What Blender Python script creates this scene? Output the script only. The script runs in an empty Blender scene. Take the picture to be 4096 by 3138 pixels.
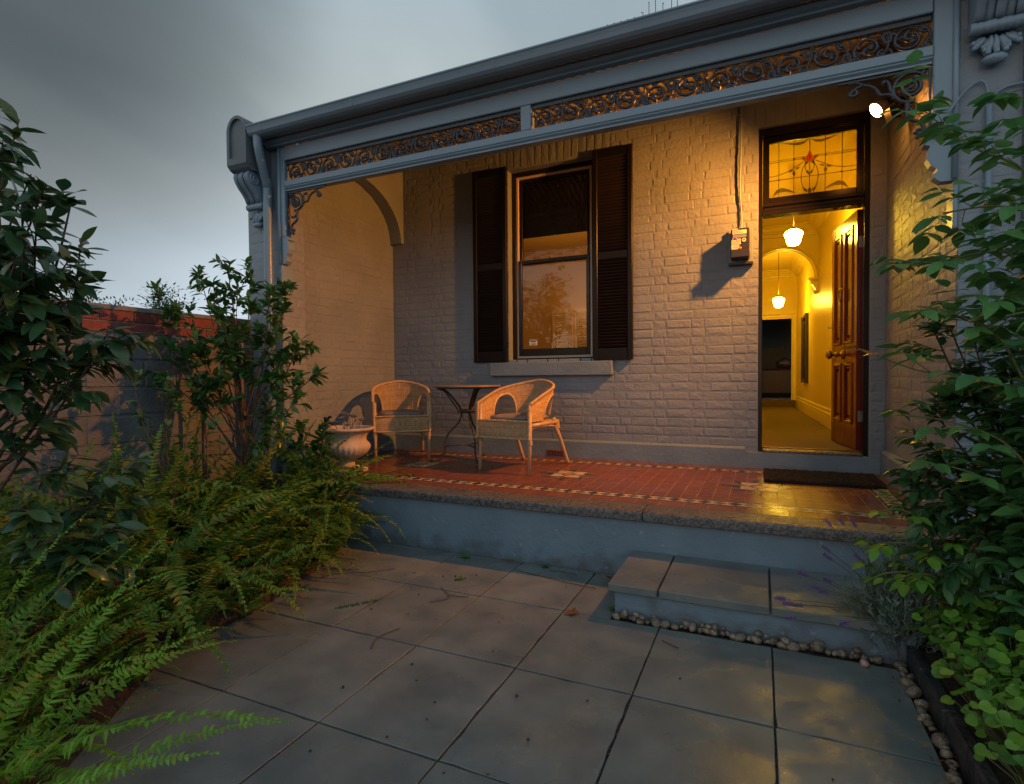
import bpy, math, random
from mathutils import Vector, Matrix, Euler, noise as mnoise
PI = math.pi
R = math.radians
SC = bpy.context.scene
COL = SC.collection
rnd = random.Random(7)

# ---------------------------------------------------------------- camera, sky, light, exposure
EYE = Vector((0, 0, 1.233))
def camera_axes(yaw, pitch, roll):
    fwd = Vector((-math.sin(yaw) * math.cos(pitch), math.cos(yaw) * math.cos(pitch), math.sin(pitch)))
    r = Vector((math.cos(yaw), math.sin(yaw), 0)); u = r.cross(fwd)
    r2 = math.cos(roll) * r + math.sin(roll) * u
    return r2, r2.cross(fwd), fwd
cr, cu, cf = camera_axes(R(24.336), R(-1.453), R(-0.487))
cam = bpy.data.objects.new('camera', bpy.data.cameras.new('camera'))
COL.objects.link(cam)
cam.matrix_world = Matrix(((cr.x, cu.x, -cf.x, EYE.x), (cr.y, cu.y, -cf.y, EYE.y), (cr.z, cu.z, -cf.z, EYE.z), (0, 0, 0, 1)))
cam.data.sensor_width = 36; cam.data.lens = 36 * 2209.4 / 4096
cam.data.clip_start = 0.03; cam.data.clip_end = 500
SC.camera = cam
SC.view_settings.view_transform = 'Standard'; SC.view_settings.look = 'None'
SC.view_settings.exposure = 0.0; SC.view_settings.gamma = 1.0
SC.render.engine = 'CYCLES'
SC.cycles.use_denoising = True
SC.cycles.max_bounces = 10; SC.cycles.diffuse_bounces = 4; SC.cycles.glossy_bounces = 4
SC.cycles.transparent_max_bounces = 16; SC.cycles.transmission_bounces = 8
SC.cycles.sample_clamp_indirect = 4.0
SC.cycles.caustics_reflective = False; SC.cycles.caustics_refractive = False

SUN_EL, SUN_AZ = R(3), R(200)
world = bpy.data.worlds.new('World'); SC.world = world; world.use_nodes = True
nt = world.node_tree; nt.nodes.clear()
def N(t, kind, **kw):
    n = t.nodes.new(kind)
    for k, v in kw.items():
        if k in n.bl_rna.properties: setattr(n, k, v)
        else: n.inputs[k].default_value = v
    return n
def ramp(t, stops, interp='LINEAR'):
    n = t.nodes.new('ShaderNodeValToRGB'); n.color_ramp.interpolation = interp
    e = n.color_ramp.elements
    while len(e) < len(stops): e.new(0.5)
    for el, (p, c) in zip(e, stops):
        el.position = p; el.color = (c[0], c[1], c[2], 1) if len(c) == 3 else c
    return n
L = nt.links.new
sky = N(nt, 'ShaderNodeTexSky', sky_type='NISHITA', sun_disc=False, sun_elevation=SUN_EL, sun_rotation=SUN_AZ)
skys = N(nt, 'ShaderNodeVectorMath', operation='SCALE'); skys.inputs['Scale'].default_value = 0.05
L(sky.outputs[0], skys.inputs[0])
tc = N(nt, 'ShaderNodeTexCoord')
# long-exposure cloud: flattened cloud deck coordinates (direction / height) so that streaks stretch to the horizon
sep = N(nt, 'ShaderNodeSeparateXYZ'); L(tc.outputs['Generated'], sep.inputs[0])
zz = N(nt, 'ShaderNodeMath', operation='ADD'); zz.inputs[1].default_value = 0.35; L(sep.outputs['Z'], zz.inputs[0])
zc = N(nt, 'ShaderNodeMath', operation='MAXIMUM'); zc.inputs[1].default_value = 0.12; L(zz.outputs[0], zc.inputs[0])
dx = N(nt, 'ShaderNodeMath', operation='DIVIDE'); L(sep.outputs['X'], dx.inputs[0]); L(zc.outputs[0], dx.inputs[1])
dy = N(nt, 'ShaderNodeMath', operation='DIVIDE'); L(sep.outputs['Y'], dy.inputs[0]); L(zc.outputs[0], dy.inputs[1])
cv = N(nt, 'ShaderNodeCombineXYZ'); L(dx.outputs[0], cv.inputs[0]); L(dy.outputs[0], cv.inputs[1])
mp = N(nt, 'ShaderNodeMapping'); mp.inputs['Rotation'].default_value = (0, 0, R(35)); mp.inputs['Scale'].default_value = (1.0, 0.45, 1); mp.inputs['Location'].default_value = (0.3, 0.2, 0)
L(cv.outputs[0], mp.inputs['Vector'])
cn = N(nt, 'ShaderNodeTexNoise'); cn.inputs['Scale'].default_value = 1.9; cn.inputs['Detail'].default_value = 4.5; cn.inputs['Roughness'].default_value = 0.45
L(mp.outputs[0], cn.inputs['Vector'])
# the cloud is thin towards the horizon and thickens overhead
elev = ramp(nt, [(0.0, (0.52, 0.66, 0.83)), (0.16, (0.54, 0.63, 0.74)), (0.30, (0.52, 0.57, 0.60)), (0.44, (0.40, 0.455, 0.47)), (0.62, (0.38, 0.47, 0.53)), (1.0, (0.33, 0.42, 0.51))], 'EASE')
L(sep.outputs['Z'], elev.inputs[0])
cshade = ramp(nt, [(0.30, (0.66, 0.70, 0.72)), (0.45, (0.86, 0.88, 0.885)), (0.60, (1.08, 1.07, 1.05)), (0.72, (1.25, 1.23, 1.19))], 'EASE')
L(cn.outputs[0], cshade.inputs[0])
# clouds lose contrast near the horizon
hz = N(nt, 'ShaderNodeMapRange'); hz.inputs['From Min'].default_value = 0.08; hz.inputs['From Max'].default_value = 0.42
L(sep.outputs['Z'], hz.inputs['Value'])
cm = N(nt, 'ShaderNodeMix', data_type='RGBA'); L(hz.outputs[0], cm.inputs['Factor']); cm.inputs['A'].default_value = (1, 1, 1, 1); L(cshade.outputs[0], cm.inputs['B'])
ml = N(nt, 'ShaderNodeMix', data_type='RGBA', blend_type='MULTIPLY'); ml.inputs['Factor'].default_value = 1; L(elev.outputs[0], ml.inputs['A']); L(cm.outputs['Result'], ml.inputs['B'])
# a heavy cloud bank high on the left, a thin bright gap over the house
def toward(v, lo, hi, val):
    d = N(nt, 'ShaderNodeVectorMath', operation='DOT_PRODUCT'); L(tc.outputs['Generated'], d.inputs[0]); d.inputs[1].default_value = v
    m = N(nt, 'ShaderNodeMapRange', interpolation_type='SMOOTHSTEP'); m.inputs['From Min'].default_value = lo; m.inputs['From Max'].default_value = hi; m.inputs['To Min'].default_value = 1.0; m.inputs['To Max'].default_value = val
    L(d.outputs['Value'], m.inputs['Value']); return m.outputs[0]
k1 = toward((-0.84, 0.28, 0.47), 0.88, 1.0, 0.24); k2 = toward((-0.25, 0.75, 0.60), 0.84, 1.0, 0.92)
km = N(nt, 'ShaderNodeMath', operation='MULTIPLY'); L(k1, km.inputs[0]); L(k2, km.inputs[1])
ks = N(nt, 'ShaderNodeVectorMath', operation='SCALE'); L(ml.outputs['Result'], ks.inputs[0]); L(km.outputs[0], ks.inputs['Scale'])
ad = N(nt, 'ShaderNodeVectorMath', operation='ADD'); L(ks.outputs[0], ad.inputs[0]); L(skys.outputs[0], ad.inputs[1])
bg = N(nt, 'ShaderNodeBackground'); bg.inputs['Strength'].default_value = 1.0
L(ad.outputs[0], bg.inputs['Color'])
wo = N(nt, 'ShaderNodeOutputWorld'); L(bg.outputs[0], wo.inputs['Surface'])

sun = bpy.data.objects.new('sun', bpy.data.lights.new('sun', 'SUN')); COL.objects.link(sun)
sun.data.energy = 0.03; sun.data.angle = R(60); sun.data.color = (0.8, 0.9, 1.0)
sd = Vector((math.sin(SUN_AZ) * math.cos(R(35)), math.cos(SUN_AZ) * math.cos(R(35)), math.sin(R(35))))
sun.rotation_euler = sd.to_track_quat('Z', 'Y').to_euler()

# ---------------------------------------------------------------- materials
def material(name, col, rough=0.6, col2=None, nscale=4.0, nlo=0.35, nhi=0.65, detail=4, bump=0.0, bscale=60.0, bump2=0.0, bscale2=8.0,
             metallic=0.0, spec=0.5, var=0.0, coat=0.0, emit=None, estr=0.0, stretch=None, wet=None, dist=0.004):
    m = bpy.data.materials.new(name); m.use_nodes = True
    t = m.node_tree; t.nodes.clear(); ln = t.links.new
    out = N(t, 'ShaderNodeOutputMaterial'); b = N(t, 'ShaderNodeBsdfPrincipled')
    ln(b.outputs[0], out.inputs[0])
    b.inputs['Roughness'].default_value = rough; b.inputs['Metallic'].default_value = metallic
    b.inputs['Specular IOR Level'].default_value = spec; b.inputs['Coat Weight'].default_value = coat
    g = N(t, 'ShaderNodeNewGeometry')
    vec = g.outputs['Position']
    if stretch:
        mpn = N(t, 'ShaderNodeMapping'); mpn.inputs['Scale'].default_value = stretch; ln(vec, mpn.inputs['Vector']); vec = mpn.outputs[0]
    src = None
    if col2 is not None:
        nz = N(t, 'ShaderNodeTexNoise'); nz.inputs['Scale'].default_value = nscale; nz.inputs['Detail'].default_value = detail
        ln(vec, nz.inputs['Vector'])
        rp = ramp(t, [(nlo, col), (nhi, col2)]); ln(nz.outputs[0], rp.inputs[0]); src = rp.outputs[0]
    if var > 0:
        oi = N(t, 'ShaderNodeObjectInfo'); ad = N(t, 'ShaderNodeMath', operation='ADD')
        ln(oi.outputs['Random'], ad.inputs[0]); ln(g.outputs['Random Per Island'], ad.inputs[1])
        fr = N(t, 'ShaderNodeMath', operation='FRACT'); ln(ad.outputs[0], fr.inputs[0])
        mr = N(t, 'ShaderNodeMapRange'); mr.inputs['To Min'].default_value = 1 - var; mr.inputs['To Max'].default_value = 1 + var; ln(fr.outputs[0], mr.inputs['Value'])
        hs = N(t, 'ShaderNodeHueSaturation'); ln(mr.outputs[0], hs.inputs['Value'])
        if src: ln(src, hs.inputs['Color'])
        else: hs.inputs['Color'].default_value = (*col, 1)
        src = hs.outputs[0]
    if src: ln(src, b.inputs['Base Color'])
    else: b.inputs['Base Color'].default_value = (*col, 1)
    if wet:
        wn = N(t, 'ShaderNodeTexNoise'); wn.inputs['Scale'].default_value = wet[0]; wn.inputs['Detail'].default_value = 5; ln(vec, wn.inputs['Vector'])
        wr = N(t, 'ShaderNodeMapRange'); wr.inputs['From Min'].default_value = wet[1]; wr.inputs['From Max'].default_value = wet[2]
        wr.inputs['To Min'].default_value = wet[3]; wr.inputs['To Max'].default_value = rough
        ln(wn.outputs[0], wr.inputs['Value']); ln(wr.outputs[0], b.inputs['Roughness'])
    if bump > 0 or bump2 > 0:
        h = None
        for s, sc_ in ((bump, bscale), (bump2, bscale2)):
            if s <= 0: continue
            nb = N(t, 'ShaderNodeTexNoise'); nb.inputs['Scale'].default_value = sc_; nb.inputs['Detail'].default_value = 4; ln(vec, nb.inputs['Vector'])
            mu = N(t, 'ShaderNodeMath', operation='MULTIPLY'); mu.inputs[1].default_value = s; ln(nb.outputs[0], mu.inputs[0])
            if h is None: h = mu.outputs[0]
            else:
                aa = N(t, 'ShaderNodeMath', operation='ADD'); ln(h, aa.inputs[0]); ln(mu.outputs[0], aa.inputs[1]); h = aa.outputs[0]
        bp = N(t, 'ShaderNodeBump'); bp.inputs['Strength'].default_value = 1.0; bp.inputs['Distance'].default_value = dist
        ln(h, bp.inputs['Height']); ln(bp.outputs[0], b.inputs['Normal'])
    if emit:
        b.inputs['Emission Color'].default_value = (*emit, 1); b.inputs['Emission Strength'].default_value = estr
    return m

def leaf_material(name, cols, rough=0.35, trans=0.35, spec=0.5):
    """Leaf: colour picked per leaf from a ramp, part of the light passes through."""
    m = bpy.data.materials.new(name); m.use_nodes = True
    t = m.node_tree; t.nodes.clear(); ln = t.links.new
    out = N(t, 'ShaderNodeOutputMaterial'); b = N(t, 'ShaderNodeBsdfPrincipled'); tr = N(t, 'ShaderNodeBsdfTranslucent'); mx = N(t, 'ShaderNodeMixShader')
    g = N(t, 'ShaderNodeNewGeometry'); oi = N(t, 'ShaderNodeObjectInfo')
    ad = N(t, 'ShaderNodeMath', operation='ADD'); fr = N(t, 'ShaderNodeMath', operation='FRACT')
    ln(oi.outputs['Random'], ad.inputs[0]); ln(g.outputs['Random Per Island'], ad.inputs[1]); ln(ad.outputs[0], fr.inputs[0])
    n = len(cols); rp = ramp(t, [(i / max(1, n - 1), c) for i, c in enumerate(cols)]); ln(fr.outputs[0], rp.inputs[0])
    nz = N(t, 'ShaderNodeTexNoise'); nz.inputs['Scale'].default_value = 35; ln(g.outputs['Position'], nz.inputs['Vector'])
    mr = N(t, 'ShaderNodeMapRange'); mr.inputs['To Min'].default_value = 0.7; mr.inputs['To Max'].default_value = 1.3; ln(nz.outputs[0], mr.inputs['Value'])
    hs = N(t, 'ShaderNodeHueSaturation'); ln(mr.outputs[0], hs.inputs['Value']); ln(rp.outputs[0], hs.inputs['Color'])
    # brown blotches and spent tips
    bn = N(t, 'ShaderNodeTexNoise'); bn.inputs['Scale'].default_value = 22; bn.inputs['Detail'].default_value = 3; ln(g.outputs['Position'], bn.inputs['Vector'])
    bm_ = N(t, 'ShaderNodeMapRange'); bm_.inputs['From Min'].default_value = 0.64; bm_.inputs['From Max'].default_value = 0.74; bm_.inputs['To Max'].default_value = 0.6; ln(bn.outputs[0], bm_.inputs['Value'])
    bx_ = N(t, 'ShaderNodeMix', data_type='RGBA'); ln(bm_.outputs[0], bx_.inputs['Factor']); ln(hs.outputs[0], bx_.inputs['A']); bx_.inputs['B'].default_value = (0.13, 0.085, 0.03, 1)
    ln(bx_.outputs['Result'], b.inputs['Base Color']); b.inputs['Roughness'].default_value = rough; b.inputs['Specular IOR Level'].default_value = spec
    ln(bx_.outputs['Result'], tr.inputs['Color']); mx.inputs[0].default_value = trans
    ln(b.outputs[0], mx.inputs[1]); ln(tr.outputs[0], mx.inputs[2]); ln(mx.outputs[0], out.inputs[0])
    return m

def pane_material(name, tint=(1, 1, 1), ior=1.5, rough=0.0, wav=0.0, boost=1.0):
    m = bpy.data.materials.new(name); m.use_nodes = True
    t = m.node_tree; t.nodes.clear(); ln = t.links.new
    out = N(t, 'ShaderNodeOutputMaterial'); tr = N(t, 'ShaderNodeBsdfTransparent'); gl = N(t, 'ShaderNodeBsdfGlossy'); mx = N(t, 'ShaderNodeMixShader'); fr = N(t, 'ShaderNodeFresnel')
    tr.inputs['Color'].default_value = (*tint, 1); gl.inputs['Roughness'].default_value = rough; fr.inputs['IOR'].default_value = ior
    mu = N(t, 'ShaderNodeMath', operation='MULTIPLY'); mu.inputs[1].default_value = boost; ln(fr.outputs[0], mu.inputs[0])
    if wav > 0:
        nz = N(t, 'ShaderNodeTexNoise'); nz.inputs['Scale'].default_value = 12; bp = N(t, 'ShaderNodeBump'); bp.inputs['Strength'].default_value = wav; bp.inputs['Distance'].default_value = 0.01
        g = N(t, 'ShaderNodeNewGeometry'); ln(g.outputs['Position'], nz.inputs['Vector']); ln(nz.outputs[0], bp.inputs['Height']); ln(bp.outputs[0], gl.inputs['Normal'])
    ln(mu.outputs[0], mx.inputs[0]); ln(tr.outputs[0], mx.inputs[1]); ln(gl.outputs[0], mx.inputs[2]); ln(mx.outputs[0], out.inputs[0])
    return m

def leadlight_material(name, tint, rough=0.12, bscale=70):
    m = bpy.data.materials.new(name); m.use_nodes = True
    t = m.node_tree; t.nodes.clear(); ln = t.links.new
    out = N(t, 'ShaderNodeOutputMaterial'); b = N(t, 'ShaderNodeBsdfPrincipled')
    b.inputs['Base Color'].default_value = (*tint, 1); b.inputs['Transmission Weight'].default_value = 0.9
    b.inputs['Roughness'].default_value = rough; b.inputs['IOR'].default_value = 1.12
    g = N(t, 'ShaderNodeNewGeometry'); nz = N(t, 'ShaderNodeTexNoise'); nz.inputs['Scale'].default_value = bscale; ln(g.outputs['Position'], nz.inputs['Vector'])
    bp = N(t, 'ShaderNodeBump'); bp.inputs['Strength'].default_value = 0.8; bp.inputs['Distance'].default_value = 0.006; ln(nz.outputs[0], bp.inputs['Height']); ln(bp.outputs[0], b.inputs['Normal'])
    ln(b.outputs[0], out.inputs[0])
    return m

GREY = (0.18, 0.26, 0.33)
M = {}
M['paint'] = material('house_paint', GREY, 0.42, (0.20, 0.285, 0.355), 2.5, bump=0.35, bscale=150, bump2=1.2, bscale2=24, dist=0.0035)
M['paint_wall'] = material('wall_paint', (0.185, 0.23, 0.275), 0.48, (0.225, 0.275, 0.32), 2.2, bump=0.5, bscale=140, bump2=1.4, bscale2=34, dist=0.0035)
M['paint_timber'] = material('timber_paint', GREY, 0.38, (0.205, 0.295, 0.365), 3, bump=0.25, bscale=90, bump2=0.3, bscale2=15, dist=0.003, stretch=(0.25, 1, 1))
M['render'] = material('rendered_paint', (0.135, 0.205, 0.27), 0.5, (0.18, 0.265, 0.34), 3.5, 0.3, 0.7, detail=8, bump=0.7, bscale=170, bump2=1.2, bscale2=30, dist=0.004)
M['dark_paint'] = material('dark_stone_paint', (0.105, 0.135, 0.155), 0.6, (0.13, 0.165, 0.185), 5, bump=0.8, bscale=80, dist=0.004)
M['gutter'] = material('gutter_paint', (0.145, 0.225, 0.29), 0.30, (0.17, 0.25, 0.315), 2, bump=0.05, bscale=60)
M['lace'] = material('cast_iron_paint', (0.024, 0.032, 0.046), 0.34, (0.036, 0.046, 0.064), 40, bump=0.8, bscale=140, dist=0.003, spec=0.6)
M['black'] = material('black_gloss_paint', (0.012, 0.011, 0.012), 0.20, (0.015, 0.013, 0.013), 8, bump=0.18, bscale=70, dist=0.002, spec=0.28, stretch=(1, 1, 0.3))
M['shutter'] = material('shutter_black_paint', (0.008, 0.008, 0.010), 0.34, bump=0.2, bscale=70, dist=0.002, spec=0.16, stretch=(1, 1, 0.3))
M['slat'] = material('shutter_slat_paint', (0.011, 0.008, 0.007), 0.5, var=0.25, bump=0.2, bscale=60, stretch=(0.2, 1, 1))
M['cream'] = material('cream_paint', (0.60, 0.52, 0.42), 0.5)
M['door'] = material('door_red_paint', (0.10, 0.013, 0.012), 0.17, (0.13, 0.018, 0.014), 6, bump=0.2, bscale=80, dist=0.002, spec=0.6, stretch=(1, 1, 0.2))
M['brass'] = material('aged_brass', (0.32, 0.20, 0.09), 0.32, (0.18, 0.11, 0.05), 40, metallic=0.9)
M['steel'] = material('dull_steel', (0.35, 0.35, 0.35), 0.4, metallic=0.8)
M['roof'] = material('corrugated_sheet_paint', (0.30, 0.27, 0.23), 0.4, (0.26, 0.23, 0.19), 3, bump=0.1, bscale=60)
M['tile_red'] = material('red_tile', (0.135, 0.046, 0.028), 0.36, (0.168, 0.058, 0.034), 9, var=0.13, bump=0.12, bscale=40, dist=0.002, wet=(3.2, 0.40, 0.62, 0.20))
M['tile_black'] = material('black_tile', (0.03, 0.024, 0.024), 0.32, var=0.15, wet=(3.2, 0.40, 0.62, 0.20))
M['tile_olive'] = material('olive_tile', (0.115, 0.115, 0.075), 0.33, var=0.12, wet=(3.2, 0.40, 0.62, 0.20))
M['tile_cream'] = material('cream_tile', (0.42, 0.35, 0.24), 0.33, var=0.08, wet=(3.2, 0.40, 0.62, 0.20))
M['grout'] = material('tile_grout', (0.30, 0.20, 0.16), 0.8)
M['bluestone'] = material('bluestone', (0.045, 0.046, 0.048), 0.5, (0.145, 0.14, 0.135), 70, 0.40, 0.60, bump=1.0, bscale=120, dist=0.004, wet=(5, 0.42, 0.60, 0.14))
M['slab'] = material('paving_slab', (0.092, 0.116, 0.117), 0.46, (0.172, 0.196, 0.19), 4.5, 0.28, 0.72, detail=10, var=0.07, bump=0.5, bscale=260, bump2=0.3, bscale2=40, dist=0.0016, wet=(3.1, 0.40, 0.54, 0.08))
M['joint'] = material('paving_joint', (0.022, 0.019, 0.014), 0.95, (0.05, 0.04, 0.028), 30, bump=1, bscale=90)
M['soil'] = material('garden_soil', (0.022, 0.015, 0.010), 0.95, (0.05, 0.032, 0.02), 25, bump=1.5, bscale=45, dist=0.02)
M['brick_red'] = material('red_brick', (0.15, 0.036, 0.032), 0.75, (0.21, 0.055, 0.045), 22, var=0.22, bump=1, bscale=90, dist=0.003)
M['mortar'] = material('mortar', (0.17, 0.16, 0.15), 0.9, (0.22, 0.21, 0.19), 30, bump=0.8, bscale=80)
M['fence_grey'] = material('grey_fence_paint', (0.10, 0.115, 0.13), 0.6, (0.14, 0.155, 0.165), 5, bump=0.8, bscale=70, bump2=1.2, bscale2=14, dist=0.006)
M['hall'] = material('hall_wall_paint', (0.85, 0.69, 0.13), 0.30, (0.83, 0.67, 0.12), 3, bump=0.3, bscale=40, dist=0.002)
M['hall_trim'] = material('hall_trim_paint', (0.86, 0.72, 0.18), 0.3)
M['carpet'] = material('hall_carpet', (0.12, 0.092, 0.055), 0.95, (0.155, 0.12, 0.07), 120, bump=1.0, bscale=300, dist=0.004)
M['room'] = material('room_wall_paint', (0.55, 0.40, 0.17), 0.6)
M['blind'] = material('blind_cloth', (0.055, 0.045, 0.035), 0.85, (0.075, 0.06, 0.045), 12, stretch=(0.2, 1, 3))
M['dark_room'] = material('dim_room_paint', (0.20, 0.24, 0.27), 0.7)
M['opal'] = material('opal_glass', (0.9, 0.85, 0.75), 0.3, emit=(1.0, 0.60, 0.045), estr=108.0)
M['bulb'] = material('lamp_face', (0.9, 0.9, 0.85), 0.2, emit=(1.0, 0.62, 0.28), estr=40.0)
M['plastic_black'] = material('black_plastic', (0.02, 0.02, 0.022), 0.35)
M['plastic_blue'] = material('blue_plastic', (0.02, 0.10, 0.55), 0.35)
M['plastic_white'] = material('white_label', (0.62, 0.60, 0.55), 0.5)
M['lcd'] = material('meter_display', (0.16, 0.22, 0.27), 0.2)
M['led'] = material('meter_light', (0.6, 0.02, 0.05), 0.3, emit=(1.0, 0.08, 0.12), estr=4.0)
M['seal'] = material('orange_seal', (0.75, 0.24, 0.03), 0.3)
M['wicker'] = material('wicker', (0.44, 0.30, 0.15), 0.55, (0.54, 0.39, 0.22), 30, var=0.22, bump=0.5, bscale=300, dist=0.001)
M['rattan'] = material('rattan_pole', (0.44, 0.31, 0.18), 0.42, (0.52, 0.39, 0.24), 14, var=0.10, bump=0.3, bscale=90, dist=0.002, stretch=(1, 1, 0.3))
M['cushion'] = material('cushion_cloth', (0.19, 0.155, 0.135), 0.75, (0.23, 0.19, 0.165), 12, bump=0.6, bscale=500, bump2=1.2, bscale2=14, dist=0.004)
M['iron'] = material('wrought_iron', (0.022, 0.020, 0.018), 0.42, (0.045, 0.035, 0.026), 25, bump=0.5, bscale=120, dist=0.002)
M['table_top'] = material('table_top_wood', (0.20, 0.14, 0.08), 0.45, (0.26, 0.18, 0.10), 12)
M['urn'] = material('cast_stone', (0.48, 0.40, 0.31), 0.75, (0.34, 0.27, 0.20), 9, 0.45, 0.7, bump=0.7, bscale=110, dist=0.004)
M['mat'] = material('coir_mat', (0.014, 0.011, 0.009), 0.95, (0.04, 0.028, 0.02), 160, 0.45, 0.7, bump=2.0, bscale=260, dist=0.012)
M['pebble'] = material('pebble', (0.13, 0.10, 0.068), 0.45, (0.26, 0.215, 0.16), 130, 0.40, 0.6, var=0.35, bump=0.3, bscale=140, dist=0.002)
M['bark'] = material('bark', (0.075, 0.045, 0.030), 0.85, (0.12, 0.075, 0.05), 40, bump=1, bscale=90)
M['cane'] = material('green_cane', (0.10, 0.15, 0.04), 0.5, (0.14, 0.12, 0.05), 20)
M['leaf_camellia_bush'] = leaf_material('camellia_bush_leaf', [(0.03, 0.10, 0.04), (0.05, 0.15, 0.05), (0.07, 0.19, 0.055), (0.04, 0.12, 0.05), (0.09, 0.20, 0.05)], 0.3, 0.25)
M['leaf_camellia'] = leaf_material('camellia_leaf', [(0.028, 0.082, 0.036), (0.042, 0.115, 0.045), (0.05, 0.135, 0.05), (0.036, 0.10, 0.05), (0.07, 0.145, 0.045), (0.13, 0.14, 0.03)], 0.28, 0.22)
M['leaf_shrub'] = leaf_material('shrub_leaf', [(0.042, 0.125, 0.032), (0.06, 0.165, 0.04), (0.08, 0.20, 0.045), (0.05, 0.14, 0.036)], 0.30, 0.28)
M['leaf_rose'] = leaf_material('rose_leaf', [(0.09, 0.25, 0.085), (0.12, 0.33, 0.10), (0.15, 0.38, 0.11), (0.10, 0.28, 0.115), (0.06, 0.18, 0.04), (0.09, 0.20, 0.05)], 0.40, 0.38)
M['leaf_new'] = leaf_material('young_rose_leaf', [(0.20, 0.045, 0.035), (0.22, 0.09, 0.04), (0.16, 0.15, 0.05)], 0.4, 0.4)
M['leaf_fern'] = leaf_material('fern_frond', [(0.055, 0.15, 0.014), (0.085, 0.21, 0.016), (0.12, 0.26, 0.02), (0.07, 0.17, 0.014), (0.16, 0.27, 0.025), (0.20, 0.17, 0.025)], 0.45, 0.35)
M['leaf_fern_pale'] = leaf_material('pale_fern_frond', [(0.12, 0.30, 0.02), (0.18, 0.40, 0.03), (0.24, 0.46, 0.04), (0.15, 0.33, 0.025), (0.30, 0.28, 0.04)], 0.4, 0.4)
M['leaf_dry'] = leaf_material('dry_leaf', [(0.13, 0.06, 0.02), (0.20, 0.10, 0.03), (0.09, 0.045, 0.02), (0.24, 0.14, 0.05)], 0.7, 0.15)
M['leaf_violet'] = leaf_material('violet_leaf', [(0.10, 0.27, 0.028), (0.15, 0.35, 0.04), (0.22, 0.41, 0.06), (0.12, 0.30, 0.03), (0.07, 0.19, 0.035)], 0.45, 0.35)
M['leaf_lavender'] = leaf_material('lavender_leaf', [(0.17, 0.25, 0.21), (0.21, 0.29, 0.24), (0.14, 0.21, 0.17)], 0.7, 0.15)
M['flower'] = leaf_material('lavender_flower', [(0.16, 0.09, 0.36), (0.22, 0.13, 0.45), (0.12, 0.08, 0.22)], 0.7, 0.2)
M['leaf_succulent'] = leaf_material('succulent_leaf', [(0.34, 0.31, 0.33), (0.42, 0.35, 0.36), (0.32, 0.34, 0.32)], 0.6, 0.08)
M['leaf_far'] = leaf_material('far_tree_leaf', [(0.020, 0.055, 0.020), (0.035, 0.085, 0.03), (0.05, 0.11, 0.035)], 0.5, 0.2)
M['leaf_fresh'] = leaf_material('fresh_leaf', [(0.05, 0.17, 0.02), (0.07, 0.22, 0.03), (0.03, 0.12, 0.03)], 0.5, 0.3)
M['hose'] = material('garden_hose', (0.02, 0.07, 0.035), 0.4)
M['leather'] = material('sofa_leather', (0.035, 0.012, 0.008), 0.4, bump=0.3, bscale=40)
M['frame_dark'] = material('dark_frame_wood', (0.03, 0.02, 0.012), 0.4)
M['mirror'] = material('mirror_glass', (0.09, 0.085, 0.07), 0.22, metallic=1.0)
M['edging'] = material('slate_edging', (0.020, 0.021, 0.023), 0.35, (0.05, 0.05, 0.052), 14, bump=1.2, bscale=40, dist=0.008)
M['pipe_cream'] = material('cream_pipe_paint', (0.50, 0.48, 0.42), 0.45)
M['glass'] = pane_material('window_glass', (0.96, 0.96, 0.94), 1.5, 0.0, 0.05, 0.75)
M['lead_glass'] = leadlight_material('yellow_cathedral_glass', (0.62, 0.50, 0.13), 0.10, 80)
M['lead_red'] = leadlight_material('red_glass', (0.85, 0.02, 0.01), 0.1, 80)
M['lead_green'] = leadlight_material('green_glass', (0.16, 0.17, 0.04), 0.1, 80)
M['lead'] = material('lead_came', (0.05, 0.045, 0.04), 0.5, metallic=0.3)

def splash_dirt(m):
    """mud splashes and flaking along the foot of the painted render: a ragged stain of its own shape"""
    t = m.node_tree; ln = t.links.new; b = [n for n in t.nodes if n.type == 'BSDF_PRINCIPLED'][0]
    src = b.inputs['Base Color'].links[0].from_socket
    g = N(t, 'ShaderNodeNewGeometry'); sp_ = N(t, 'ShaderNodeSeparateXYZ'); ln(g.outputs['Position'], sp_.inputs[0])
    nz = N(t, 'ShaderNodeTexNoise'); nz.inputs['Scale'].default_value = 9; nz.inputs['Detail'].default_value = 9; ln(g.outputs['Position'], nz.inputs['Vector'])
    mu = N(t, 'ShaderNodeMath', operation='MULTIPLY_ADD'); mu.inputs[1].default_value = -0.42; ln(nz.outputs[0], mu.inputs[0]); ln(sp_.outputs['Z'], mu.inputs[2])
    mr = N(t, 'ShaderNodeMapRange'); mr.inputs['From Min'].default_value = -0.22; mr.inputs['From Max'].default_value = -0.10; mr.inputs['To Min'].default_value = 0.6; mr.inputs['To Max'].default_value = 0.0; ln(mu.outputs[0], mr.inputs['Value'])
    mx = N(t, 'ShaderNodeMix', data_type='RGBA'); ln(mr.outputs[0], mx.inputs['Factor']); ln(src, mx.inputs['A']); mx.inputs['B'].default_value = (0.075, 0.065, 0.05, 1)
    n2 = N(t, 'ShaderNodeTexNoise'); n2.inputs['Scale'].default_value = 16; n2.inputs['Detail'].default_value = 10; ln(g.outputs['Position'], n2.inputs['Vector'])
    r2 = N(t, 'ShaderNodeMapRange'); r2.inputs['From Min'].default_value = 0.66; r2.inputs['From Max'].default_value = 0.70; r2.inputs['To Max'].default_value = 0.5; ln(n2.outputs[0], r2.inputs['Value'])
    m2 = N(t, 'ShaderNodeMix', data_type='RGBA'); ln(r2.outputs[0], m2.inputs['Factor']); ln(mx.outputs['Result'], m2.inputs['A']); m2.inputs['B'].default_value = (0.33, 0.40, 0.44, 1)
    ln(m2.outputs['Result'], b.inputs['Base Color'])
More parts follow.
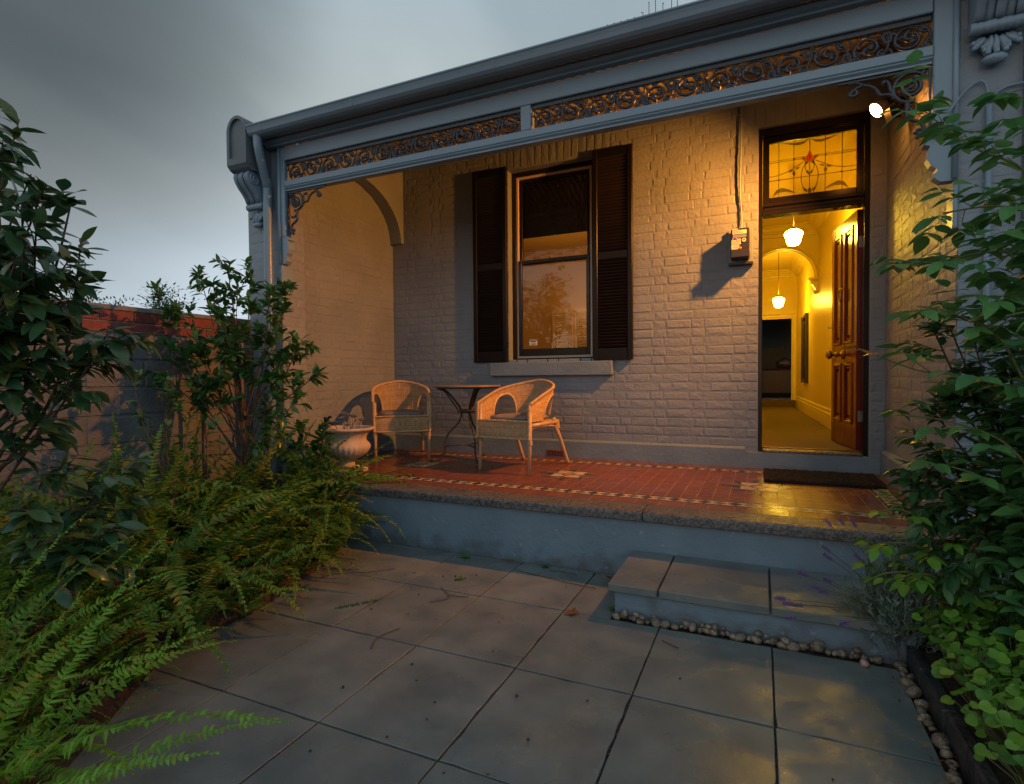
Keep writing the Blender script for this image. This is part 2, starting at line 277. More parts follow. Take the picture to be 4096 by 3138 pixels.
M['riser'] = material('riser_paint', (0.135, 0.205, 0.27), 0.5, (0.18, 0.265, 0.34), 3.5, 0.3, 0.7, detail=8, bump=0.7, bscale=170, bump2=1.2, bscale2=30, dist=0.004)
splash_dirt(M['riser'])

# ---------------------------------------------------------------- helpers
ORG = {}
class G:
    """collects vertices and faces in world coordinates; build() links them as ONE mesh object"""
    def __init__(s): s.v = []; s.f = []; s.s = []
    def add(s, vs, fs, smooth=False):
        o = len(s.v); s.v += [Vector(p) for p in vs]; s.f += [tuple(i + o for i in f) for f in fs]; s.s += [smooth] * len(fs); return s
    def box(s, x0, x1, y0, y1, z0, z1):
        vs = [(x, y, z) for z in (z0, z1) for y in (y0, y1) for x in (x0, x1)]
        return s.add(vs, [(0, 2, 3, 1), (4, 5, 7, 6), (0, 1, 5, 4), (2, 6, 7, 3), (0, 4, 6, 2), (1, 3, 7, 5)])
    def cbox(s, x0, x1, y0, y1, z0, z1, c=0.004):
        vs = []; idx = {}
        def V(p):
            k = tuple(round(q, 6) for q in p)
            if k not in idx: idx[k] = len(vs); vs.append(p)
            return idx[k]
        X, Y, Z = (x0, x1), (y0, y1), (z0, z1)
        sg = (1, -1); fs = []
        def corner(i, j, k, ax):
            p = [X[i] + sg[i] * c, Y[j] + sg[j] * c, Z[k] + sg[k] * c]
            p[ax] = (X, Y, Z)[ax][(i, j, k)[ax]]
            return V(tuple(p))
        for i in (0, 1):
            q = [(i, 0, 0), (i, 1, 0), (i, 1, 1), (i, 0, 1)]; fs.append(tuple(corner(*a, 0) for a in (q if i else q[::-1])))
            q = [(0, i, 0), (0, i, 1), (1, i, 1), (1, i, 0)]; fs.append(tuple(corner(*a, 1) for a in (q if i else q[::-1])))
            q = [(0, 0, i), (1, 0, i), (1, 1, i), (0, 1, i)]; fs.append(tuple(corner(*a, 2) for a in (q if i else q[::-1])))
        for j in (0, 1):
            for k in (0, 1):
                fs.append((corner(0, j, k, 1), corner(1, j, k, 1), corner(1, j, k, 2), corner(0, j, k, 2)))
                fs.append((corner(j, 0, k, 0), corner(j, 1, k, 0), corner(j, 1, k, 2), corner(j, 0, k, 2)))
                fs.append((corner(j, k, 0, 0), corner(j, k, 1, 0), corner(j, k, 1, 1), corner(j, k, 0, 1)))
        for i in (0, 1):
            for j in (0, 1):
                for k in (0, 1): fs.append((corner(i, j, k, 0), corner(i, j, k, 1), corner(i, j, k, 2)))
        return s.add(vs, fs)
    def tube(s, pts, r=0.01, n=6, cap=True, oval=1.0, up=None, closed=False, smooth=True):
        pts = [Vector(p) for p in pts]; m = len(pts)
        if m < 2: return s
        rad = r if isinstance(r, (list, tuple)) else [r] * m
        t0 = (pts[1] - pts[0]).normalized()
        a = Vector(up) if up is not None else (Vector((0, 0, 1)) if abs(t0.z) < 0.9 else Vector((1, 0, 0)))
        vs = []; prev = None
        for i, p in enumerate(pts):
            if closed: t = pts[(i + 1) % m] - pts[i - 1]
            else: t = pts[min(i + 1, m - 1)] - pts[max(i - 1, 0)]
            if t.length < 1e-9: t = prev or t0
            t = t.normalized(); prev = t
            if up is not None: b = t.cross(a); a2 = a
            else:
                a = (a - t * a.dot(t))
                if a.length < 1e-6: a = t.orthogonal()
                a.normalize(); b = t.cross(a); a2 = a
            if b.length > 1e-9: b = b.normalized()
            for k in range(n):
                w = 2 * PI * k / n
                vs.append(p + rad[i] * (math.cos(w) * b + oval * math.sin(w) * a2))
        fs = []
        for i in range(m if closed else m - 1):
            j = (i + 1) % m
            for k in range(n): fs.append((i * n + k, i * n + (k + 1) % n, j * n + (k + 1) % n, j * n + k))
        s.add(vs, fs, smooth)
        if cap and not closed:
            s.add([vs[k] for k in range(n)][::-1], [tuple(range(n))]); s.add([vs[(m - 1) * n + k] for k in range(n)], [tuple(range(n))])
        return s
    def lathe(s, prof, n=24, c=(0, 0, 0), axis='z', rib=None, smooth=True, caps=True):
        c = Vector(c); vs = []
        for i, (r, h) in enumerate(prof):
            for k in range(n):
                w = 2 * PI * k / n; rr = r * (rib(i, w) if rib else 1)
                p = (rr * math.cos(w), rr * math.sin(w), h)
                if axis == 'x': p = (p[2], p[0], p[1])
                elif axis == 'y': p = (p[1], p[2], p[0])
                vs.append(c + Vector(p))
        m = len(prof)
        s.add(vs, [(i * n + k, i * n + (k + 1) % n, (i + 1) * n + (k + 1) % n, (i + 1) * n + k) for i in range(m - 1) for k in range(n)], smooth)
        if caps: s.add(vs[:n][::-1], [tuple(range(n))]); s.add(vs[-n:], [tuple(range(n))])
        return s
    def prism(s, poly, d0, d1, plane='xz', smooth=False):
        """polygon (a, b) in a plane extruded along the third axis; sides and both ends"""
        def P(a, b, d): return {'xz': (a, d, b), 'yz': (d, a, b), 'xy': (a, b, d)}[plane]
        n = len(poly); lo = [P(a, b, d0) for a, b in poly]; hi = [P(a, b, d1) for a, b in poly]
        s.add(lo + hi, [(i, (i + 1) % n, n + (i + 1) % n, n + i) for i in range(n)], smooth)
        s.add(lo, [tuple(range(n))]); s.add(hi, [tuple(range(n))[::-1]]); return s
    def sweep(s, prof, p0, p1, plane='x'):
        """moulding profile [(offset, z)] run between two points (ends closed); offset is along -y (plane x) or given axis"""
        n = len(prof); vs = []
        for p in (p0, p1):
            for a, b in prof: vs.append(Vector(p) + (Vector((0, -a, b)) if plane == 'x' else Vector((-a, 0, b)) if plane == 'y' else Vector((a, 0, b))))
        s.add(vs, [(i, (i + 1) % n, n + (i + 1) % n, n + i) for i in range(n)])
        s.add(vs[:n], [tuple(range(n))]); s.add(vs[n:], [tuple(range(n))[::-1]]); return s
    def blob(s, c, rx, ry, rz, n=10, m=7, rough=0.0, rot=None, seed=0):
        c = Vector(c); vs = []; q = rot or Matrix.Identity(3)
        for i in range(m + 1):
            a = PI * i / m
            for k in range(n):
                w = 2 * PI * k / n
                p = Vector((math.sin(a) * math.cos(w), math.sin(a) * math.sin(w), math.cos(a)))
                d = 1 + rough * mnoise.noise(p * 1.7 + Vector((seed, seed * 1.3, 0)))
                vs.append(c + q @ Vector((p.x * rx * d, p.y * ry * d, p.z * rz * d)))
        return s.add(vs, [(i * n + k, (i + 1) * n + k, (i + 1) * n + (k + 1) % n, i * n + (k + 1) % n) for i in range(m) for k in range(n)], True)
    def mesh(s, name, origin=(0, 0, 0)):
        o = Vector(origin); me = bpy.data.meshes.new(name)
        me.from_pydata([tuple(p - o) for p in s.v], [], s.f)
        me.polygons.foreach_set('use_smooth', s.s)
        me.validate(); me.update(); return me
    def build(s, name, mat, parent=None, origin=None, fix=True):
        org = ORG[parent] if parent is not None else Vector(origin if origin is not None else (0, 0, 0))
        me = s.mesh(name, org)
        if fix:
            import bmesh
            bm = bmesh.new(); bm.from_mesh(me); bmesh.ops.remove_doubles(bm, verts=bm.verts, dist=1e-5); bmesh.ops.recalc_face_normals(bm, faces=bm.faces); bm.to_mesh(me); bm.free()
        o = bpy.data.objects.new(name, me); COL.objects.link(o)
        me.materials.append(M[mat] if isinstance(mat, str) else mat)
        if parent is not None: o.parent = parent
        else: o.location = org
        ORG[o] = org; return o
def tag(o, label=None, cat=None, group=None, kind=None):
    if label: o['label'] = label
    if cat: o['category'] = cat
    if group: o['group'] = group
    if kind: o['kind'] = kind
    return o
def thing(name, label, cat, loc=(0, 0, 0), group=None):
    o = bpy.data.objects.new(name, None); COL.objects.link(o); o.location = loc; o.empty_display_size = 0.05
    ORG[o] = Vector(loc); return tag(o, label, cat, group)
def inst(name, me, parent, mw):
    """one more object that shares mesh data, placed in world space under its thing"""
    o = bpy.data.objects.new(name, me); COL.objects.link(o); o.parent = parent
    o.matrix_basis = Matrix.Translation(-ORG[parent]) @ mw; ORG[o] = ORG[parent]; return o
def meshdata(g, name, mat):
    me = g.mesh(name); me.materials.append(M[mat] if isinstance(mat, str) else mat); return me
def T(x, y, z): return Matrix.Translation((x, y, z))
def smooth_path(pts, n=8, closed=False):
    """Catmull-Rom through points"""
    P = [Vector(p) for p in pts]; out = []; m = len(P)
    for i in range(m if closed else m - 1):
        a, b, c, d = (P[(i - 1) % m], P[i], P[(i + 1) % m], P[(i + 2) % m]) if closed else (P[max(i - 1, 0)], P[i], P[i + 1], P[min(i + 2, m - 1)])
        for k in range(n):
            t = k / n
            out.append(0.5 * ((2 * b) + (c - a) * t + (2 * a - 5 * b + 4 * c - d) * t * t + (3 * b - a - 3 * c + d) * t ** 3))
    if not closed: out.append(P[-1])
    return out
def spiral(cx, cz, r0, r1, a0, a1, n=24):
    return [(cx + (r0 + (r1 - r0) * i / n) * math.cos(a0 + (a1 - a0) * i / n), cz + (r0 + (r1 - r0) * i / n) * math.sin(a0 + (a1 - a0) * i / n)) for i in range(n + 1)]

# ---------------------------------------------------------------- main measures (metres; ground 0, camera above the origin)
FZ = 0.418          # verandah floor
WY = 5.35           # front wall face
XL, XLR = -3.776, -3.93   # left side wall face / back of its arched recess
XR = 0.915          # right side wall face
BY = 3.55           # verandah beam and pier faces
HZ = 0.585          # hall floor

house = thing('terrace_house', 'grey painted brick terrace house with iron lace verandah and lit open doorway', 'house', (-1.4, 5.35, 0))

# ---------------------------------------------------------------- ground, paving
g = G(); g.add([(-60, -30, -0.03), (60, -30, -0.03), (60, 90, -0.03), (-60, 90, -0.03)], [(0, 1, 2, 3)])
ground = tag(g.build('ground', 'soil', origin=(0, 0, -0.03)), kind='structure')
g = G(); g.box(-2.95, 0.53, -2.4, 3.372, -0.028, -0.013)
paving = tag(g.build('paving', 'joint', origin=(0, 0, 0)), kind='structure')
PX = [-2.956, -2.454, -1.952, -1.452, -0.951, -0.455, 0.046, 0.525]
PYS = [3.370, 2.742, 2.114, 1.494, 0.874, 0.254, -0.366, -0.986, -1.6, -2.2]
for i in range(len(PX) - 1):
    for j in range(len(PYS) - 1):
        x0, x1, y1, y0 = PX[i] + .0026, PX[i + 1] - .0026, PYS[j] - .003, PYS[j + 1] + .003
        if j == 0 and i >= 5:
            continue
        if j == 0 and i == 4: x1 = -0.70
        dz = rnd.uniform(-.0018, .0018); j = lambda: rnd.uniform(-.0022, .0022)
        # slab with slightly wandering, chipped arrises
        rim = []
        for (ax, ay, bx, by) in ((x0, y0, x1, y0), (x1, y0, x1, y1), (x1, y1, x0, y1), (x0, y1, x0, y0)):
            for k in range(9):
                t = k / 9; chip = rnd.random() < .07
                cx_, cy_ = (x0 + x1) / 2, (y0 + y1) / 2; px, py = ax + (bx - ax) * t, ay + (by - ay) * t
                d = (.006 if chip else rnd.uniform(0, .0018)); rim.append((px + math.copysign(d, cx_ - px), py + math.copysign(d, cy_ - py)))
        n = len(rim); cx_, cy_ = (x0 + x1) / 2, (y0 + y1) / 2
        inn = [(a + (cx_ - a) * .008, b + (cy_ - b) * .008) for a, b in rim]
        g = G(); g.add([(a, b, -.02) for a, b in rim] + [(a, b, dz - .0016) for a, b in rim] + [(a, b, dz) for a, b in inn], [(i, (i + 1) % n, n + (i + 1) % n, n + i) for i in range(n)] + [(n + i, n + (i + 1) % n, 2 * n + (i + 1) % n, 2 * n + i) for i in range(n)] + [tuple(range(2 * n, 3 * n))])
        g.build('paving_slab', 'slab', paving)

# ---------------------------------------------------------------- verandah floor
g = G(); g.box(XLR - .3, 1.2, 3.39, 5.45, -0.02, FZ - 0.034)
vfloor = tag(g.build('verandah_floor', 'render', origin=(0, 4.4, 0)), kind='structure')
g = G(); g.box(-4.1, 1.1, 3.378, 3.392, -0.01, FZ - 0.05); g.build('riser', 'riser', vfloor)
g = G(); g.box(XLR, .912, 3.555, 5.349, FZ - 0.0335, FZ - 0.0018); g.build('tile_bed', 'grout', vfloor)
# bluestone coping with a rounded nose
cx = [-4.12, -3.62, -2.15, -0.657, 0.95, 1.18]
for a, b in zip(cx[:-1], cx[1:]):
    prof = [(0, 0), (0.205 - .022, 0)]
    prof = [(3.552, FZ), (3.372, FZ - .001)] + [(3.372 - .024 * math.sin(t), FZ - .025 + .024 * math.cos(t)) for t in (0.4, .8, 1.2, PI / 2)] + [(3.347, FZ - .058), (3.352, FZ - .063), (3.552, FZ - .063)]
    g = G(); g.prism(prof, a + .003, b - .003, 'yz'); g.build('coping_stone', 'bluestone', vfloor)
# tiles
tiles = []
TW, TG = 0.1, 0.0016
def rect(x0, x1, y0, y1): return [(x0, y0), (x1, y0), (x1, y1), (x0, y1)]
FX0, FX1, FY0, FY1 = -3.60, 0.70, 3.835, 5.035
mot = [-2.945, -1.481, -0.018]; MY = 4.42
ncol = 43; nrow = 12; pw = (FX1 - FX0) / ncol; ph = (FY1 - FY0) / nrow
tile_mesh = None
def tile_me(w, h, mat, nm='tile'):
    g = G(); g.cbox(-w / 2 + TG, w / 2 - TG, -h / 2 + TG, h / 2 - TG, -.012, 0, .0012); return meshdata(g, nm, mat)
tme = tile_me(pw, ph, 'tile_red')
cells = []
for i in range(ncol):
    for j in range(nrow): cells.append((FX0 + (i + .5) * pw, FY0 + (j + .5) * ph))
cells.sort(key=lambda c: (c[0]) ** 2 + c[1] ** 2)
rest = G()
for k, (x, y) in enumerate(cells):
    if k < 300: inst('tile', tme, vfloor, T(x, y, FZ + rnd.uniform(-.0004, .0004)))
    else: rest.cbox(x - pw / 2 + TG, x + pw / 2 - TG, y - ph / 2 + TG, y + ph / 2 - TG, FZ - .012, FZ, .0012)
# plain red margin tiles outside the borders
def margin(x0, x1, y0, y1, along):
    n = max(1, round(((x1 - x0) if along == 'x' else (y1 - y0)) / 0.15))
    for i in range(n):
        if along == 'x': a, b = x0 + (x1 - x0) * i / n, x0 + (x1 - x0) * (i + 1) / n; rest.cbox(a + TG, b - TG, y0 + TG, y1 - TG, FZ - .012, FZ, .0012)
        else: a, b = y0 + (y1 - y0) * i / n, y0 + (y1 - y0) * (i + 1) / n; rest.cbox(x0 + TG, x1 - TG, a + TG, b - TG, FZ - .012, FZ, .0012)
margin(-3.92, .905, 3.556, 3.705, 'x'); margin(-3.92, .905, 5.165, 5.345, 'x'); margin(.825, .905, 3.705, 5.165, 'y'); margin(-3.92, -3.73, 3.705, 5.165, 'y')
tag(rest.build('plain_tile_field', 'tile_red', vfloor, fix=False), kind='stuff')
# diamond borders: black edge fillets, cream ground tiles, black and olive lozenges
def border(x0, x1, y0, y1, along):
    w = (y1 - y0) if along == 'x' else (x1 - x0); e = .014
    Ln = (x1 - x0) if along == 'x' else (y1 - y0); n = round(Ln / .0935); p = Ln / n
    def P(a, b): return (x0 + a, y0 + b) if along == 'x' else (x1 - b, y0 + a)
    g = G()
    for b0 in (0, w - e):
        q = [P(0, b0), P(Ln, b0), P(Ln, b0 + e), P(0, b0 + e)]; g.prism(q, FZ - .012, FZ + .0002, 'xy')
    g.build('border_fillet', 'tile_black', vfloor)
    g = G(); q = [P(0, e + .001), P(Ln, e + .001), P(Ln, w - e - .001), P(0, w - e - .001)]; g.prism(q, FZ - .012, FZ - .0002, 'xy'); g.build('border_cream_strip', 'tile_cream', vfloor)
    h = w / 2 - e - .002
    ms = []
    for mt in ('tile_black', 'tile_olive'):
        q = [(-p * .47, 0), (0, -h), (p * .47, 0), (0, h)] if along == 'x' else [(-h, 0), (0, -p * .47), (h, 0), (0, p * .47)]
        gg = G(); gg.prism(q, -.01, .0, 'xy'); ms.append(meshdata(gg, 'lozenge_tile', mt))
    for i in range(n):
        x, y = P((i + .5) * p, w / 2); inst('lozenge_tile', ms[i % 2], vfloor, T(x, y, FZ + .0008))
border(-3.73, .825, 3.705, 3.83, 'x'); border(-3.73, .825, 5.04, 5.165, 'x'); border(.705, .825, 3.8305, 5.0395, 'y'); border(-3.73, -3.61, 3.8305, 5.0395, 'y')
# eight-pointed star motifs
def motif(cx_, cy_):
    u = .125; z1 = FZ + .0016
    def piece(poly, mt, dz=0):
        g = G(); g.prism([(cx_ + a * .98, cy_ + b * 1.12) for a, b in poly], FZ - .002, z1 + dz, 'xy'); g.build('star_tile', mt, vfloor)
    for k in range(4):
        c_, s_ = round(math.cos(k * PI / 2)), round(math.sin(k * PI / 2))
        def rt(pts): return [(a * c_ - b * s_, a * s_ + b * c_) for a, b in pts]
        piece(rt([(.126, .001), (.262, .001), (.126, .062)]), 'tile_black'); piece(rt([(.126, -.001), (.126, -.062), (.262, -.001)]), 'tile_olive')
        piece(rt([(.052, .126), (.124, .126), (.175, .175)]), 'tile_black'); piece(rt([(.126, .052), (.176, .173), (.126, .124)]), 'tile_olive')
        piece(rt([(.074, .002), (.124, .05), (.124, .002)]), 'tile_cream'); piece(rt([(.074, -.002), (.124, -.002), (.124, -.05)]), 'tile_olive')
        piece(rt([(.076, .004), (.124, .052), (.124, .124), (.002, .078)]), 'tile_cream')
        piece(rt([(.004, .080), (.122, .124), (.05, .124)]), 'tile_cream')
        piece(rt([(.074, 0), (0, .074), (0, .042), (.042, 0)]), 'tile_red')
    piece([(.041, 0), (0, .041), (-.041, 0), (0, -.041)], 'tile_cream')
    for a, b in ((.017, 0), (-.017, 0), (0, .017), (0, -.017)): piece([(a + .009, b), (a, b + .009), (a - .009, b), (a, b - .009)], 'tile_black', .0008)
for mx_ in mot: motif(mx_, MY)

# ---------------------------------------------------------------- brick walls
BRICKS = []   # (distance, wall key, matrix, w, h)
MORT = 0.010
def brick_me(w, h, seed):
    q = random.Random(seed); g = G(); a = w / 2; b = h / 2; e = q.uniform(.006, .013); dp = q.uniform(.0004, .0022); j = lambda s=.004: q.uniform(-s, s)
    o = [(-a, 0, -b), (a, 0, -b), (a, 0, b), (-a, 0, b)]
    i = [(-a + e + j(), -dp + j(.0014), -b + e + j()), (a - e + j(), -dp + j(.0014), -b + e + j()), (a - e + j(), -dp + j(.0014), b - e + j()), (-a + e + j(), -dp + j(.0014), b - e + j())]
    m = [(j(a * .3), -dp - .001 + j(.0014), j(b * .3))]
    g.add(o + i + m, [(0, 1, 5, 4), (1, 2, 6, 5), (2, 3, 7, 6), (3, 0, 4, 7), (4, 5, 8), (5, 6, 8), (6, 7, 8), (7, 4, 8)])
    return g
def lay(key, a0, a1, z0, z1, place, holes=(), seed=0, head=.108, stret=.222, course=.0835):
    """Flemish bond between a0..a1 (along the wall) and z0..z1; place(a, z) gives the matrix; holes are (a0, a1, z0, z1)"""
    q = random.Random(seed); z = z0; row = 0
    while z < z1 - .03:
        h = min(course, z1 - z); a = a0 - (row % 2) * .165 - q.uniform(0, .03); k = 0
        while a < a1:
            w = (stret if (k + row) % 2 == 0 else head) + q.uniform(-.006, .006)
            x0, x1 = max(a, a0), min(a + w, a1); k += 1; a += w + MORT
            segs = [(x0, x1)]
            for (ha, hb, hz0, hz1) in holes:
                if hz0 < z + h * .5 < hz1:
                    nn = []
                    for (s0, s1) in segs:
                        if s1 <= ha or s0 >= hb: nn.append((s0, s1))
                        else:
                            if s0 < ha: nn.append((s0, ha - .002))
                            if s1 > hb: nn.append((hb + .002, s1))
                    segs = nn
            for s0, s1 in segs:
                if s1 - s0 > .025: BRICKS.append((key, place((s0 + s1) / 2, z + h / 2 - MORT / 2), s1 - s0, h - MORT))
        z += course; row += 1
WIN = (-2.45, -1.52, 1.395, 3.42); DOOR = (-.03, .805, .30, 3.40)
# front wall body (around its openings)
g = G(); y0, y1 = WY + .002, WY + .25
g.box(XLR - .2, WIN[0], y0, y1, 0, 4.3); g.box(WIN[1], DOOR[0], y0, y1, 0, 4.3); g.box(DOOR[1], 1.2, y0, y1, 0, 4.3)
g.box(WIN[0], WIN[1], y0, y1, 0, WIN[2]); g.box(WIN[0], WIN[1], y0, y1, WIN[3], 4.3); g.box(DOOR[0], DOOR[1], y0, y1, DOOR[3], 4.3); g.box(DOOR[0], DOOR[1], y0, y1, 0, HZ - .05)
fwall = g.build('front_wall', 'paint_wall', house, fix=False)
soldier = (-2.62, -1.35, 3.43, 3.665)
dsold = (-.14, .9, 3.41, 3.64)
lay('front_wall', XLR, XR, .60, 4.0, lambda a, z: T(a, WY, z), [WIN, DOOR, soldier, dsold, (-.135, .93, .3, .62)], 3)
a = soldier[0]
while a < soldier[1]:
    BRICKS.append(('front_wall', T(a + .036, WY, (soldier[2] + soldier[3]) / 2) @ Matrix.Rotation(R(6 * (a + 1.98)), 4, 'Y'), .070, .228)); a += .0795
a = dsold[0]
while a < dsold[1] - .05:
    BRICKS.append(('front_wall', T(a + .036, WY, (dsold[2] + dsold[3]) / 2), .070, .222)); a += .0795
# left side wall: pier, recessed arch panel, spandrel
AC, AR, AZ = 4.555, 0.742, 2.79
def roof_z(y): return 3.27 + (y - 3.33) * .258
g = G(); g.box(-4.165, XLR - .06, BY, 5.36, 0, 3.03); g.box(XLR - .06, XLR - .002, BY, 5.36, 0, 3.36); g.box(XLR - .002, XL - .002, BY, 3.815, 0, 3.33); g.box(XLR - .002, XL - .002, 5.298, 5.36, AZ, 3.78)
poly = [(3.815, AZ), (3.815, 4.3), (5.298, 4.3), (5.298, AZ)] + [(AC + AR * math.cos(t), AZ + AR * math.sin(t) * .73) for t in [PI * i / 28 for i in range(1, 28)]]
g2 = G(); n = len(poly)
# spandrel as strips so that the concave outline stays clean
def arch_z(y): 
    d = min(1, abs(y - AC) / AR); return AZ + AR * .73 * math.sqrt(max(0, 1 - d * d))
ys = [AC - AR * math.cos(PI * i / 36) for i in range(37)]
for a, b in zip(ys[:-1], ys[1:]):
    za, zb = arch_z(a), arch_z(b)
    g.add([(XL, a, za), (XL, b, zb), (XL, b, roof_z(b)), (XL, a, roof_z(a)), (XLR - .002, a, za), (XLR - .002, b, zb)], [(0, 1, 2, 3), (0, 4, 5, 1)])
lwall = g.build('side_wall', 'paint_wall', house, fix=False)
rotL = Matrix.Rotation(PI / 2, 4, 'Z')     # faces +x
rotR = Matrix.Rotation(-PI / 2, 4, 'Z')    # faces -x
lay('side_wall', 3.82, 5.345, .45, 3.34, lambda a, z: T(XLR, a, z) @ rotL, [], 5)
lay('side_wall', BY + .005, 3.812, .45, 3.2, lambda a, z: T(XL, a, z) @ rotL, [], 6)
lay('side_wall', -4.16, -3.78, .1, 2.62, lambda a, z: T(a, BY, z), [], 8)
# right side wall and pier
g = G(); g.box(XR + .002, 1.165, BY, 5.36, 0, 4.3); rwall = g.build('side_wall', 'paint_wall', house, fix=False)
lay('side_wall_r', BY + .005, 5.345, .80, 4.0, lambda a, z: T(XR, a, z) @ rotR, [], 9)
lay('side_wall_r', .918, 1.163, .05, 3.9, lambda a, z: T(a, BY, z), [], 10, head=.108, stret=.232)
WALLS = {'front_wall': fwall, 'side_wall': lwall, 'side_wall_r': rwall}
def dist(b): p = b[1].translation; return (p - EYE).length - (2 if b[0] == 'side_wall_r' and p.y < BY + .01 else 0) + (1.5 if b[0] == 'side_wall' else 0)
BRICKS.sort(key=dist)
bcache = {}; joined = {}
for i, (key, mw, w, h) in enumerate(BRICKS):
    if i < 300:
        kk = (round(w, 2), round(h, 3), rnd.randrange(6))
        if kk not in bcache: bcache[kk] = meshdata(brick_me(kk[0], h, i), 'brick', 'paint_wall')
        inst('brick', bcache[kk], WALLS[key], mw)
    else:
        gg = brick_me(w, h, i)
        t = joined.setdefault(key, G()); t.add([mw @ p for p in gg.v], gg.f)
for k, gg in joined.items(): tag(gg.build('brickwork', 'paint_wall', WALLS[k], fix=False), kind='stuff')
# plinths
g = G(); g.prism([(WY + .01, FZ), (WY - .03, FZ), (WY - .03, .585), (WY - .016, .602), (WY + .01, .604)], XLR + .002, -.135, 'yz'); g.build('plinth', 'render', house)
g = G(); g.prism([(WY + .01, FZ), (WY - .028, FZ), (WY - .028, .555), (WY + .01, .560)], -.134, XR - .032, 'yz'); g.build('door_step_base', 'render', house)
g = G(); g.prism([(XR + .01, FZ), (XR - .03, FZ), (XR - .03, .60), (XR - .012, .626), (XR + .01, .63)], 4.20, WY - .002, 'xz'); g.build('plinth', 'render', house)
g = G(); g.prism([(XR + .01, FZ), (XR - .018, FZ), (XR - .018, .80), (XR + .01, .81)], BY + .003, 4.199, 'xz'); g.build('plinth', 'render', house)
g = G(); g.prism([(XLR - .01, FZ), (XLR + .025, FZ), (XLR + .025, .58), (XLR - .01, .60)], 3.82, WY - .032, 'xz'); g.build('plinth', 'render', house)
# terracotta air brick near the floor
g = G(); g.box(-2.02, -1.80, WY - .034, WY - .030, FZ + .012, FZ + .075); vent = g.build('air_brick', 'brick_red', house)
for i in range(6):
    for j in range(2): g = G(); g.box(-2.00 + i * .034, -1.98 + i * .034, WY - .0345 - .0015, WY - .033, FZ + .020 + j * .026, FZ + .036 + j * .026); g.build('vent_hole', 'plastic_black', vent)

# ---------------------------------------------------------------- window
g = G(); g.cbox(-2.652, -1.325, WY - .065, WY + .02, 1.255, 1.3945, .006); g.build('window_sill', 'render', house)
def rect_frame(g, x0, x1, z0, z1, w, ya, yb, wb=None, c=.003):
    wb = w if wb is None else wb
    g.cbox(x0, x0 + w, ya, yb, z0, z1, c); g.cbox(x1 - w, x1, ya, yb, z0, z1, c)
    g.cbox(x0 + w + .0003, x1 - w - .0003, ya + .0004, yb - .0004, z0, z0 + wb, c); g.cbox(x0 + w + .0003, x1 - w - .0003, ya + .0004, yb - .0004, z1 - w, z1, c)
g = G(); rect_frame(g, WIN[0] + .001, WIN[1] - .001, WIN[2] + .001, WIN[3] - .001, .045, WY + .10, WY + .19); window = g.build('window', 'black', house)
g = G(); rect_frame(g, WIN[0] + .047, WIN[1] - .047, WIN[2] + .047, WIN[3] - .047, .024, WY + .115, WY + .185); g.build('stop_bead', 'cream', window)
gx0, gx1 = WIN[0] + .072, WIN[1] - .072
g = G(); rect_frame(g, gx0, gx1, 2.44, WIN[3] - .072, .034, WY + .135, WY + .168, .04); g.build('upper_sash', 'black', window)
g = G(); rect_frame(g, gx0, gx1, WIN[2] + .072, 2.482, .036, WY + .100, WY + .1335, .075); g.build('lower_sash', 'black', window)
g = G(); g.box(gx0 + .034, gx1 - .034, WY + .150, WY + .154, 2.48, WIN[3] - .106); g.build('pane', 'glass', window)
g = G(); g.box(gx0 + .036, gx1 - .036, WY + .116, WY + .120, WIN[2] + .147, 2.446); g.build('pane', 'glass', window)
g = G(); g.cbox(-2.05, -1.99, WY + .094, WY + .101, 2.478, 2.492, .002); g.lathe([(.006, 0), (.009, .006), (.004, .012)], 10, (-2.02, WY + .10, 2.49)); g.build('sash_latch', 'brass', window)
# warning sticker on the glass
g = G(); g.box(-2.262, -2.172, WY + .1125, WY + .1155, 1.578, 1.640); st = g.build('sticker', 'plastic_white', window)
for k, (za, w) in enumerate(((1.615, .05), (1.600, .06), (1.592, .054), (1.585, .058))):
    g = G(); g.box(-2.217 - w / 2, -2.217 + w / 2, WY + .1118, WY + .1124, za, za + (.009 if k == 0 else .003)); g.build('printed_line', 'plastic_black', st)
for xx in (-2.256, -2.19):
    g = G(); g.box(xx, xx + .013, WY + .1118, WY + .1124, 1.624, 1.636); g.build('printed_mark', 'leaf_camellia', st)
def lettering(text, name, mat, parent, x, y, z, size, rotz=0, ext=.0006):
    cu_ = bpy.data.curves.new(name, 'FONT'); cu_.body = text; cu_.size = size; cu_.align_x = 'CENTER'; cu_.align_y = 'CENTER'; cu_.extrude = ext
    o = bpy.data.objects.new(name, cu_); COL.objects.link(o)
    dg = bpy.context.evaluated_depsgraph_get(); me = bpy.data.meshes.new_from_object(o.evaluated_get(dg)); bpy.data.objects.remove(o)
    me.name = name; me.materials.clear(); me.materials.append(M[mat])
    return inst(name, me, parent, T(x, y, z) @ Matrix.Rotation(rotz, 4, 'Z') @ Matrix.Rotation(PI / 2, 4, 'X'))
lettering('WARNING', 'sticker_word', 'leaf_camellia', st, -2.217, WY + .1115, 1.628, .0105)
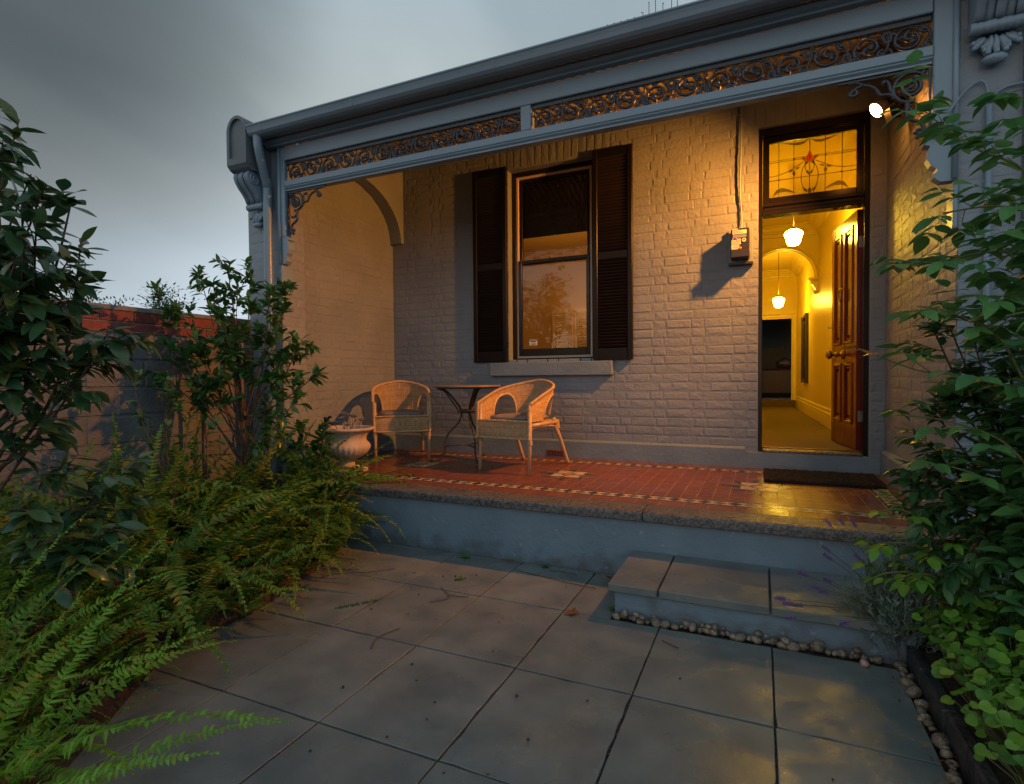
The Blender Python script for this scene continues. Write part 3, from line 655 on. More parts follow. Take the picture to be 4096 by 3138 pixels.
# shutters: stiles, rails and every louvre slat
slat_g = G(); hw = .1485
slat_g.prism([(-.013, .014), (.010, -.012), (.013, -.009), (-.010, .017)], -hw, hw, 'yz')
slat_me = meshdata(slat_g, 'slat', 'slat')
def shutter(x0, x1, label):
    z0, z1 = 1.402, 3.452; ya, yb = WY - .048, WY - .010
    g = G(); g.cbox(x0, x0 + .048, ya, yb, z0, z1, .004); g.cbox(x1 - .048, x1, ya, yb, z0, z1, .004)
    sh = g.build('shutter', 'shutter', house); sh['label'] = label
    for a, b in ((z0, z0 + .115), (z1 - .085, z1), (2.385, 2.455)):
        g = G(); g.cbox(x0 + .0485, x1 - .0485, ya + .004, yb - .003, a, b, .003); g.build('rail', 'shutter', sh)
    g = G(); g.box(x0 + .04, x1 - .04, yb + .0005, yb + .003, z0 + .02, z1 - .02); g.build('backing', 'slat', sh)
    for a, b in ((z0 + .115, 2.385), (2.455, z1 - .085)):
        n = int((b - a) / .0305); p = (b - a) / n
        for i in range(n): inst('slat', slat_me, sh, T((x0 + x1) / 2, (ya + yb) / 2, a + (i + .5) * p))
    for z in (z0 + .15, z1 - .2):
        g = G(); g.cbox((x1 - .004) if x1 < -2 else (x0 - .006), (x1 + .006) if x1 < -2 else (x0 + .004), ya + .012, yb - .008, z, z + .06, .001); g.build('hinge', 'black', sh)
shutter(-2.850, -2.453, 'louvred shutter in shade'); shutter(-1.518, -1.128, 'louvred shutter beside lit brickwork')
# roman blind behind the upper sash
g = G()
for i in range(4): g.cbox(-2.44, -1.53, WY + .262, WY + .268 + .006 * (i % 2), 2.757 + i * .17, 2.757 + i * .17 + .172, .002)
tag(g.build('blind', 'blind', None, origin=(-1.98, WY + .265, 2.757)), 'dark folded cloth blind half lowered behind the sash window', 'blind')

# front room behind the window
g = G()
rx0, rx1, ry0, ry1, rz0, rz1 = -4.3, -.45, WY + .252, 9.2, HZ, 3.45
g.add([(rx0, ry0, rz0), (rx0, ry1, rz0), (rx0, ry1, rz1), (rx0, ry0, rz1)], [(0, 1, 2, 3)]); g.add([(rx0, ry1, rz0), (rx1, ry1, rz0), (rx1, ry1, rz1), (rx0, ry1, rz1)], [(0, 1, 2, 3)])
g.add([(rx1, ry0, rz0), (rx1, ry1, rz0), (rx1, ry1, rz1), (rx1, ry0, rz1)], [(0, 1, 2, 3)]); g.add([(rx0, ry0, rz1), (rx1, ry0, rz1), (rx1, ry1, rz1), (rx0, ry1, rz1)], [(0, 1, 2, 3)])
froom = g.build('front_room_shell', 'room', house, fix=False)
g = G(); g.sweep([(0, 0), (.12, 0), (.12, -.03), (.05, -.06), (.02, -.13), (0, -.13)], (rx0, ry1, rz1 - .002), (rx1, ry1, rz1 - .002)); g.sweep([(0, 0), (.12, 0), (.12, -.03), (.05, -.06), (.02, -.13), (0, -.13)], (rx0, ry0, rz1 - .002), (rx0, ry1 - .13, rz1 - .002), 'y+'); g.build('room_cornice', 'room', house)
g = G(); g.box(rx0, rx1, ry0, ry1, rz0 - .06, rz0); g.build('room_floor', 'carpet', house)
lv = thing('louvred_wardrobe', 'cream louvred wardrobe doors against the wall inside the front room', 'wardrobe', (-2.9, 9.0, HZ))
g = G(); g.box(-3.30, -2.48, 8.98, 9.19, HZ, 2.42); g.build('carcass', 'room', lv)
ls = G(); ls.prism([(-.006, .012), (.006, -.010), (.009, -.007), (-.003, .015)], -.15, .15, 'yz'); lsm = meshdata(ls, 'slat', 'room')
for xc in (-3.085, -2.695):
    g = G(); rect_frame(g, xc - .19, xc + .19, HZ + .05, 2.37, .04, 8.945, 8.978); d = g.build('louvre_door', 'room', lv)
    for i in range(44): inst('slat', lsm, d, T(xc, 8.965, HZ + .12 + i * .0375))
# lit lamp in the front room
lp = thing('table_lamp', 'small lit lamp glowing behind the window glass', 'lamp', (-2.42, 8.4, HZ))
g = G(); g.cbox(-2.62, -2.22, 8.2, 8.6, HZ, HZ + .9, .01); tag(g.build('lamp_table', 'frame_dark', None, origin=(-2.42, 8.4, HZ)), 'dark side table under the lit lamp in the front room', 'side table')
g = G(); g.lathe([(.07, HZ + .901), (.07, HZ + .92), (.02, HZ + .94), (.035, HZ + 1.2), (.015, HZ + 1.5), (.015, HZ + 1.68)], 14, (-2.42, 8.4, 0)); g.build('lamp_base', 'brass', lp)
lamp_soft = material('lamp_shade_glow', (0.9, 0.8, 0.6), 0.5, emit=(1.0, 0.55, 0.2), estr=14.0)
g = G(); g.lathe([(.06, 2.27), (.085, 2.30), (.07, 2.40), (.045, 2.45)], 16, (-2.42, 8.4, 0)); g.build('lamp_globe', lamp_soft, lp)
rl = bpy.data.objects.new('table_lamp_light', bpy.data.lights.new('table_lamp_light', 'POINT')); COL.objects.link(rl); rl.parent = lp; rl.location = (-.25, -.9, 1.9)
rl.data.energy = 23; rl.data.color = (1.0, 0.42, 0.07); rl.data.shadow_soft_size = 0.12

# ---------------------------------------------------------------- door frame, fanlight, door
dx0, dx1 = DOOR[0], DOOR[1]; fy0, fy1 = WY + .035, WY + .15
g = G(); g.cbox(dx0 + .001, dx0 + .032, fy0, fy1, .56, 3.396, .004); g.cbox(dx1 - .036, dx1 - .001, fy0, fy1, .56, 3.396, .004); g.cbox(dx0 + .0325, dx1 - .0365, fy0 + .001, fy1, 3.33, 3.396, .004)
g.cbox(dx0 + .0325, dx1 - .0365, fy0 - .012, fy1, 2.642, 2.675, .004); g.cbox(dx0 + .0325, dx1 - .0365, fy0 + .006, fy1, 2.6755, 2.712, .006); g.cbox(dx0 + .0325, dx1 - .0365, fy0 - .006, fy1, 2.7125, 2.742, .006)
dframe = g.build('door_frame', 'black', house)
g = G(); g.cbox(dx0 + .034, dx1 - .038, WY - .015, WY + .2, HZ - .03, HZ - .004, .006); g.build('door_sill', 'bluestone', house)
g = G(); g.cbox(dx0 + .034, dx1 - .038, WY + .135, WY + .165, HZ - .0035, HZ + .006, .002); g.build('threshold_strip', 'brass', house)
# fanlight sash with leadlight
lx0, lx1, lz0, lz1 = .022, .732, 2.800, 3.258
g = G(); rect_frame(g, dx0 + .034, dx1 - .038, 2.743, 3.3285, .052, WY + .065, WY + .10, .057); fan = g.build('fanlight', 'black', house)
LY = WY + .082
g = G(); g.box(lx0 + .004, lx1 - .003, LY, LY + .004, lz0 + .002, lz1 + .016); g.build('glass_sheet', 'lead_glass', fan)
W_, H_ = lx1 - lx0, lz1 - lz0 + .014
def fp(u, v, d=0): return (lx0 + u * W_, LY - .002 - d, lz0 + v * H_)
def came(pts, r=.0028, nm='lead_came', sm=6):
    g = G(); P = smooth_path([fp(*p) for p in pts], sm) if len(pts) > 2 else [fp(*p) for p in pts]
    g.tube(P, r, 5); return g.build(nm, 'lead', fan)
for u in (.155, .32, .655, .83): came([(u, 0), (u, 1)])
came([(.49, .60), (.49, 1)]); came([(.49, .03), (.49, .55)])
came([(0, .645), (1, .645)], .0022); came([(0, .675), (1, .675)], .0022); came([(0, .315), (1, .315)])
came([(0, .395), (.12, .395), (.26, .45), (.36, .53), (.43, .59)]); came([(1, .395), (.86, .395), (.72, .45), (.62, .53), (.55, .59)])
came([(.47, .60), (.425, .50), (.40, .35), (.41, .18), (.46, .02)]); came([(.51, .60), (.555, .50), (.58, .35), (.57, .18), (.53, .02)])
came([(.445, .58), (.44, .50), (.455, .42), (.49, .36)]); came([(.535, .58), (.54, .50), (.525, .42), (.49, .36)])
def gem(poly, mat, nm):
    g = G(); P = [fp(u, v, .001) for u, v in poly]; n = len(P)
    g.add([(p[0], p[1] - .0025, p[2]) for p in P] + [(p[0], p[1] + .0005, p[2]) for p in P], [tuple(range(n))[::-1]] + [(i, (i + 1) % n, n + (i + 1) % n, n + i) for i in range(n)])
    g.build(nm, mat, fan)
    g = G(); g.tube([fp(u, v, .002) for u, v in poly], .0022, 5, closed=True); g.build('lead_came', 'lead', fan)
gem([(.49, .78), (.505, .72), (.52, .66), (.515, .60), (.49, .565), (.465, .60), (.46, .66), (.475, .72)], 'lead_red', 'petal')
gem([(.458, .61), (.44, .66), (.40, .68), (.42, .63), (.455, .575)], 'lead_red', 'petal'); gem([(.522, .61), (.54, .66), (.585, .68), (.56, .63), (.525, .575)], 'lead_red', 'petal')
gem([(.44, .565), (.455, .585), (.485, .56), (.445, .52)], 'lead_green', 'leaf_piece'); gem([(.54, .565), (.525, .585), (.495, .56), (.535, .52)], 'lead_green', 'leaf_piece')
for s in (1, -1):
    q = lambda u: .49 + s * u
    gem([(q(.165), .455), (q(.125), .475), (q(.10), .50), (q(.135), .495)], 'lead_green', 'leaf_piece'); gem([(q(.17), .455), (q(.21), .47), (q(.235), .43), (q(.20), .435)], 'lead_green', 'leaf_piece')
    gem([(q(.168), .45), (q(.185), .40), (q(.168), .33), (q(.152), .40)], 'lead_green', 'leaf_piece')
    gem([(q(.01), .99), (q(.06), .92), (q(.12), .905), (q(.2), .93), (q(.31), .995), (q(.22), .955), (q(.12), .94), (q(.06), .95)], 'lead_green', 'leaf_piece')
    gem([(q(.15), .04), (q(.22), .11), (q(.30), .16), (q(.36), .13), (q(.41), .01), (q(.34), .085), (q(.26), .09)], 'lead_green', 'leaf_piece')
    gem([(q(.02), .03), (q(.035), .09), (q(.06), .10), (q(.08), .16), (q(.055), .06)], 'lead_green', 'leaf_piece')
    gem([(q(.005), .33), (q(.03), .38), (q(.035), .43), (q(.012), .40)], 'lead_green', 'leaf_piece')
    for u, v in ((.168, .66), (.335, .315)):
        gem([(q(u) + .009 * math.cos(t), v + .016 * math.sin(t)) for t in [k * PI / 4 for k in range(8)]], 'lead_red', 'jewel')
gem([(.475, .01), (.505, .01), (.51, .07), (.49, .115), (.47, .07)], 'lead_green', 'leaf_piece')

# door leaf: hinged on the right jamb, swung in
th = R(8.5); hinge = Vector((.775, WY + .155, 0))
DM = T(*hinge) @ Matrix.Rotation(PI / 2 + th, 4, 'Z')     # local x along the leaf away from the hinge, local -y... outer face
LW, LH = .745, 2.04; z0 = HZ + .008
def dl(p): return DM @ Vector(p)
def dbox(g, x0, x1, y0, y1, za, zb, c=.003):
    q = G(); q.cbox(x0, x1, y0, y1, za, zb, c); g.add([dl(p) for p in q.v], q.f)
# outer (panelled) face is local +y side (faces the hall's left)
g = G(); dbox(g, 0, LW, -.002, .030, z0, z0 + LH); door = g.build('door', 'door', house); door['label'] = 'dark red gloss panelled door swung inward'
for a, b, za, zb in ((0, .105, z0, z0 + LH), (LW - .105, LW, z0, z0 + LH), (.32, .425, z0, z0 + LH)):
    g = G(); dbox(g, a, b, .0302, .043, za, zb); g.build('stile', 'door', door)
for a, b in ((.1055, .3195), (.4255, LW - .1055)):
    for za, zb in ((z0, z0 + .22), (z0 + .74, z0 + .93), (z0 + LH - .11, z0 + LH)):
        g = G(); dbox(g, a, b, .0302, .0425, za, zb); g.build('rail', 'door', door)
    for za, zb in ((z0 + .22, z0 + .74), (z0 + .93, z0 + LH - .11)):
        g = G(); dbox(g, a + .055, b - .055, .0302, .038, za + .06, zb - .06, .006); pn = g.build('panel', 'door', door)
        g = G()
        for (p, q, r, s, e) in ((a - .012, a + .022, za - .012, zb + .012, .054), (b - .022, b + .012, za - .012, zb + .012, .054), (a + .022, b - .022, za - .012, za + .022, .0535), (a + .022, b - .022, zb - .022, zb + .012, .0535)): dbox(g, p, q, .031, e, r, s, .008)
        for (p, q, r, s, e) in ((a + .0225, a + .042, za + .0225, zb - .0225, .044), (b - .042, b - .0225, za + .0225, zb - .0225, .044), (a + .0425, b - .0425, za + .0225, za + .042, .0435), (a + .0425, b - .0425, zb - .042, zb - .0225, .0435)): dbox(g, p, q, .031, e, r, s, .005)
        g.build('bolection_moulding', 'door', pn)
# centre knob
kz = z0 + .83
def dlathe(prof, x, z, n=18, rib=None):
    q = G(); q.lathe(prof, n, (0, 0, 0), 'y', rib); g = G(); g.add([dl(p + Vector((x, 0, z))) for p in q.v], q.f, True); return g
kn = dlathe([(.045, .043), (.045, .049), (.034, .056), (.016, .062), (.013, .078), (.024, .092), (.026, .104), (.014, .118), (.012, .130)], .3725, kz).build('door_knob', 'brass', door)
dlathe([(.012, .129), (.030, .138), (.040, .152), (.039, .166), (.026, .178), (.008, .183)], .3725, kz, 40, lambda i, w: 1 + .08 * math.cos(10 * w)).build('knob_grip', 'brass', kn)
g = dlathe([(.018, .055), (.018, .062), (.010, .070)], .3725, z0 + 1.42); 
kk = g.build('door_knocker', 'brass', door)
g = G(); g.tube([dl((.3725 + .034 * math.sin(t), .072, z0 + 1.37 + .055 * math.cos(t))) for t in [k * PI / 9 for k in range(18)]], .006, 6, closed=True); g.build('ring', 'brass', kk)
g = G(); g.tube([dl((LW - .03, .043, z0 + 1.10)), dl((LW - .03, .075, z0 + 1.10))], .006, 8); q2 = g.build('key', 'steel', door)
g = G(); q = G(); q.cbox(LW - .045, LW - .015, .075, .079, z0 + 1.085, z0 + 1.115, .001); g.add([dl(p) for p in q.v], q.f); g.build('key_head', 'steel', q2)
for z in (z0 + .24, z0 + 1.72):
    g = G(); dbox(g, -.003, -.0002, .002, .030, z, z + .095, .001); g.build('hinge', 'steel', door)

# ---------------------------------------------------------------- hall
HX0 = -.22
def hx(y): return .825 + (.655 - .825) * (y - 5.6) / 7.2      # the right wall runs slightly inwards
HC = 3.42; HF = 12.8; AY = 9.15
g = G()
g.add([(hx(5.5), 5.50, HZ), (hx(AY), AY, HZ), (hx(AY), AY, HC), (hx(5.5), 5.50, HC)], [(0, 1, 2, 3)])
g.add([(hx(AY) - .0, AY, HZ), (hx(HF), HF, HZ), (hx(HF), HF, HC), (hx(AY), AY, HC)], [(0, 1, 2, 3)])
g.add([(HX0, 5.5, HZ), (HX0, HF, HZ), (HX0, HF, HC), (HX0, 5.5, HC)], [(0, 1, 2, 3)])
g.add([(HX0, 5.58, HZ), (-.03, 5.58, HZ), (-.03, 5.58, HC), (HX0, 5.58, HC)], [(0, 1, 2, 3)]); g.add([(-.1, 5.602, 3.40), (.85, 5.602, 3.40), (.85, 5.602, 3.5), (-.1, 5.602, 3.5)], [(0, 1, 2, 3)])
# far wall around the doorway
g.add([(HX0, HF, HZ), (0.0, HF, HZ), (0.0, HF, 2.41), (HX0, HF, 2.41)], [(0, 1, 2, 3)]); g.add([(.555, HF, HZ), (.7, HF, HZ), (.7, HF, 2.41), (.555, HF, 2.41)], [(0, 1, 2, 3)]); g.add([(HX0, HF, 2.41), (.7, HF, 2.41), (.7, HF, HC), (HX0, HF, HC)], [(0, 1, 2, 3)])
g.build('hall_wall', 'hall', house, fix=False)
g = G(); g.add([(HX0, 5.5, HC), (.85, 5.5, HC), (.72, HF, HC), (HX0, HF, HC)], [(0, 1, 2, 3)]); g.build('hall_ceiling', 'hall_trim', house, fix=False)
g = G(); g.box(HX0, .86, 5.50, HF, HZ - .05, HZ); g.build('hall_carpet', 'carpet', house)
g = G(); g.box(HX0, .70, HF - .02, HF + .3, HZ, .728); g.build('hall_step', 'carpet', house)
corn = [(0, 0), (.15, 0), (.15, -.02), (.12, -.03), (.10, -.07), (.04, -.12), (.03, -.15), (0, -.16)]
def run(prof, p0, p1, nx):
    """moulding along p0-p1 with offsets along the horizontal direction nx"""
    g = G(); n = len(prof); nx = Vector((nx[0], nx[1], 0)); vs = []
    for p in (p0, p1): vs += [Vector(p) + nx * a + Vector((0, 0, b)) for a, b in prof]
    g.add(vs, [(i, (i + 1) % n, n + (i + 1) % n, n + i) for i in range(n)]); g.add(vs[:n], [tuple(range(n))]); g.add(vs[n:], [tuple(range(n))[::-1]]); return g
run(corn, (hx(5.62), 5.62, HC - .002), (hx(AY - .06), AY - .06, HC - .002), (-1, 0)).build('hall_cornice', 'hall_trim', house)
run(corn, (HX0, AY - .061, HC - .003), (hx(AY), AY - .061, HC - .003), (0, -1)).build('hall_cornice', 'hall_trim', house)
run(corn, (hx(AY + .1), AY + .1, HC - .002), (hx(HF), HF - .001, HC - .002), (-1, 0)).build('hall_cornice', 'hall_trim', house)
run(corn, (HX0, HF - .001, HC - .003), (hx(HF), HF - .001, HC - .003), (0, -1)).build('hall_cornice', 'hall_trim', house)
sk = [(0, 0), (.028, 0), (.028, .13), (.022, .15), (.030, .165), (.016, .19), (.018, .215), (0, .235)]
run(sk, (hx(5.6), 5.6, HZ), (hx(HF - .02), HF - .02, HZ), (-1, 0)).build('skirting', 'hall_trim', house)
ar = [(0, 0), (.035, 0), (.035, .02), (.02, .035), (.02, .08), (.028, .095), (0, .105)]
def archi(x0, x1, z0_, z1_, y):
    g = G()
    for xa, s in ((x0, -1), (x1, 1)):
        vs = []
        for z in (z0_, z1_): vs += [(xa + s * b, y - a, z) for a, b in ar]
        n = len(ar); g.add(vs, [(i, (i + 1) % n, n + (i + 1) % n, n + i) for i in range(n)])
    vs = []
    for x in (x0 - .105, x1 + .105): vs += [(x, y - a - .0005, z1_ + b) for a, b in ar]
    n = len(ar); g.add(vs, [(i, (i + 1) % n, n + (i + 1) % n, n + i) for i in range(n)]); g.add(vs[:n], [tuple(range(n))]); g.add(vs[n:], [tuple(range(n))[::-1]])
    return g
archi(0.0, .555, .728, 2.41, HF - .001).build('architrave', 'hall_trim', house)
# hall arch on corbels
acx, arad, az = (HX0 + hx(AY)) / 2 + .0, (hx(AY) - HX0) / 2 - .012, 2.645
g = G(); m = 40
arc = [(acx - arad * .97 * math.cos(PI * i / m), az + arad * .97 * math.sin(PI * i / m)) for i in range(m + 1)]
for (a, b), (c, d) in zip(arc[:-1], arc[1:]):
    g.add([(a, AY - .06, b), (c, AY - .06, d), (c, AY - .06, HC), (a, AY - .06, HC)], [(0, 1, 2, 3)]); g.add([(a, AY - .06, b), (c, AY - .06, d), (c, AY + .1, d), (a, AY + .1, b)], [(0, 1, 2, 3)])
    g.add([(a, AY + .1, b), (c, AY + .1, d), (c, AY + .1, HC), (a, AY + .1, HC)], [(0, 1, 2, 3)])
for xa, xb in ((arc[-1][0], hx(AY)), (HX0, arc[0][0])): g.box(xa, xb, AY - .06, AY + .1, az, HC)
g.build('hall_arch', 'hall', house, fix=False)
for rr, yy, tr in ((.985, -.070, .012), (.93, -.066, .008), (1.05, -.066, .009)):
    g = G(); g.tube([(acx - arad * rr * math.cos(PI * i / m), AY + yy + .004, az + arad * rr * math.sin(PI * i / m)) for i in range(m + 1)], tr, 6); g.build('arch_moulding', 'hall_trim', house)
x_ = hx(AY)
g = G(); g.cbox(x_ - .13, x_ + .02, AY - .085, AY + .11, az - .03, az - .001, .006); g.cbox(x_ - .105, x_ + .02, AY - .075, AY + .10, az - .055, az - .0305, .008)
g.prism([(x_, az - .056), (x_ - .09, az - .056), (x_ - .085, az - .09), (x_ - .05, az - .14), (x_ - .035, az - .19), (x_, az - .2)], AY - .06, AY + .085, 'xz')
g.blob((x_ - .03, AY - .0, az - .20), .035, .05, .035, 10, 7, .3); g.build('arch_corbel', 'hall_trim', house)
# pendant lamps
def pendant(x, y, z, sz, label, cz):
    p = thing('pendant_lamp', label, 'lamp', (x, y, z), 'opal pendant lamps in the hall')
    k = sz / .105
    g = G(); g.lathe([(.005, z + .09 * k), (.055 * k, z + .088 * k), (.095 * k, z + .062 * k), (.105 * k, z + .045 * k), (.104 * k, z + .022 * k), (.095 * k, z + .012 * k), (.088 * k, z - .03 * k), (.075 * k, z - .075 * k), (.055 * k, z - .10 * k), (.02 * k, z - .112 * k), (.003, z - .115 * k)], 28, (x, y, 0)); g.build('glass_shade', 'opal', p)
    g = G(); g.lathe([(.045 * k, z + .089 * k), (.035 * k, z + .105 * k), (.015 * k, z + .125 * k)], 16, (x, y, 0)); g.build('gallery', 'brass', p)
    g = G(); g.tube([(x, y, z + .12 * k), (x, y, cz - .03)], .006, 8); g.build('rod', 'brass', p)
    g = G(); g.lathe([(.02, cz - .05), (.06, cz - .02), (.06, cz - .003)], 18, (x, y, 0)); g.build('ceiling_cup', 'hall_trim', p)
pendant(.300, 6.55, 2.69, .088, 'nearer opal glass pendant lamp hanging just inside the front door', HC)
pendant(.262, 10.7, 2.515, .094, 'opal glass pendant lamp hanging beyond the hall arch', HC)
g = G(); g.lathe([(.03, HC - .022), (.10, HC - .018), (.16, HC - .012), (.17, HC - .002)], 30, (.262, 10.7, 0), rib=lambda i, w: 1 + .06 * math.cos(12 * w)); g.build('ceiling_rose', 'hall_trim', house)
# narrow framed mirror on the hall wall
def wallbox(g, ya, yb, za, zb, d0, d1, c=.004):
    for_x = hx((ya + yb) / 2); q = G(); q.cbox(for_x - d1, for_x - d0, ya, yb, za, zb, c); g.add(q.v, q.f)
pf = thing('hall_mirror', 'tall dark framed mirror hanging on the yellow hall wall', 'mirror', (hx(10.85), 10.85, 1.106))
g = G(); wallbox(g, 10.45, 10.51, 1.106, 2.28, 0, .045); wallbox(g, 11.24, 11.30, 1.106, 2.28, 0, .045); wallbox(g, 10.511, 11.239, 1.106, 1.166, 0, .044); wallbox(g, 10.511, 11.239, 2.22, 2.28, 0, .044); g.build('frame', 'frame_dark', pf)
g = G(); wallbox(g, 10.51, 11.24, 1.165, 2.221, .001, .02); g.build('mirror_glass', 'mirror', pf)
# back room seen through the far doorway
g = G(); bx0, bx1, by0, by1 = -1.6, 2.2, HF + .02, 18.0
g.add([(bx0, by0, .728), (bx0, by1, .728), (bx0, by1, 3.3), (bx0, by0, 3.3)], [(0, 1, 2, 3)]); g.add([(bx1, by0, .728), (bx1, by1, .728), (bx1, by1, 3.3), (bx1, by0, 3.3)], [(0, 1, 2, 3)]); g.add([(bx0, by1, .728), (bx1, by1, .728), (bx1, by1, 3.3), (bx0, by1, 3.3)], [(0, 1, 2, 3)]); g.add([(bx0, by0, 3.3), (bx1, by0, 3.3), (bx1, by1, 3.3), (bx0, by1, 3.3)], [(0, 1, 2, 3)])
g.build('back_room_shell', 'dark_room', house, fix=False)
g = G(); g.box(bx0, bx1, HF + .3, by1, .65, .727); g.build('back_room_floor', 'carpet', house)
sf = thing('sofa', 'dark leather sofa seen from behind through the far doorway', 'sofa', (.1, 14.3, .728))
g = G(); g.cbox(-.9, .72, 14.0, 14.22, .79, 1.40, .05); g.build('backrest', 'leather', sf)
g = G(); g.cbox(-.9, .72, 14.221, 14.9, .79, 1.12, .05); g.build('seat', 'leather', sf)
for xa in (-1.08, .721): g = G(); g.cbox(xa, xa + .18, 14.02, 14.9, .79, 1.30, .05); g.build('arm', 'leather', sf)
for xa in (-1.0, .78):
    for ya in (14.1, 14.8): g = G(); g.lathe([(.025, .728), (.035, .79)], 10, (xa, ya, 0)); g.build('leg', 'frame_dark', sf)
g = G(); g.blob((.48, 14.12, 1.50), .17, .08, .13, 14, 9, .15); tag(g.build('cushion', 'leather', None, origin=(.48, 14.12, 1.40)), 'dark scatter cushion on top of the leather sofa back', 'cushion')
mp_ = thing('wall_picture', 'dark framed picture on the far wall of the dim back room', 'picture', (.2, 17.97, 1.2))
g = G(); rect_frame(g, -.20, .62, 1.05, 2.10, .05, 17.95, 17.985); g.build('frame', 'frame_dark', mp_)
g = G(); g.box(-.15, .57, 17.97, 17.976, 1.10, 2.05); g.build('canvas', 'leather', mp_)

# ---------------------------------------------------------------- verandah timber, iron lace, gutter, roof
bx0, bx1 = -3.70, .800
g = G(); g.cbox(bx0, bx1, BY - .03, BY + .05, 2.872, 2.925, .005); beam = g.build('verandah_beam', 'paint_timber', house)
g = G(); g.prism([(BY - .022, 2.8715), (BY - .026, 2.862), (BY - .012, 2.850), (BY - .014, 2.838), (BY + .044, 2.836), (BY + .046, 2.8715)], bx0 + .001, bx1 - .001, 'yz'); g.build('beam_moulding', 'paint_timber', beam)
for sx, xa, xb in ((1, XL + .003, bx0 - .001), (-1, bx1 + .001, XR - .004)):
    ge = sx * .001
    g = G(); g.cbox(xa, xb, BY - .025, BY + .045, 2.455, 3.30, .005); po = g.build('half_post', 'paint_timber', house)
    # corbel foot
    e = bx0 + .055 if sx > 0 else bx1 - .055; w = xa if sx > 0 else xb
    def cp(pts): return [(w + sx * (a * (abs(e - w))), z) for a, z in pts]
    g = G(); g.prism(cp([(0, 2.4545), (.72, 2.4545), (.88, 2.44), (.88, 2.425), (.72, 2.415), (.78, 2.385), (.80, 2.35), (.70, 2.315), (.56, 2.295), (.52, 2.28), (.62, 2.268), (.62, 2.25), (.45, 2.225), (0, 2.225)]), BY - .022, BY + .042, 'xz'); g.build('corbel_foot', 'paint_timber', po)
    g = G(); g.cbox(min(w, w + sx * .022), max(w, w + sx * .022), BY - .020, BY + .10, 1.98, 2.2245, .004); g.build('wall_plate', 'paint_timber', po)
    # quadrant moulding beside the post
    g = G(); g.tube([(w + sx * .018, BY - .030, 2.23), (w + sx * .018, BY - .030, 3.29)], .014, 8); g.build('post_bead', 'paint_timber', po)
mx0, mx1 = -1.513, -1.437
g = G(); g.cbox(mx0, mx1, BY - .026, BY + .044, 2.9255, 3.092, .004); g.build('frieze_post', 'paint_timber', house)
# fascia and mouldings over the frieze
g = G(); g.cbox(bx0 + .002, bx1 - .002, BY - .028, BY + .04, 3.093, 3.205, .005); g.build('fascia', 'paint_timber', house)
g = G(); g.prism([(BY - .028, 3.2055), (BY - .075, 3.2055), (BY - .08, 3.215), (BY - .105, 3.222), (BY - .125, 3.236), (BY - .125, 3.248), (BY - .02, 3.249)], bx0 - .15, bx1 + .10, 'yz'); g.build('eaves_moulding', 'gutter', house)
gp = [(3.295, 3.318), (3.288, 3.326), (3.279, 3.322), (3.277, 3.312), (3.284, 3.305), (3.292, 3.285), (3.300, 3.262), (3.316, 3.246), (3.340, 3.236), (3.375, 3.232), (3.425, 3.2495), (3.425, 3.262), (3.345, 3.243), (3.315, 3.256), (3.303, 3.300)]
gl0, gl1 = -3.862, 1.25
g = G(); g.prism(gp, gl0, gl1, 'yz'); gut = g.build('gutter', 'gutter', house)
g = G(); g.box(gl0 + .001, gl0 + .005, 3.306, 3.43, 3.246, 3.31); g.build('gutter_end', 'gutter', gut)
for x in (-3.72, -2.79, -1.62, -.02):
    q = [(a - .0022, b - .002 if b < 3.3 else b + .001) for a, b in gp[4:10]] + [(a + .001, b + .001) for a, b in gp[4:10]][::-1]
    g = G(); g.prism(q, x, x + .022, 'yz'); g.build('gutter_joint', 'gutter', gut)
# corrugated verandah roof from gutter up to the wall (single rolled sheets)
nx_ = 320; X0, X1 = -3.92, 1.16; P_ = .076
g = G(); rows = [(3.33, 3.285), (3.6, 3.345), (4.2, 3.50), (4.8, 3.66), (5.35, 3.80)]; vs = []
for (y, z) in rows:
    for i in range(nx_ + 1):
        x = X0 + (X1 - X0) * i / nx_; vs.append((x, y, z + .0085 * math.sin(2 * PI * x / P_)))
k = nx_ + 1
g.add(vs, [(j * k + i, j * k + i + 1, (j + 1) * k + i + 1, (j + 1) * k + i) for j in range(len(rows) - 1) for i in range(nx_)], True)
roof = g.build('verandah_roof', 'roof', house, fix=False)
so = roof.modifiers.new('thickness', 'SOLIDIFY'); so.thickness = .004
for yb, zb in ((4.05, 3.437), (4.95, 3.675)):
    g = G(); g.box(XL + .004, XR - .005, yb, yb + .04, zb - .055, zb - .004); g.build('roof_purlin', 'roof', house)
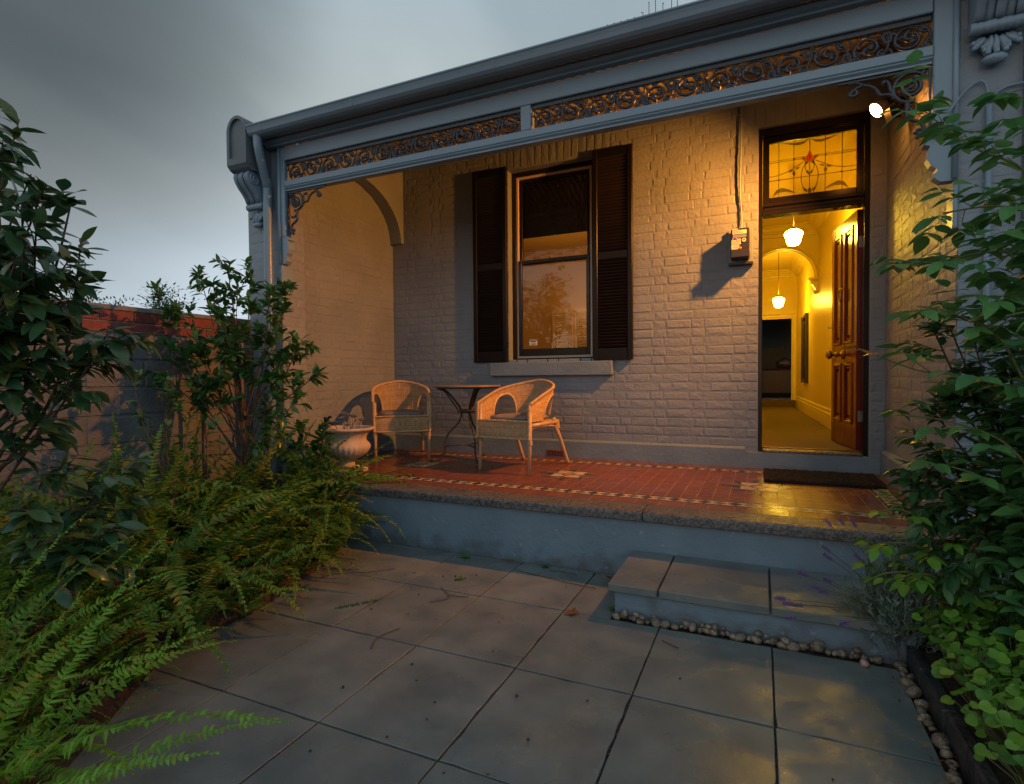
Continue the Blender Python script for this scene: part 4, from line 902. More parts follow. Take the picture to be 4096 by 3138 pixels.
# cast iron lace: one scroll unit, repeated
UL, UH = .362, .158
def scroll_unit():
    g = G(); h = UH
    def tb(pts, r=.0088, sm=5, rs=None):
        rs = (rs[0] * 1.45, rs[1] * 1.45) if rs else None
        P = smooth_path([(a, 0, b) for a, b in pts], sm); m = len(P)
        rr = [ (rs[0] + (rs[1] - rs[0]) * i / (m - 1)) for i in range(m)] if rs else r
        g.tube(P, rr, 6, oval=1.25, up=(0, 1, 0))
    def leaf(a, b, ang, ln, w):
        c, s = math.cos(ang), math.sin(ang)
        g.blob((a + c * ln / 2, 0, b + s * ln / 2), ln * .58, .010, w * .62, 8, 6, .35, Matrix.Rotation(-ang, 3, 'Y'), a * 9)
    for f, off in ((1, 0), (-1, UL / 2)):
        Z = lambda z: h / 2 + f * z
        def Q(pts): return [(off + a, Z(b)) for a, b in pts]
        # big scroll circle with its curl and acanthus tip
        sp = [(UL / 4 + (x), z) for x, z in spiral(0, -.002, .066, .030, R(215), R(-95), 26)]
        tb(Q(sp), rs=(.0072, .005), sm=2)
        sp2 = [(UL / 4 + x, z) for x, z in spiral(.004, -.016, .030, .012, R(-100), R(-330), 14)]
        tb(Q(sp2), rs=(.0095, .0065), sm=2)
        leaf(off + UL / 4 + .006, Z(-.006), f * R(60), .032, .026); leaf(off + UL / 4 - .018, Z(-.030), f * R(150), .030, .020); leaf(off + UL / 4 + .030, Z(-.012), f * R(30), .026, .018)
        # stem sweeping on to the next scroll
        tb(Q([(UL / 4 - .055, -.036), (UL / 4 - .03, -.066), (UL / 4 + .02, -.072), (UL / 4 + .066, -.052), (UL / 4 + .088, -.012), (UL / 4 + .092, .034), (UL / 4 + .108, .062)]), .0066)
        # loop at the crossing
        lo = [(UL / 2 - .004 + .017 * math.cos(t), .036 + .034 * math.sin(t)) for t in [2 * PI * i / 14 for i in range(14)]]
        g.tube([(off + a, 0, Z(b)) for a, b in lo], .0064, 6, closed=True, oval=1.25, up=(0, 1, 0))
        leaf(off + UL / 2 + .012, Z(.058), f * R(-25), .034, .022); leaf(off + UL / 2 - .022, Z(.060), f * R(200), .026, .018)
        # small curl under the scroll
        tb(Q([(UL / 2 - .03 + x, -.050 + z) for x, z in spiral(0, 0, .022, .007, R(60), R(420), 16)]), rs=(.0055, .0045), sm=2)
        g.blob((off + UL / 2 - .03, 0, Z(-.050)), .009, .010, .009, 8, 6)
        tb(Q([(UL / 2 - .052, -.056), (UL / 2 - .075, -.074), (UL / 2 - .10, -.074)]), .005)
        tb(Q([(UL / 4 - .004, .066), (UL / 4 + .01, .076), (UL / 4 + .03, .0775)]), .005)
        # second little tendril and buds filling the gaps
        tb(Q([(UL / 4 + .075, .070), (UL / 4 + .062, .050), (UL / 4 + .070, .030), (UL / 4 + .085, .034)]), rs=(.0045, .0038)); g.blob((off + UL / 4 + .083, 0, Z(.036)), .008, .009, .008, 7, 5)
        tb(Q([(UL / 4 - .085, .074), (UL / 4 - .075, .052), (UL / 4 - .085, .030), (UL / 4 - .10, .026)]), rs=(.0045, .0038)); leaf(off + UL / 4 + .050, Z(-.040), f * R(-40), .030, .018); leaf(off + UL / 4 + .085, Z(.0), f * R(100), .030, .014)
        leaf(off + UL / 4 - .03, Z(.066), f * R(25), .034, .014)
        leaf(off + UL / 4 - .058, Z(.020), f * R(20), .024, .016); leaf(off + UL / 4 - .062, Z(-.012), f * R(-10), .022, .016)
    return g
sm_ = meshdata(scroll_unit(), 'scroll', 'lace')
for fx0, fx1 in ((bx0 + .004, mx0 - .002), (mx1 + .002, bx1 - .004)):
    g = G(); g.cbox(fx0, fx1, BY - .006, BY + .022, 3.064, 3.0925, .003); fr = g.build('frieze', 'lace', house)
    n = 6; k = (fx1 - fx0) / n
    for i in range(n): inst('scroll', sm_, fr, T(fx0 + i * k, BY + .010, 2.9245) @ Matrix.Diagonal((k / UL, 1, .90, 1)))
# corner brackets
def bracket(sx, x, label):
    g = G(); z = 2.8345
    g.box(min(x, x + sx * .42), max(x, x + sx * .42), BY - .002, BY + .022, z - .010, z - .0005); g.box(min(x, x + sx * .012), max(x, x + sx * .012), BY - .0022, BY + .0222, z - .41, z - .0102)
    b = g.build('corner_bracket', 'lace', house); b['label'] = label
    yy = BY + .010
    def tb(pts, rs=(.0075, .006), sm=4):
        P = smooth_path([(x + sx * a, yy, z - c) for a, c in pts], sm); m = len(P)
        q = G(); q.tube(P, [1.3 * (rs[0] + (rs[1] - rs[0]) * i / (m - 1)) for i in range(m)], 6, oval=1.2, up=(0, 1, 0)); q.build('scroll', 'lace', b)
    tb(spiral(.088, .088, .016, .050, R(0), R(620), 44), (.006, .0085), 1)
    tb([(.088 + .076 * math.cos(t), .088 + .076 * math.sin(t)) for t in [R(-150 + 14 * i) for i in range(19)]], (.0085, .008), 1)
    tb([(.155, .125), (.175, .085), (.185, .045), (.205, .030), (.215, .045)]); tb([(.150, .130), (.185, .105), (.222, .100), (.245, .062), (.29, .034), (.34, .045), (.365, .07)] , (.0075, .0065))
    tb(spiral(.345, .062, .022, .007, R(0), R(400), 16), (.0075, .006), 1); tb([(.30, .034), (.33, .014), (.375, .012)])
    tb([(.105, .165), (.10, .19), (.075, .215), (.045, .215)]); tb([(.095, .165), (.105, .21), (.092, .25), (.05, .275), (.030, .31), (.045, .345), (.060, .36)], (.0075, .0065))
    tb(spiral(.045, .335, .022, .007, R(0), R(-400), 16), (.0075, .006), 1); tb([(.03, .30), (.016, .34), (.014, .38)])
    for a, c, r in ((.205, .036, .013), (.16, .128, .012), (.36, .062, .012), (.055, .355, .012), (.045, .215, .011), (.02, .395, .012), (.10, .168, .013), (.088, .088, .014), (.03, .02, .014)):
        q = G(); q.blob((x + sx * a, yy, z - c), r, .012, r, 8, 6, .3, None, a * 7); q.build('boss', 'lace', b)
bracket(1, bx0 + .002, 'small iron corner bracket beside the downpipe'); bracket(-1, bx1 - .002, 'iron corner bracket beside the flood lamp')

# downpipe on the left pier
g = G(); P = smooth_path([(-3.80, 3.345, 3.245), (-3.80, 3.350, 3.16), (-3.815, 3.40, 3.02), (-3.838, 3.46, 2.90), (-3.845, 3.475, 2.78), (-3.845, 3.475, 2.0), (-3.845, 3.475, .2)], 5)
g.tube(P, .036, 18); dp = g.build('downpipe', 'gutter', house)
for z in (2.88, 1.75, .75):
    g = G(); g.lathe([(.0375, z), (.0385, z + .004), (.0385, z + .03), (.0375, z + .034)], 18, (-3.845, 3.475, 0)); g.build('pipe_collar', 'gutter', dp)
    if z < 2: g = G(); g.box(-3.852, -3.838, 3.50, 3.549, z + .008, z + .026); g.build('pipe_bracket', 'gutter', dp)

# parapet end block and consoles on the party walls
def end_block(xc, w, label):
    zb, zt = 3.03, 3.30; r = w / 2; y0 = 3.29
    out = [(xc - r, zb), (xc + r, zb), (xc + r, zt)] + [(xc + r * math.cos(t), zt + 1.15 * r * math.sin(t)) for t in [PI * i / 14 for i in range(1, 14)]] + [(xc - r, zt)]
    inn = [(xc + (a - xc) * .74, zb + .055 + (z - zb) * .80) for a, z in out]
    g = G(); n = len(out)
    vs = [(a, y0, z) for a, z in out] + [(a, y0, z) for a, z in inn] + [(a, y0 + .022, z) for a, z in inn] + [(a, 3.62, z) for a, z in out]
    g.add(vs, [(i, (i + 1) % n, n + (i + 1) % n, n + i) for i in range(n)] + [(n + i, n + (i + 1) % n, 2 * n + (i + 1) % n, 2 * n + i) for i in range(n)] + [tuple(range(2 * n, 3 * n))] + [((i + 1) % n, i, 3 * n + i, 3 * n + (i + 1) % n) for i in range(n)])
    b = g.build('parapet_block', 'dark_paint', house); 
    if label: b['label'] = label
    g = G(); g.prism([(min(a, -3.945), z) for a, z in out], 3.6205, 5.36, 'xz'); g.build('parapet', 'dark_paint', house)
    g = G(); g.prism([(3.29, 3.0295), (3.315, 3.0), (3.345, 2.985), (3.60, 2.985), (3.60, 3.0295)], xc - r + .002, xc + r - .002, 'yz'); g.build('block_moulding', 'dark_paint', b)
end_block(-3.985, .225, 'rounded grey parapet block with sunk panel')
def console(xc, w, ztop, name_label):
    """fluted scroll bracket with beaded roll and leafy drop"""
    body = [(3.548, ztop), (3.36, ztop), (3.335, ztop - .02), (3.330, ztop - .05), (3.345, ztop - .085), (3.375, ztop - .125), (3.415, ztop - .165), (3.44, ztop - .20), (3.455, ztop - .23), (3.548, ztop - .23)]
    g = G(); n = 5; p = w / n
    for i in range(n):
        a = xc - w / 2 + i * p
        k = .0 if i % 2 == 0 else .012
        q = [(y + (k if j not in (0, 9) else 0), z) for j, (y, z) in enumerate(body)]
        m = 5
        for t in range(m):
            u0, u1 = t / m, (t + 1) / m
            b0, b1 = .016 * math.sin(PI * u0), .016 * math.sin(PI * u1)
            for (A, B) in zip(q[:-1], q[1:]):
                s0 = 0 if A is q[0] else 1; s1 = 0 if B is q[-1] else 1
                g.add([(a + p * u0, A[0] - b0 * s0, A[1]), (a + p * u1, A[0] - b1 * s0, A[1]), (a + p * u1, B[0] - b1 * s1, B[1]), (a + p * u0, B[0] - b0 * s1, B[1])], [(0, 1, 2, 3)], True)
    for xx in (xc - w / 2, xc + w / 2): g.add([(xx, y, z) for y, z in body], [tuple(range(len(body)))])
    c = g.build('console', 'paint', house, fix=True); c['label'] = name_label
    for s in (-1, 1):
        g = G(); g.tube([(xc + s * (w / 2 + .002), 3.40 + a, ztop - .06 + b) for a, b in spiral(0, 0, .055, .008, R(90), R(90 + s * 0 + 560), 26)], .007, 6); g.build('volute', 'paint', c)
    zr = ztop - .255
    prof = []; L_ = w * 1.12
    for i in range(33):
        u = i / 32; rr = .026 + .006 * abs(math.sin(u * PI * 4)) - (.004 if i in (4, 12, 20, 28) else 0)
        prof.append((rr, xc - L_ / 2 + L_ * u))
    g = G(); g.lathe(prof, 14, (0, 3.478, zr), 'x'); g.build('beaded_roll', 'paint', c)
    g = G()
    for j, (ln, sp, yo) in enumerate(((.060, 1.15, .0), (.075, .8, -.010), (.088, .4, -.018))):
        for u in (-1, -.5, 0, .5, 1):
            if j == 2 and abs(u) == 1: continue
            an = u * sp; c_ = Vector((xc + math.sin(an) * ln * .55 + u * w * .18, 3.515 + yo, zr - .035 - math.cos(an) * ln * .6))
            g.blob(c_, .017, .022, ln * .55, 8, 8, .35, Matrix.Rotation(-an, 3, 'Y'), j * 3 + u)
            g.blob(c_ + Vector((math.sin(an) * ln * .4, -.016, -math.cos(an) * ln * .4)), .013, .013, .013, 7, 5, .3)
    g.blob((xc, 3.50, zr - .15), .055, .034, .026, 10, 7, .25); g.build('acanthus_drop', 'paint', c)
console(-3.985, .17, 2.984, 'fluted console under the parapet block'); console(1.045, .20, 3.19, 'fluted console with leafy drop on the right pier')
# bird spikes on the gutter edge
bs = thing('bird_spike_strip', 'row of thin upright bird spikes along the roof edge', 'bird spikes', (-.72, 3.62, 3.37))
g = G(); g.box(-.95, -.45, 3.60, 3.64, 3.354, 3.362); g.build('base_strip', 'plastic_black', bs)
for i, h in enumerate((.18, .18, .18, .18, .18, .20, .25, .27, .22, .26, .28)):
    x = -.93 + i * .045; g = G(); g.tube([(x, 3.62, 3.36), (x + rnd.uniform(-.01, .01), 3.62, 3.36 + h)], .0022, 5); g.blob((x, 3.62, 3.36 + h), .004, .004, .004, 6, 4); g.build('spike', 'plastic_black', bs)

# ---------------------------------------------------------------- electric meter, cables, conduits, flood lamp
mt = thing('electric_meter', 'black electricity meter with white labels on a painted board beside the door', 'meter', (-.17, WY, 2.24))
g = G(); g.cbox(-.272, -.072, WY - .045, WY - .007, 2.235, 2.53, .004); g.build('meter_board', 'paint', mt)
g = G(); g.prism([(WY - .008, 2.234), (WY - .075, 2.234), (WY - .075, 2.216), (WY - .008, 2.212)], -.272, -.071, 'yz'); g.build('drip_ledge', 'frame_dark', mt)
g = G(); g.cbox(-.248, -.100, WY - .155, WY - .0455, 2.326, 2.512, .008); g.build('meter_case', 'plastic_black', mt)
g = G(); g.cbox(-.250, -.098, WY - .190, WY - .0455, 2.252, 2.3255, .008); g.build('terminal_cover', 'plastic_black', mt)
yf = WY - .1565
def plate(nm, x0, x1, za, zb, mat, dd=0): g = G(); g.box(x0, x1, yf - dd, yf + .001 - dd, za, zb); return g.build(nm, mat, mt)
plate('name_label', -.234, -.122, 2.462, 2.494, 'plastic_white'); plate('display', -.232, -.124, 2.430, 2.456, 'lcd'); plate('rating_label', -.242, -.168, 2.372, 2.412, 'plastic_white'); plate('owner_label', -.242, -.180, 2.332, 2.368, 'plastic_white')
plate('top_sticker', -.240, -.190, 2.500, 2.508, 'plastic_white', .0)
for x in (-.233, -.203): g = G(); g.blob((x, yf - .001, 2.424), .0045, .003, .0045, 8, 6); g.build('indicator_light', 'led', mt)
for x in (-.190, -.176): g = G(); g.lathe([(.008, -.004), (.008, 0)], 12, (x, yf, 2.412), 'y'); g.build('button', 'plastic_white', mt)
g = G(); g.lathe([(.016, -.006), (.016, 0)], 18, (-.142, yf, 2.406), 'y'); pt = g.build('optical_port', 'plastic_white', mt)
g = G(); g.box(-.149, -.135, yf - .0075, yf - .006, 2.400, 2.412); g.build('port_window', 'plastic_black', pt)
for z in (2.485, 2.478, 2.470): plate('printed_line', -.228, -.15 if z < 2.48 else -.17, z - .0012, z + .0012, 'frame_dark', .0008)
for z in (2.402, 2.394, 2.386, 2.378): plate('printed_line', -.238, -.175, z - .001, z + .001, 'frame_dark', .0008)
for z in (2.358, 2.350, 2.342): plate('printed_line', -.225 if z > 2.355 else -.238, -.184, z - .001, z + .001, 'frame_dark', .0008)
g = G(); g.blob((-.172, yf - .006, 2.338), .012, .006, .010, 8, 6, .3); g.build('orange_seal', 'seal', mt)
g = G(); g.tube(smooth_path([(-.165, WY - .012, 3.74), (-.172, WY - .022, 3.45), (-.176, WY - .028, 3.1), (-.182, WY - .022, 2.9), (-.165, WY - .020, 2.62), (-.168, WY - .04, 2.535), (-.165, WY - .05, 2.515)], 6), .0075, 8)
tag(g.build('meter_cable', 'paint', None, origin=(-.17, WY, 2.6)), 'painted cable running down the wall into the meter', 'cable')
# flood lamp fixed to the right side wall
lp0 = Vector((.728, 4.67, 3.10)); ldir = Vector((-.74, -.27, -.60)).normalized(); bdir = Vector((-.885, .03, -.46)).normalized()
fl = thing('flood_lamp', 'lit flood lamp with black holder fixed under the verandah roof beside the door', 'lamp', (XR, 4.74, 3.14))
q = ldir.to_track_quat('Z', 'Y').to_matrix()
def along(prof, n=22, caps=False):
    a = G(); a.lathe(prof, n, caps=caps); b = G(); b.add([lp0 + q @ p for p in a.v], a.f, True); return b
along([(.002, -.004), (.030, -.003), (.052, -.004)], 24).build('lamp_face', 'bulb', fl)
along([(.0525, -.003), (.0555, -.004), (.057, -.014), (.050, -.035), (.036, -.062), (.024, -.085)]).build('reflector', 'cream', fl)
along([(.026, -.085), (.029, -.088), (.029, -.15), (.024, -.165)], 22, True).build('lamp_holder', 'plastic_black', fl)
g = G(); g.tube([lp0 + q @ Vector((0, 0, -.15)), Vector((XR - .05, 4.745, 3.16)), Vector((XR - .02, 4.75, 3.16))], .012, 8); g.build('arm', 'plastic_black', fl)
g = G(); g.lathe([(.045, 0), (.045, .018), (.03, .03)], 18, (XR - .032, 4.75, 3.16), 'x'); g.build('wall_plate', 'plastic_black', fl)
g = G(); c_ = Vector((XR - .10, 4.60, 3.03)); q3 = Matrix.Rotation(R(20), 3, 'Z') @ Matrix.Rotation(R(-15), 3, 'Y')
qb = G(); qb.cbox(-.03, .03, -.04, .04, -.045, .045, .006); g.add([c_ + q3 @ p for p in qb.v], qb.f); g.build('motion_sensor', 'plastic_black', fl)
sp = bpy.data.objects.new('flood_lamp_beam', bpy.data.lights.new('flood_lamp_beam', 'SPOT')); COL.objects.link(sp); sp.parent = fl
sp.location = (lp0 + ldir * .012) - Vector((XR, 4.74, 3.14)); sp.rotation_euler = bdir.to_track_quat('-Z', 'Y').to_euler()
sp.data.energy = 800; sp.data.spot_size = R(122); sp.data.spot_blend = 1.0; sp.data.color = (1.0, 0.315, 0.042); sp.data.shadow_soft_size = 0.045
spill = bpy.data.objects.new('flood_lamp_spill', bpy.data.lights.new('flood_lamp_spill', 'POINT')); COL.objects.link(spill); spill.parent = fl
spill.location = (lp0 + ldir * .02) - Vector((XR, 4.74, 3.14)); spill.data.energy = 6.5; spill.data.color = (1.0, 0.315, 0.042); spill.data.shadow_soft_size = 0.03
# conduits on the right pier
g = G(); g.tube(smooth_path([(.80, BY - .045, 2.44), (.86, BY - .05, 2.56), (.93, BY - .03, 2.66), (.985, BY - .02, 2.70), (1.015, BY - .02, 2.685), (1.028, BY - .02, 2.62), (1.03, BY - .02, 2.58)], 6), .0055, 8)
tag(g.build('lamp_cable', 'paint', None, origin=(.95, BY, 2.5)), 'thin painted cable looping from the pier to the verandah post', 'cable')
g = G(); g.tube([(1.03, BY - .022, 2.585), (1.03, BY - .022, .12)], .0135, 12); cd = g.build('conduit', 'paint', None, origin=(1.03, BY, .12)); tag(cd, 'painted electrical conduit running down the right pier', 'conduit')
for z in (2.40, 1.4, .7):
    g = G(); g.lathe([(.0145, z), (.017, z + .003), (.017, z + .016), (.0145, z + .019)], 12, (1.03, BY - .022, 0)); g.build('saddle', 'paint', cd)
    g = G(); g.box(.990, 1.016, BY - .012, BY - .006, z, z + .016); g.build('saddle_lug', 'paint', cd)
g = G(); g.tube(smooth_path([(1.03, BY - .024, 2.58), (1.06, BY - .02, 2.63), (1.12, BY - .018, 2.655), (1.20, BY - .03, 2.65)], 6), .005, 8)
tag(g.build('house_cable', 'paint', None, origin=(1.1, BY, 2.6)), 'thin painted cable running right from the conduit top', 'cable')
g = G(); g.tube([(1.20, BY - .05, 3.6), (1.20, BY - .05, .05)], .030, 14); np_ = g.build('neighbour_downpipe', 'pipe_cream', None, origin=(1.2, BY - .05, .05)); tag(np_, 'cream downpipe on the neighbouring house beyond the pier', 'downpipe')
nh = thing('neighbouring_house', 'dark front of the neighbouring house beyond the right pier', 'house', (1.9, 3.7, 0))
g = G(); g.box(1.17, 5.2, 3.62, 3.9, 0, 4.2); nw = g.build('wall', 'fence_grey', nh)

# door mat
g = G(); g.cbox(.02, .815, 4.635, 5.17, FZ + .001, FZ + .028, .006); mat_ = tag(g.build('door_mat', 'mat', None, origin=(.42, 4.9, FZ)), 'thick black coir door mat on the tiles before the open door', 'door mat')
import bmesh
bm = bmesh.new(); bm.from_mesh(mat_.data); bmesh.ops.subdivide_edges(bm, edges=[e for e in bm.edges if e.calc_length() > .3], cuts=60, use_grid_fill=True)
for v in bm.verts:
    v.co.x += rnd.uniform(-.003, .003); v.co.y += rnd.uniform(-.003, .003)
    if v.co.z > .02: v.co.z += rnd.uniform(-.006, .005)
bm.to_mesh(mat_.data); bm.free()
# two-slab step below the verandah
st_ = thing('garden_step', 'low painted step topped with bluestone slabs below the verandah', 'step', (-.1, 3.08, 0))
g = G(); g.box(-.692, .60, 2.805, 3.376, -.02, .1285); g.build('step_base', 'riser', st_)
sx_ = [-.726, -.469, .040, .56]
for a, b in zip(sx_[:-1], sx_[1:]):
    g = G(); g.cbox(a + .004, b - .005, 2.775, 3.372, .129, .170 + rnd.uniform(-.001, .001), .004); g.build('step_slab', 'slab', st_)

# ---------------------------------------------------------------- wicker chairs
def make_chair(label):
    t = thing('wicker_armchair', label, 'chair', (0, 0, 0), 'wicker armchairs on the verandah')
    S0 = .44
    def zr(u): a = abs(u - .5) / .5; return .79 - .20 * a ** 1.35
    def plan(u, z):
        k = (z - .42) / .37; w = .268 + .022 * k; b = .262 + .085 * k
        if u < .195: x, y, n = -w, -.272 + .272 * u / .195, (-1, 0)
        elif u < .805:
            a = PI - PI * (u - .195) / .61; x, y, n = w * math.cos(a), b * math.sin(a), (math.cos(a), math.sin(a))
        else: x, y, n = w, -.272 * (u - .805) / .195, (1, 0)
        return Vector((x, y, z)), Vector((n[0], n[1], 0))
    UC, HU = .262, .098
    def zh(u):
        uu = u if u < .5 else 1 - u; d = (uu - UC) / HU
        return S0 + .004 + (zr(u) - .062 - S0) * (1 - abs(d) ** 2.4) ** .5 if abs(d) < 1 else None
    NS, K = 62, 40
    g = G()
    for k in range(K):
        f = (k + .5) / K; runp = []
        for i in range(2 * NS + 1):
            u = i / (2 * NS); z = S0 + f * (zr(u) - S0); h = zh(u)
            if h is not None and z < h:
                if len(runp) > 2: g.tube(runp, .0034, 4, cap=False)
                runp = []; continue
            p, n = plan(u, z); s_ = math.sin(PI * (i / 2 + k)) if i % 2 else 0
            off = .0034 * (1 if ((i // 2 + k) % 2 == 0) else -1) * (1 if i % 2 == 0 else 0)
            runp.append(p + n * off)
        if len(runp) > 2: g.tube(runp, .0034, 4, cap=False)
    g.build('woven_shell', 'wicker', t, fix=False)
    g = G()
    for i in range(NS + 1):
        u = i / NS; lo = zh(u) or S0; a, _ = plan(u, lo); b, _ = plan(u, zr(u)); g.tube([a, (a + b) / 2, b], .0030, 4, cap=False)
    g.build('stakes', 'wicker', t, fix=False)
    # front apron
    g = G()
    for k in range(17):
        z = .303 + k * .0084; P = []
        for i in range(41):
            x = -.262 + .524 * i / 40; y = -.274 - .012 * (1 - (x / .262) ** 2)
            off = .0036 * (1 if ((i // 2 + k) % 2 == 0) else -1) * (1 if i % 2 == 0 else 0); P.append((x, y + off, z))
        g.tube(P, .0036, 4, cap=False)
    for i in range(21):
        x = -.262 + .524 * i / 20; y = -.274 - .012 * (1 - (x / .262) ** 2); g.tube([(x, y, .298), (x, y, .446)], .0036, 4, cap=False)
    g.build('woven_apron', 'wicker', t, fix=False)
    def braid(path, r, nm):
        g = G(); P = smooth_path(path, 3); m = len(P); L_ = sum((P[i + 1] - P[i]).length for i in range(m - 1)); turns = L_ / .05
        g.tube(P, r * .75, 6)
        for ph in (0, 2 * PI / 3, 4 * PI / 3):
            q = []; acc = 0; M_ = max(m, int(turns * 8)); a = None
            for i in range(M_ + 1):
                s = i / M_ * (m - 1); j = min(int(s), m - 2); p = P[j].lerp(P[j + 1], s - j); tg = (P[j + 1] - P[j]).normalized()
                if a is None: a = tg.orthogonal().normalized()
                a = (a - tg * a.dot(tg)).normalized(); b = tg.cross(a); w = ph + 2 * PI * turns * i / M_
                q.append(p + r * .62 * (math.cos(w) * a + math.sin(w) * b))
            g.tube(q, r * .58, 5, cap=False)
        return g.build(nm, 'wicker', t, fix=False)
    braid([plan(i / 40, zr(i / 40))[0] for i in range(41)], .0135, 'braided_rim')
    for s in (-1, 1): braid([(s * .270, -.278, zr(0)), (s * .271, -.284, .45), (s * .268, -.285, .295)], .0125, 'braided_edge')
    braid([(-.262, -.286, .447), (0, -.290, .449), (.262, -.286, .447)], .0085, 'braided_edge'); braid([(-.262, -.282, .299), (0, -.290, .298), (.262, -.282, .299)], .0065, 'braided_edge')
    # arm hole rims
    for side in (0, 1):
        P = []
        for i in range(33):
            a = -1 + 2 * i / 32; uu = UC + HU * .995 * math.copysign(abs(math.sin(a * PI / 2)), a); u = uu if side == 0 else 1 - uu
            P.append(plan(u, zh(u) or S0)[0])
        g = G(); g.tube(P, .0095, 8); g.build('arm_hole_rim', 'rattan', t)
    for s in (-1, 1):
        g = G(); g.tube([(s * .262, -.250, zr(0) - .01), (s * .262, -.252, .30), (s * .258, -.272, .0)], .0155, 10); lg = g.build('front_leg', 'rattan', t)
        g = G()
        for k in range(5): g.tube([(s * .262 + .0172 * math.cos(w), -.2545 + .0172 * math.sin(w), .245 + k * .008) for w in [j * PI / 5 for j in range(10)]], .004, 5, closed=True)
        g.build('cane_binding', 'wicker', lg)
        g = G(); g.tube(smooth_path([(s * .245, .180, .445), (s * .243, .205, .415), (s * .240, .240, .35), (s * .245, .33, .19), (s * .250, .435, .0)], 4), .0165, 10); lg = g.build('rear_leg', 'rattan', t)
        g = G()
        for k in range(9):
            z = .36 + k * .0085; g.tube([(s * .242 + .020 * math.cos(w), .232 - (.36 - .425 + k * .008) * .2 + .020 * math.sin(w), z) for w in [j * PI / 5 for j in range(10)]], .0045, 5, closed=True)
        g.build('cane_binding', 'wicker', lg)
        g = G(); g.tube([(s * .258, -.25, .408), (s * .252, -.02, .412), (s * .243, .225, .412)], .0185, 10); g.build('side_rail', 'rattan', t)
        g = G(); g.tube(smooth_path([(s * .252, -.243, .20), (s * .252, -.238, .33), (s * .250, -.19, .385), (s * .248, .13, .385), (s * .243, .22, .345), (s * .244, .31, .21)], 5), .008, 8); g.build('brace', 'rattan', t)
    g = G(); g.tube([(-.24, .225, .385), (.24, .225, .385)], .014, 8); g.build('cross_rail', 'rattan', t)
    g = G(); g.tube([(-.255, -.245, .40), (.255, -.245, .40)], .014, 8); g.build('cross_rail', 'rattan', t)
    g = G(); n = 40; ring = [(.255 * math.copysign(abs(math.cos(w)) ** .6, math.cos(w)), -.01 + .25 * math.copysign(abs(math.sin(w)) ** .6, math.sin(w))) for w in [2 * PI * i / n for i in range(n)]]
    g.prism(ring, .418, .436, 'xy'); g.build('woven_seat', 'wicker', t)
    # cushion: a soft rounded pad
    g = G(); vs = []; nu, nv = 36, 9
    for j in range(nv + 1):
        a = -PI / 2 + PI * j / nv; rr = math.cos(a) ** .45 if math.cos(a) > 0 else 0; zz_ = math.copysign(abs(math.sin(a)) ** .8, a)
        for i in range(nu):
            w = 2 * PI * i / nu; cx_ = math.copysign(abs(math.cos(w)) ** .55, math.cos(w)); cy_ = math.copysign(abs(math.sin(w)) ** .55, math.sin(w))
            px, py = .228 * rr * cx_, -.02 + .225 * rr * cy_
            vs.append((px, py, .464 + .027 * zz_ * (1 + .25 * mnoise.noise(Vector((px * 7, py * 7, 0)))) + (.010 * mnoise.noise(Vector((px * 11 + 4, py * 11, 1))) if zz_ > .3 else 0)))
    g.add(vs, [(j * nu + i, j * nu + (i + 1) % nu, (j + 1) * nu + (i + 1) % nu, (j + 1) * nu + i) for j in range(nv) for i in range(nu)], True)
    cu_ = tag(g.build('seat_cushion', 'cushion', None, origin=(0, 0, .436)), 'x', 'cushion', 'brown seat cushions')
    return t, cu_
chair, cush = make_chair('wicker armchair in the corner between the urn and the table')
def copy_tree(o, parent=None):
    c = o.copy(); COL.objects.link(c); c.parent = parent
    for ch in list(o.children): copy_tree(ch, c)
    return c
chair2 = copy_tree(chair); cush2 = cush.copy(); COL.objects.link(cush2)
def put(c, k, x, y, a):
    c.location = (x, y, FZ + .001); c.rotation_euler = (0, 0, R(a)); k.rotation_euler = (0, 0, R(a)); k.location = (x, y, FZ + .001 + .436)
put(chair, cush, -3.395, 4.72, 38); put(chair2, cush2, -1.985, 4.57, -10)
chair2['label'] = 'wicker armchair facing the garden below the window sill'
cush['label'] = 'brown grey cushion on the wicker chair beside the urn'; cush2['label'] = 'brown grey cushion on the wicker chair below the window'

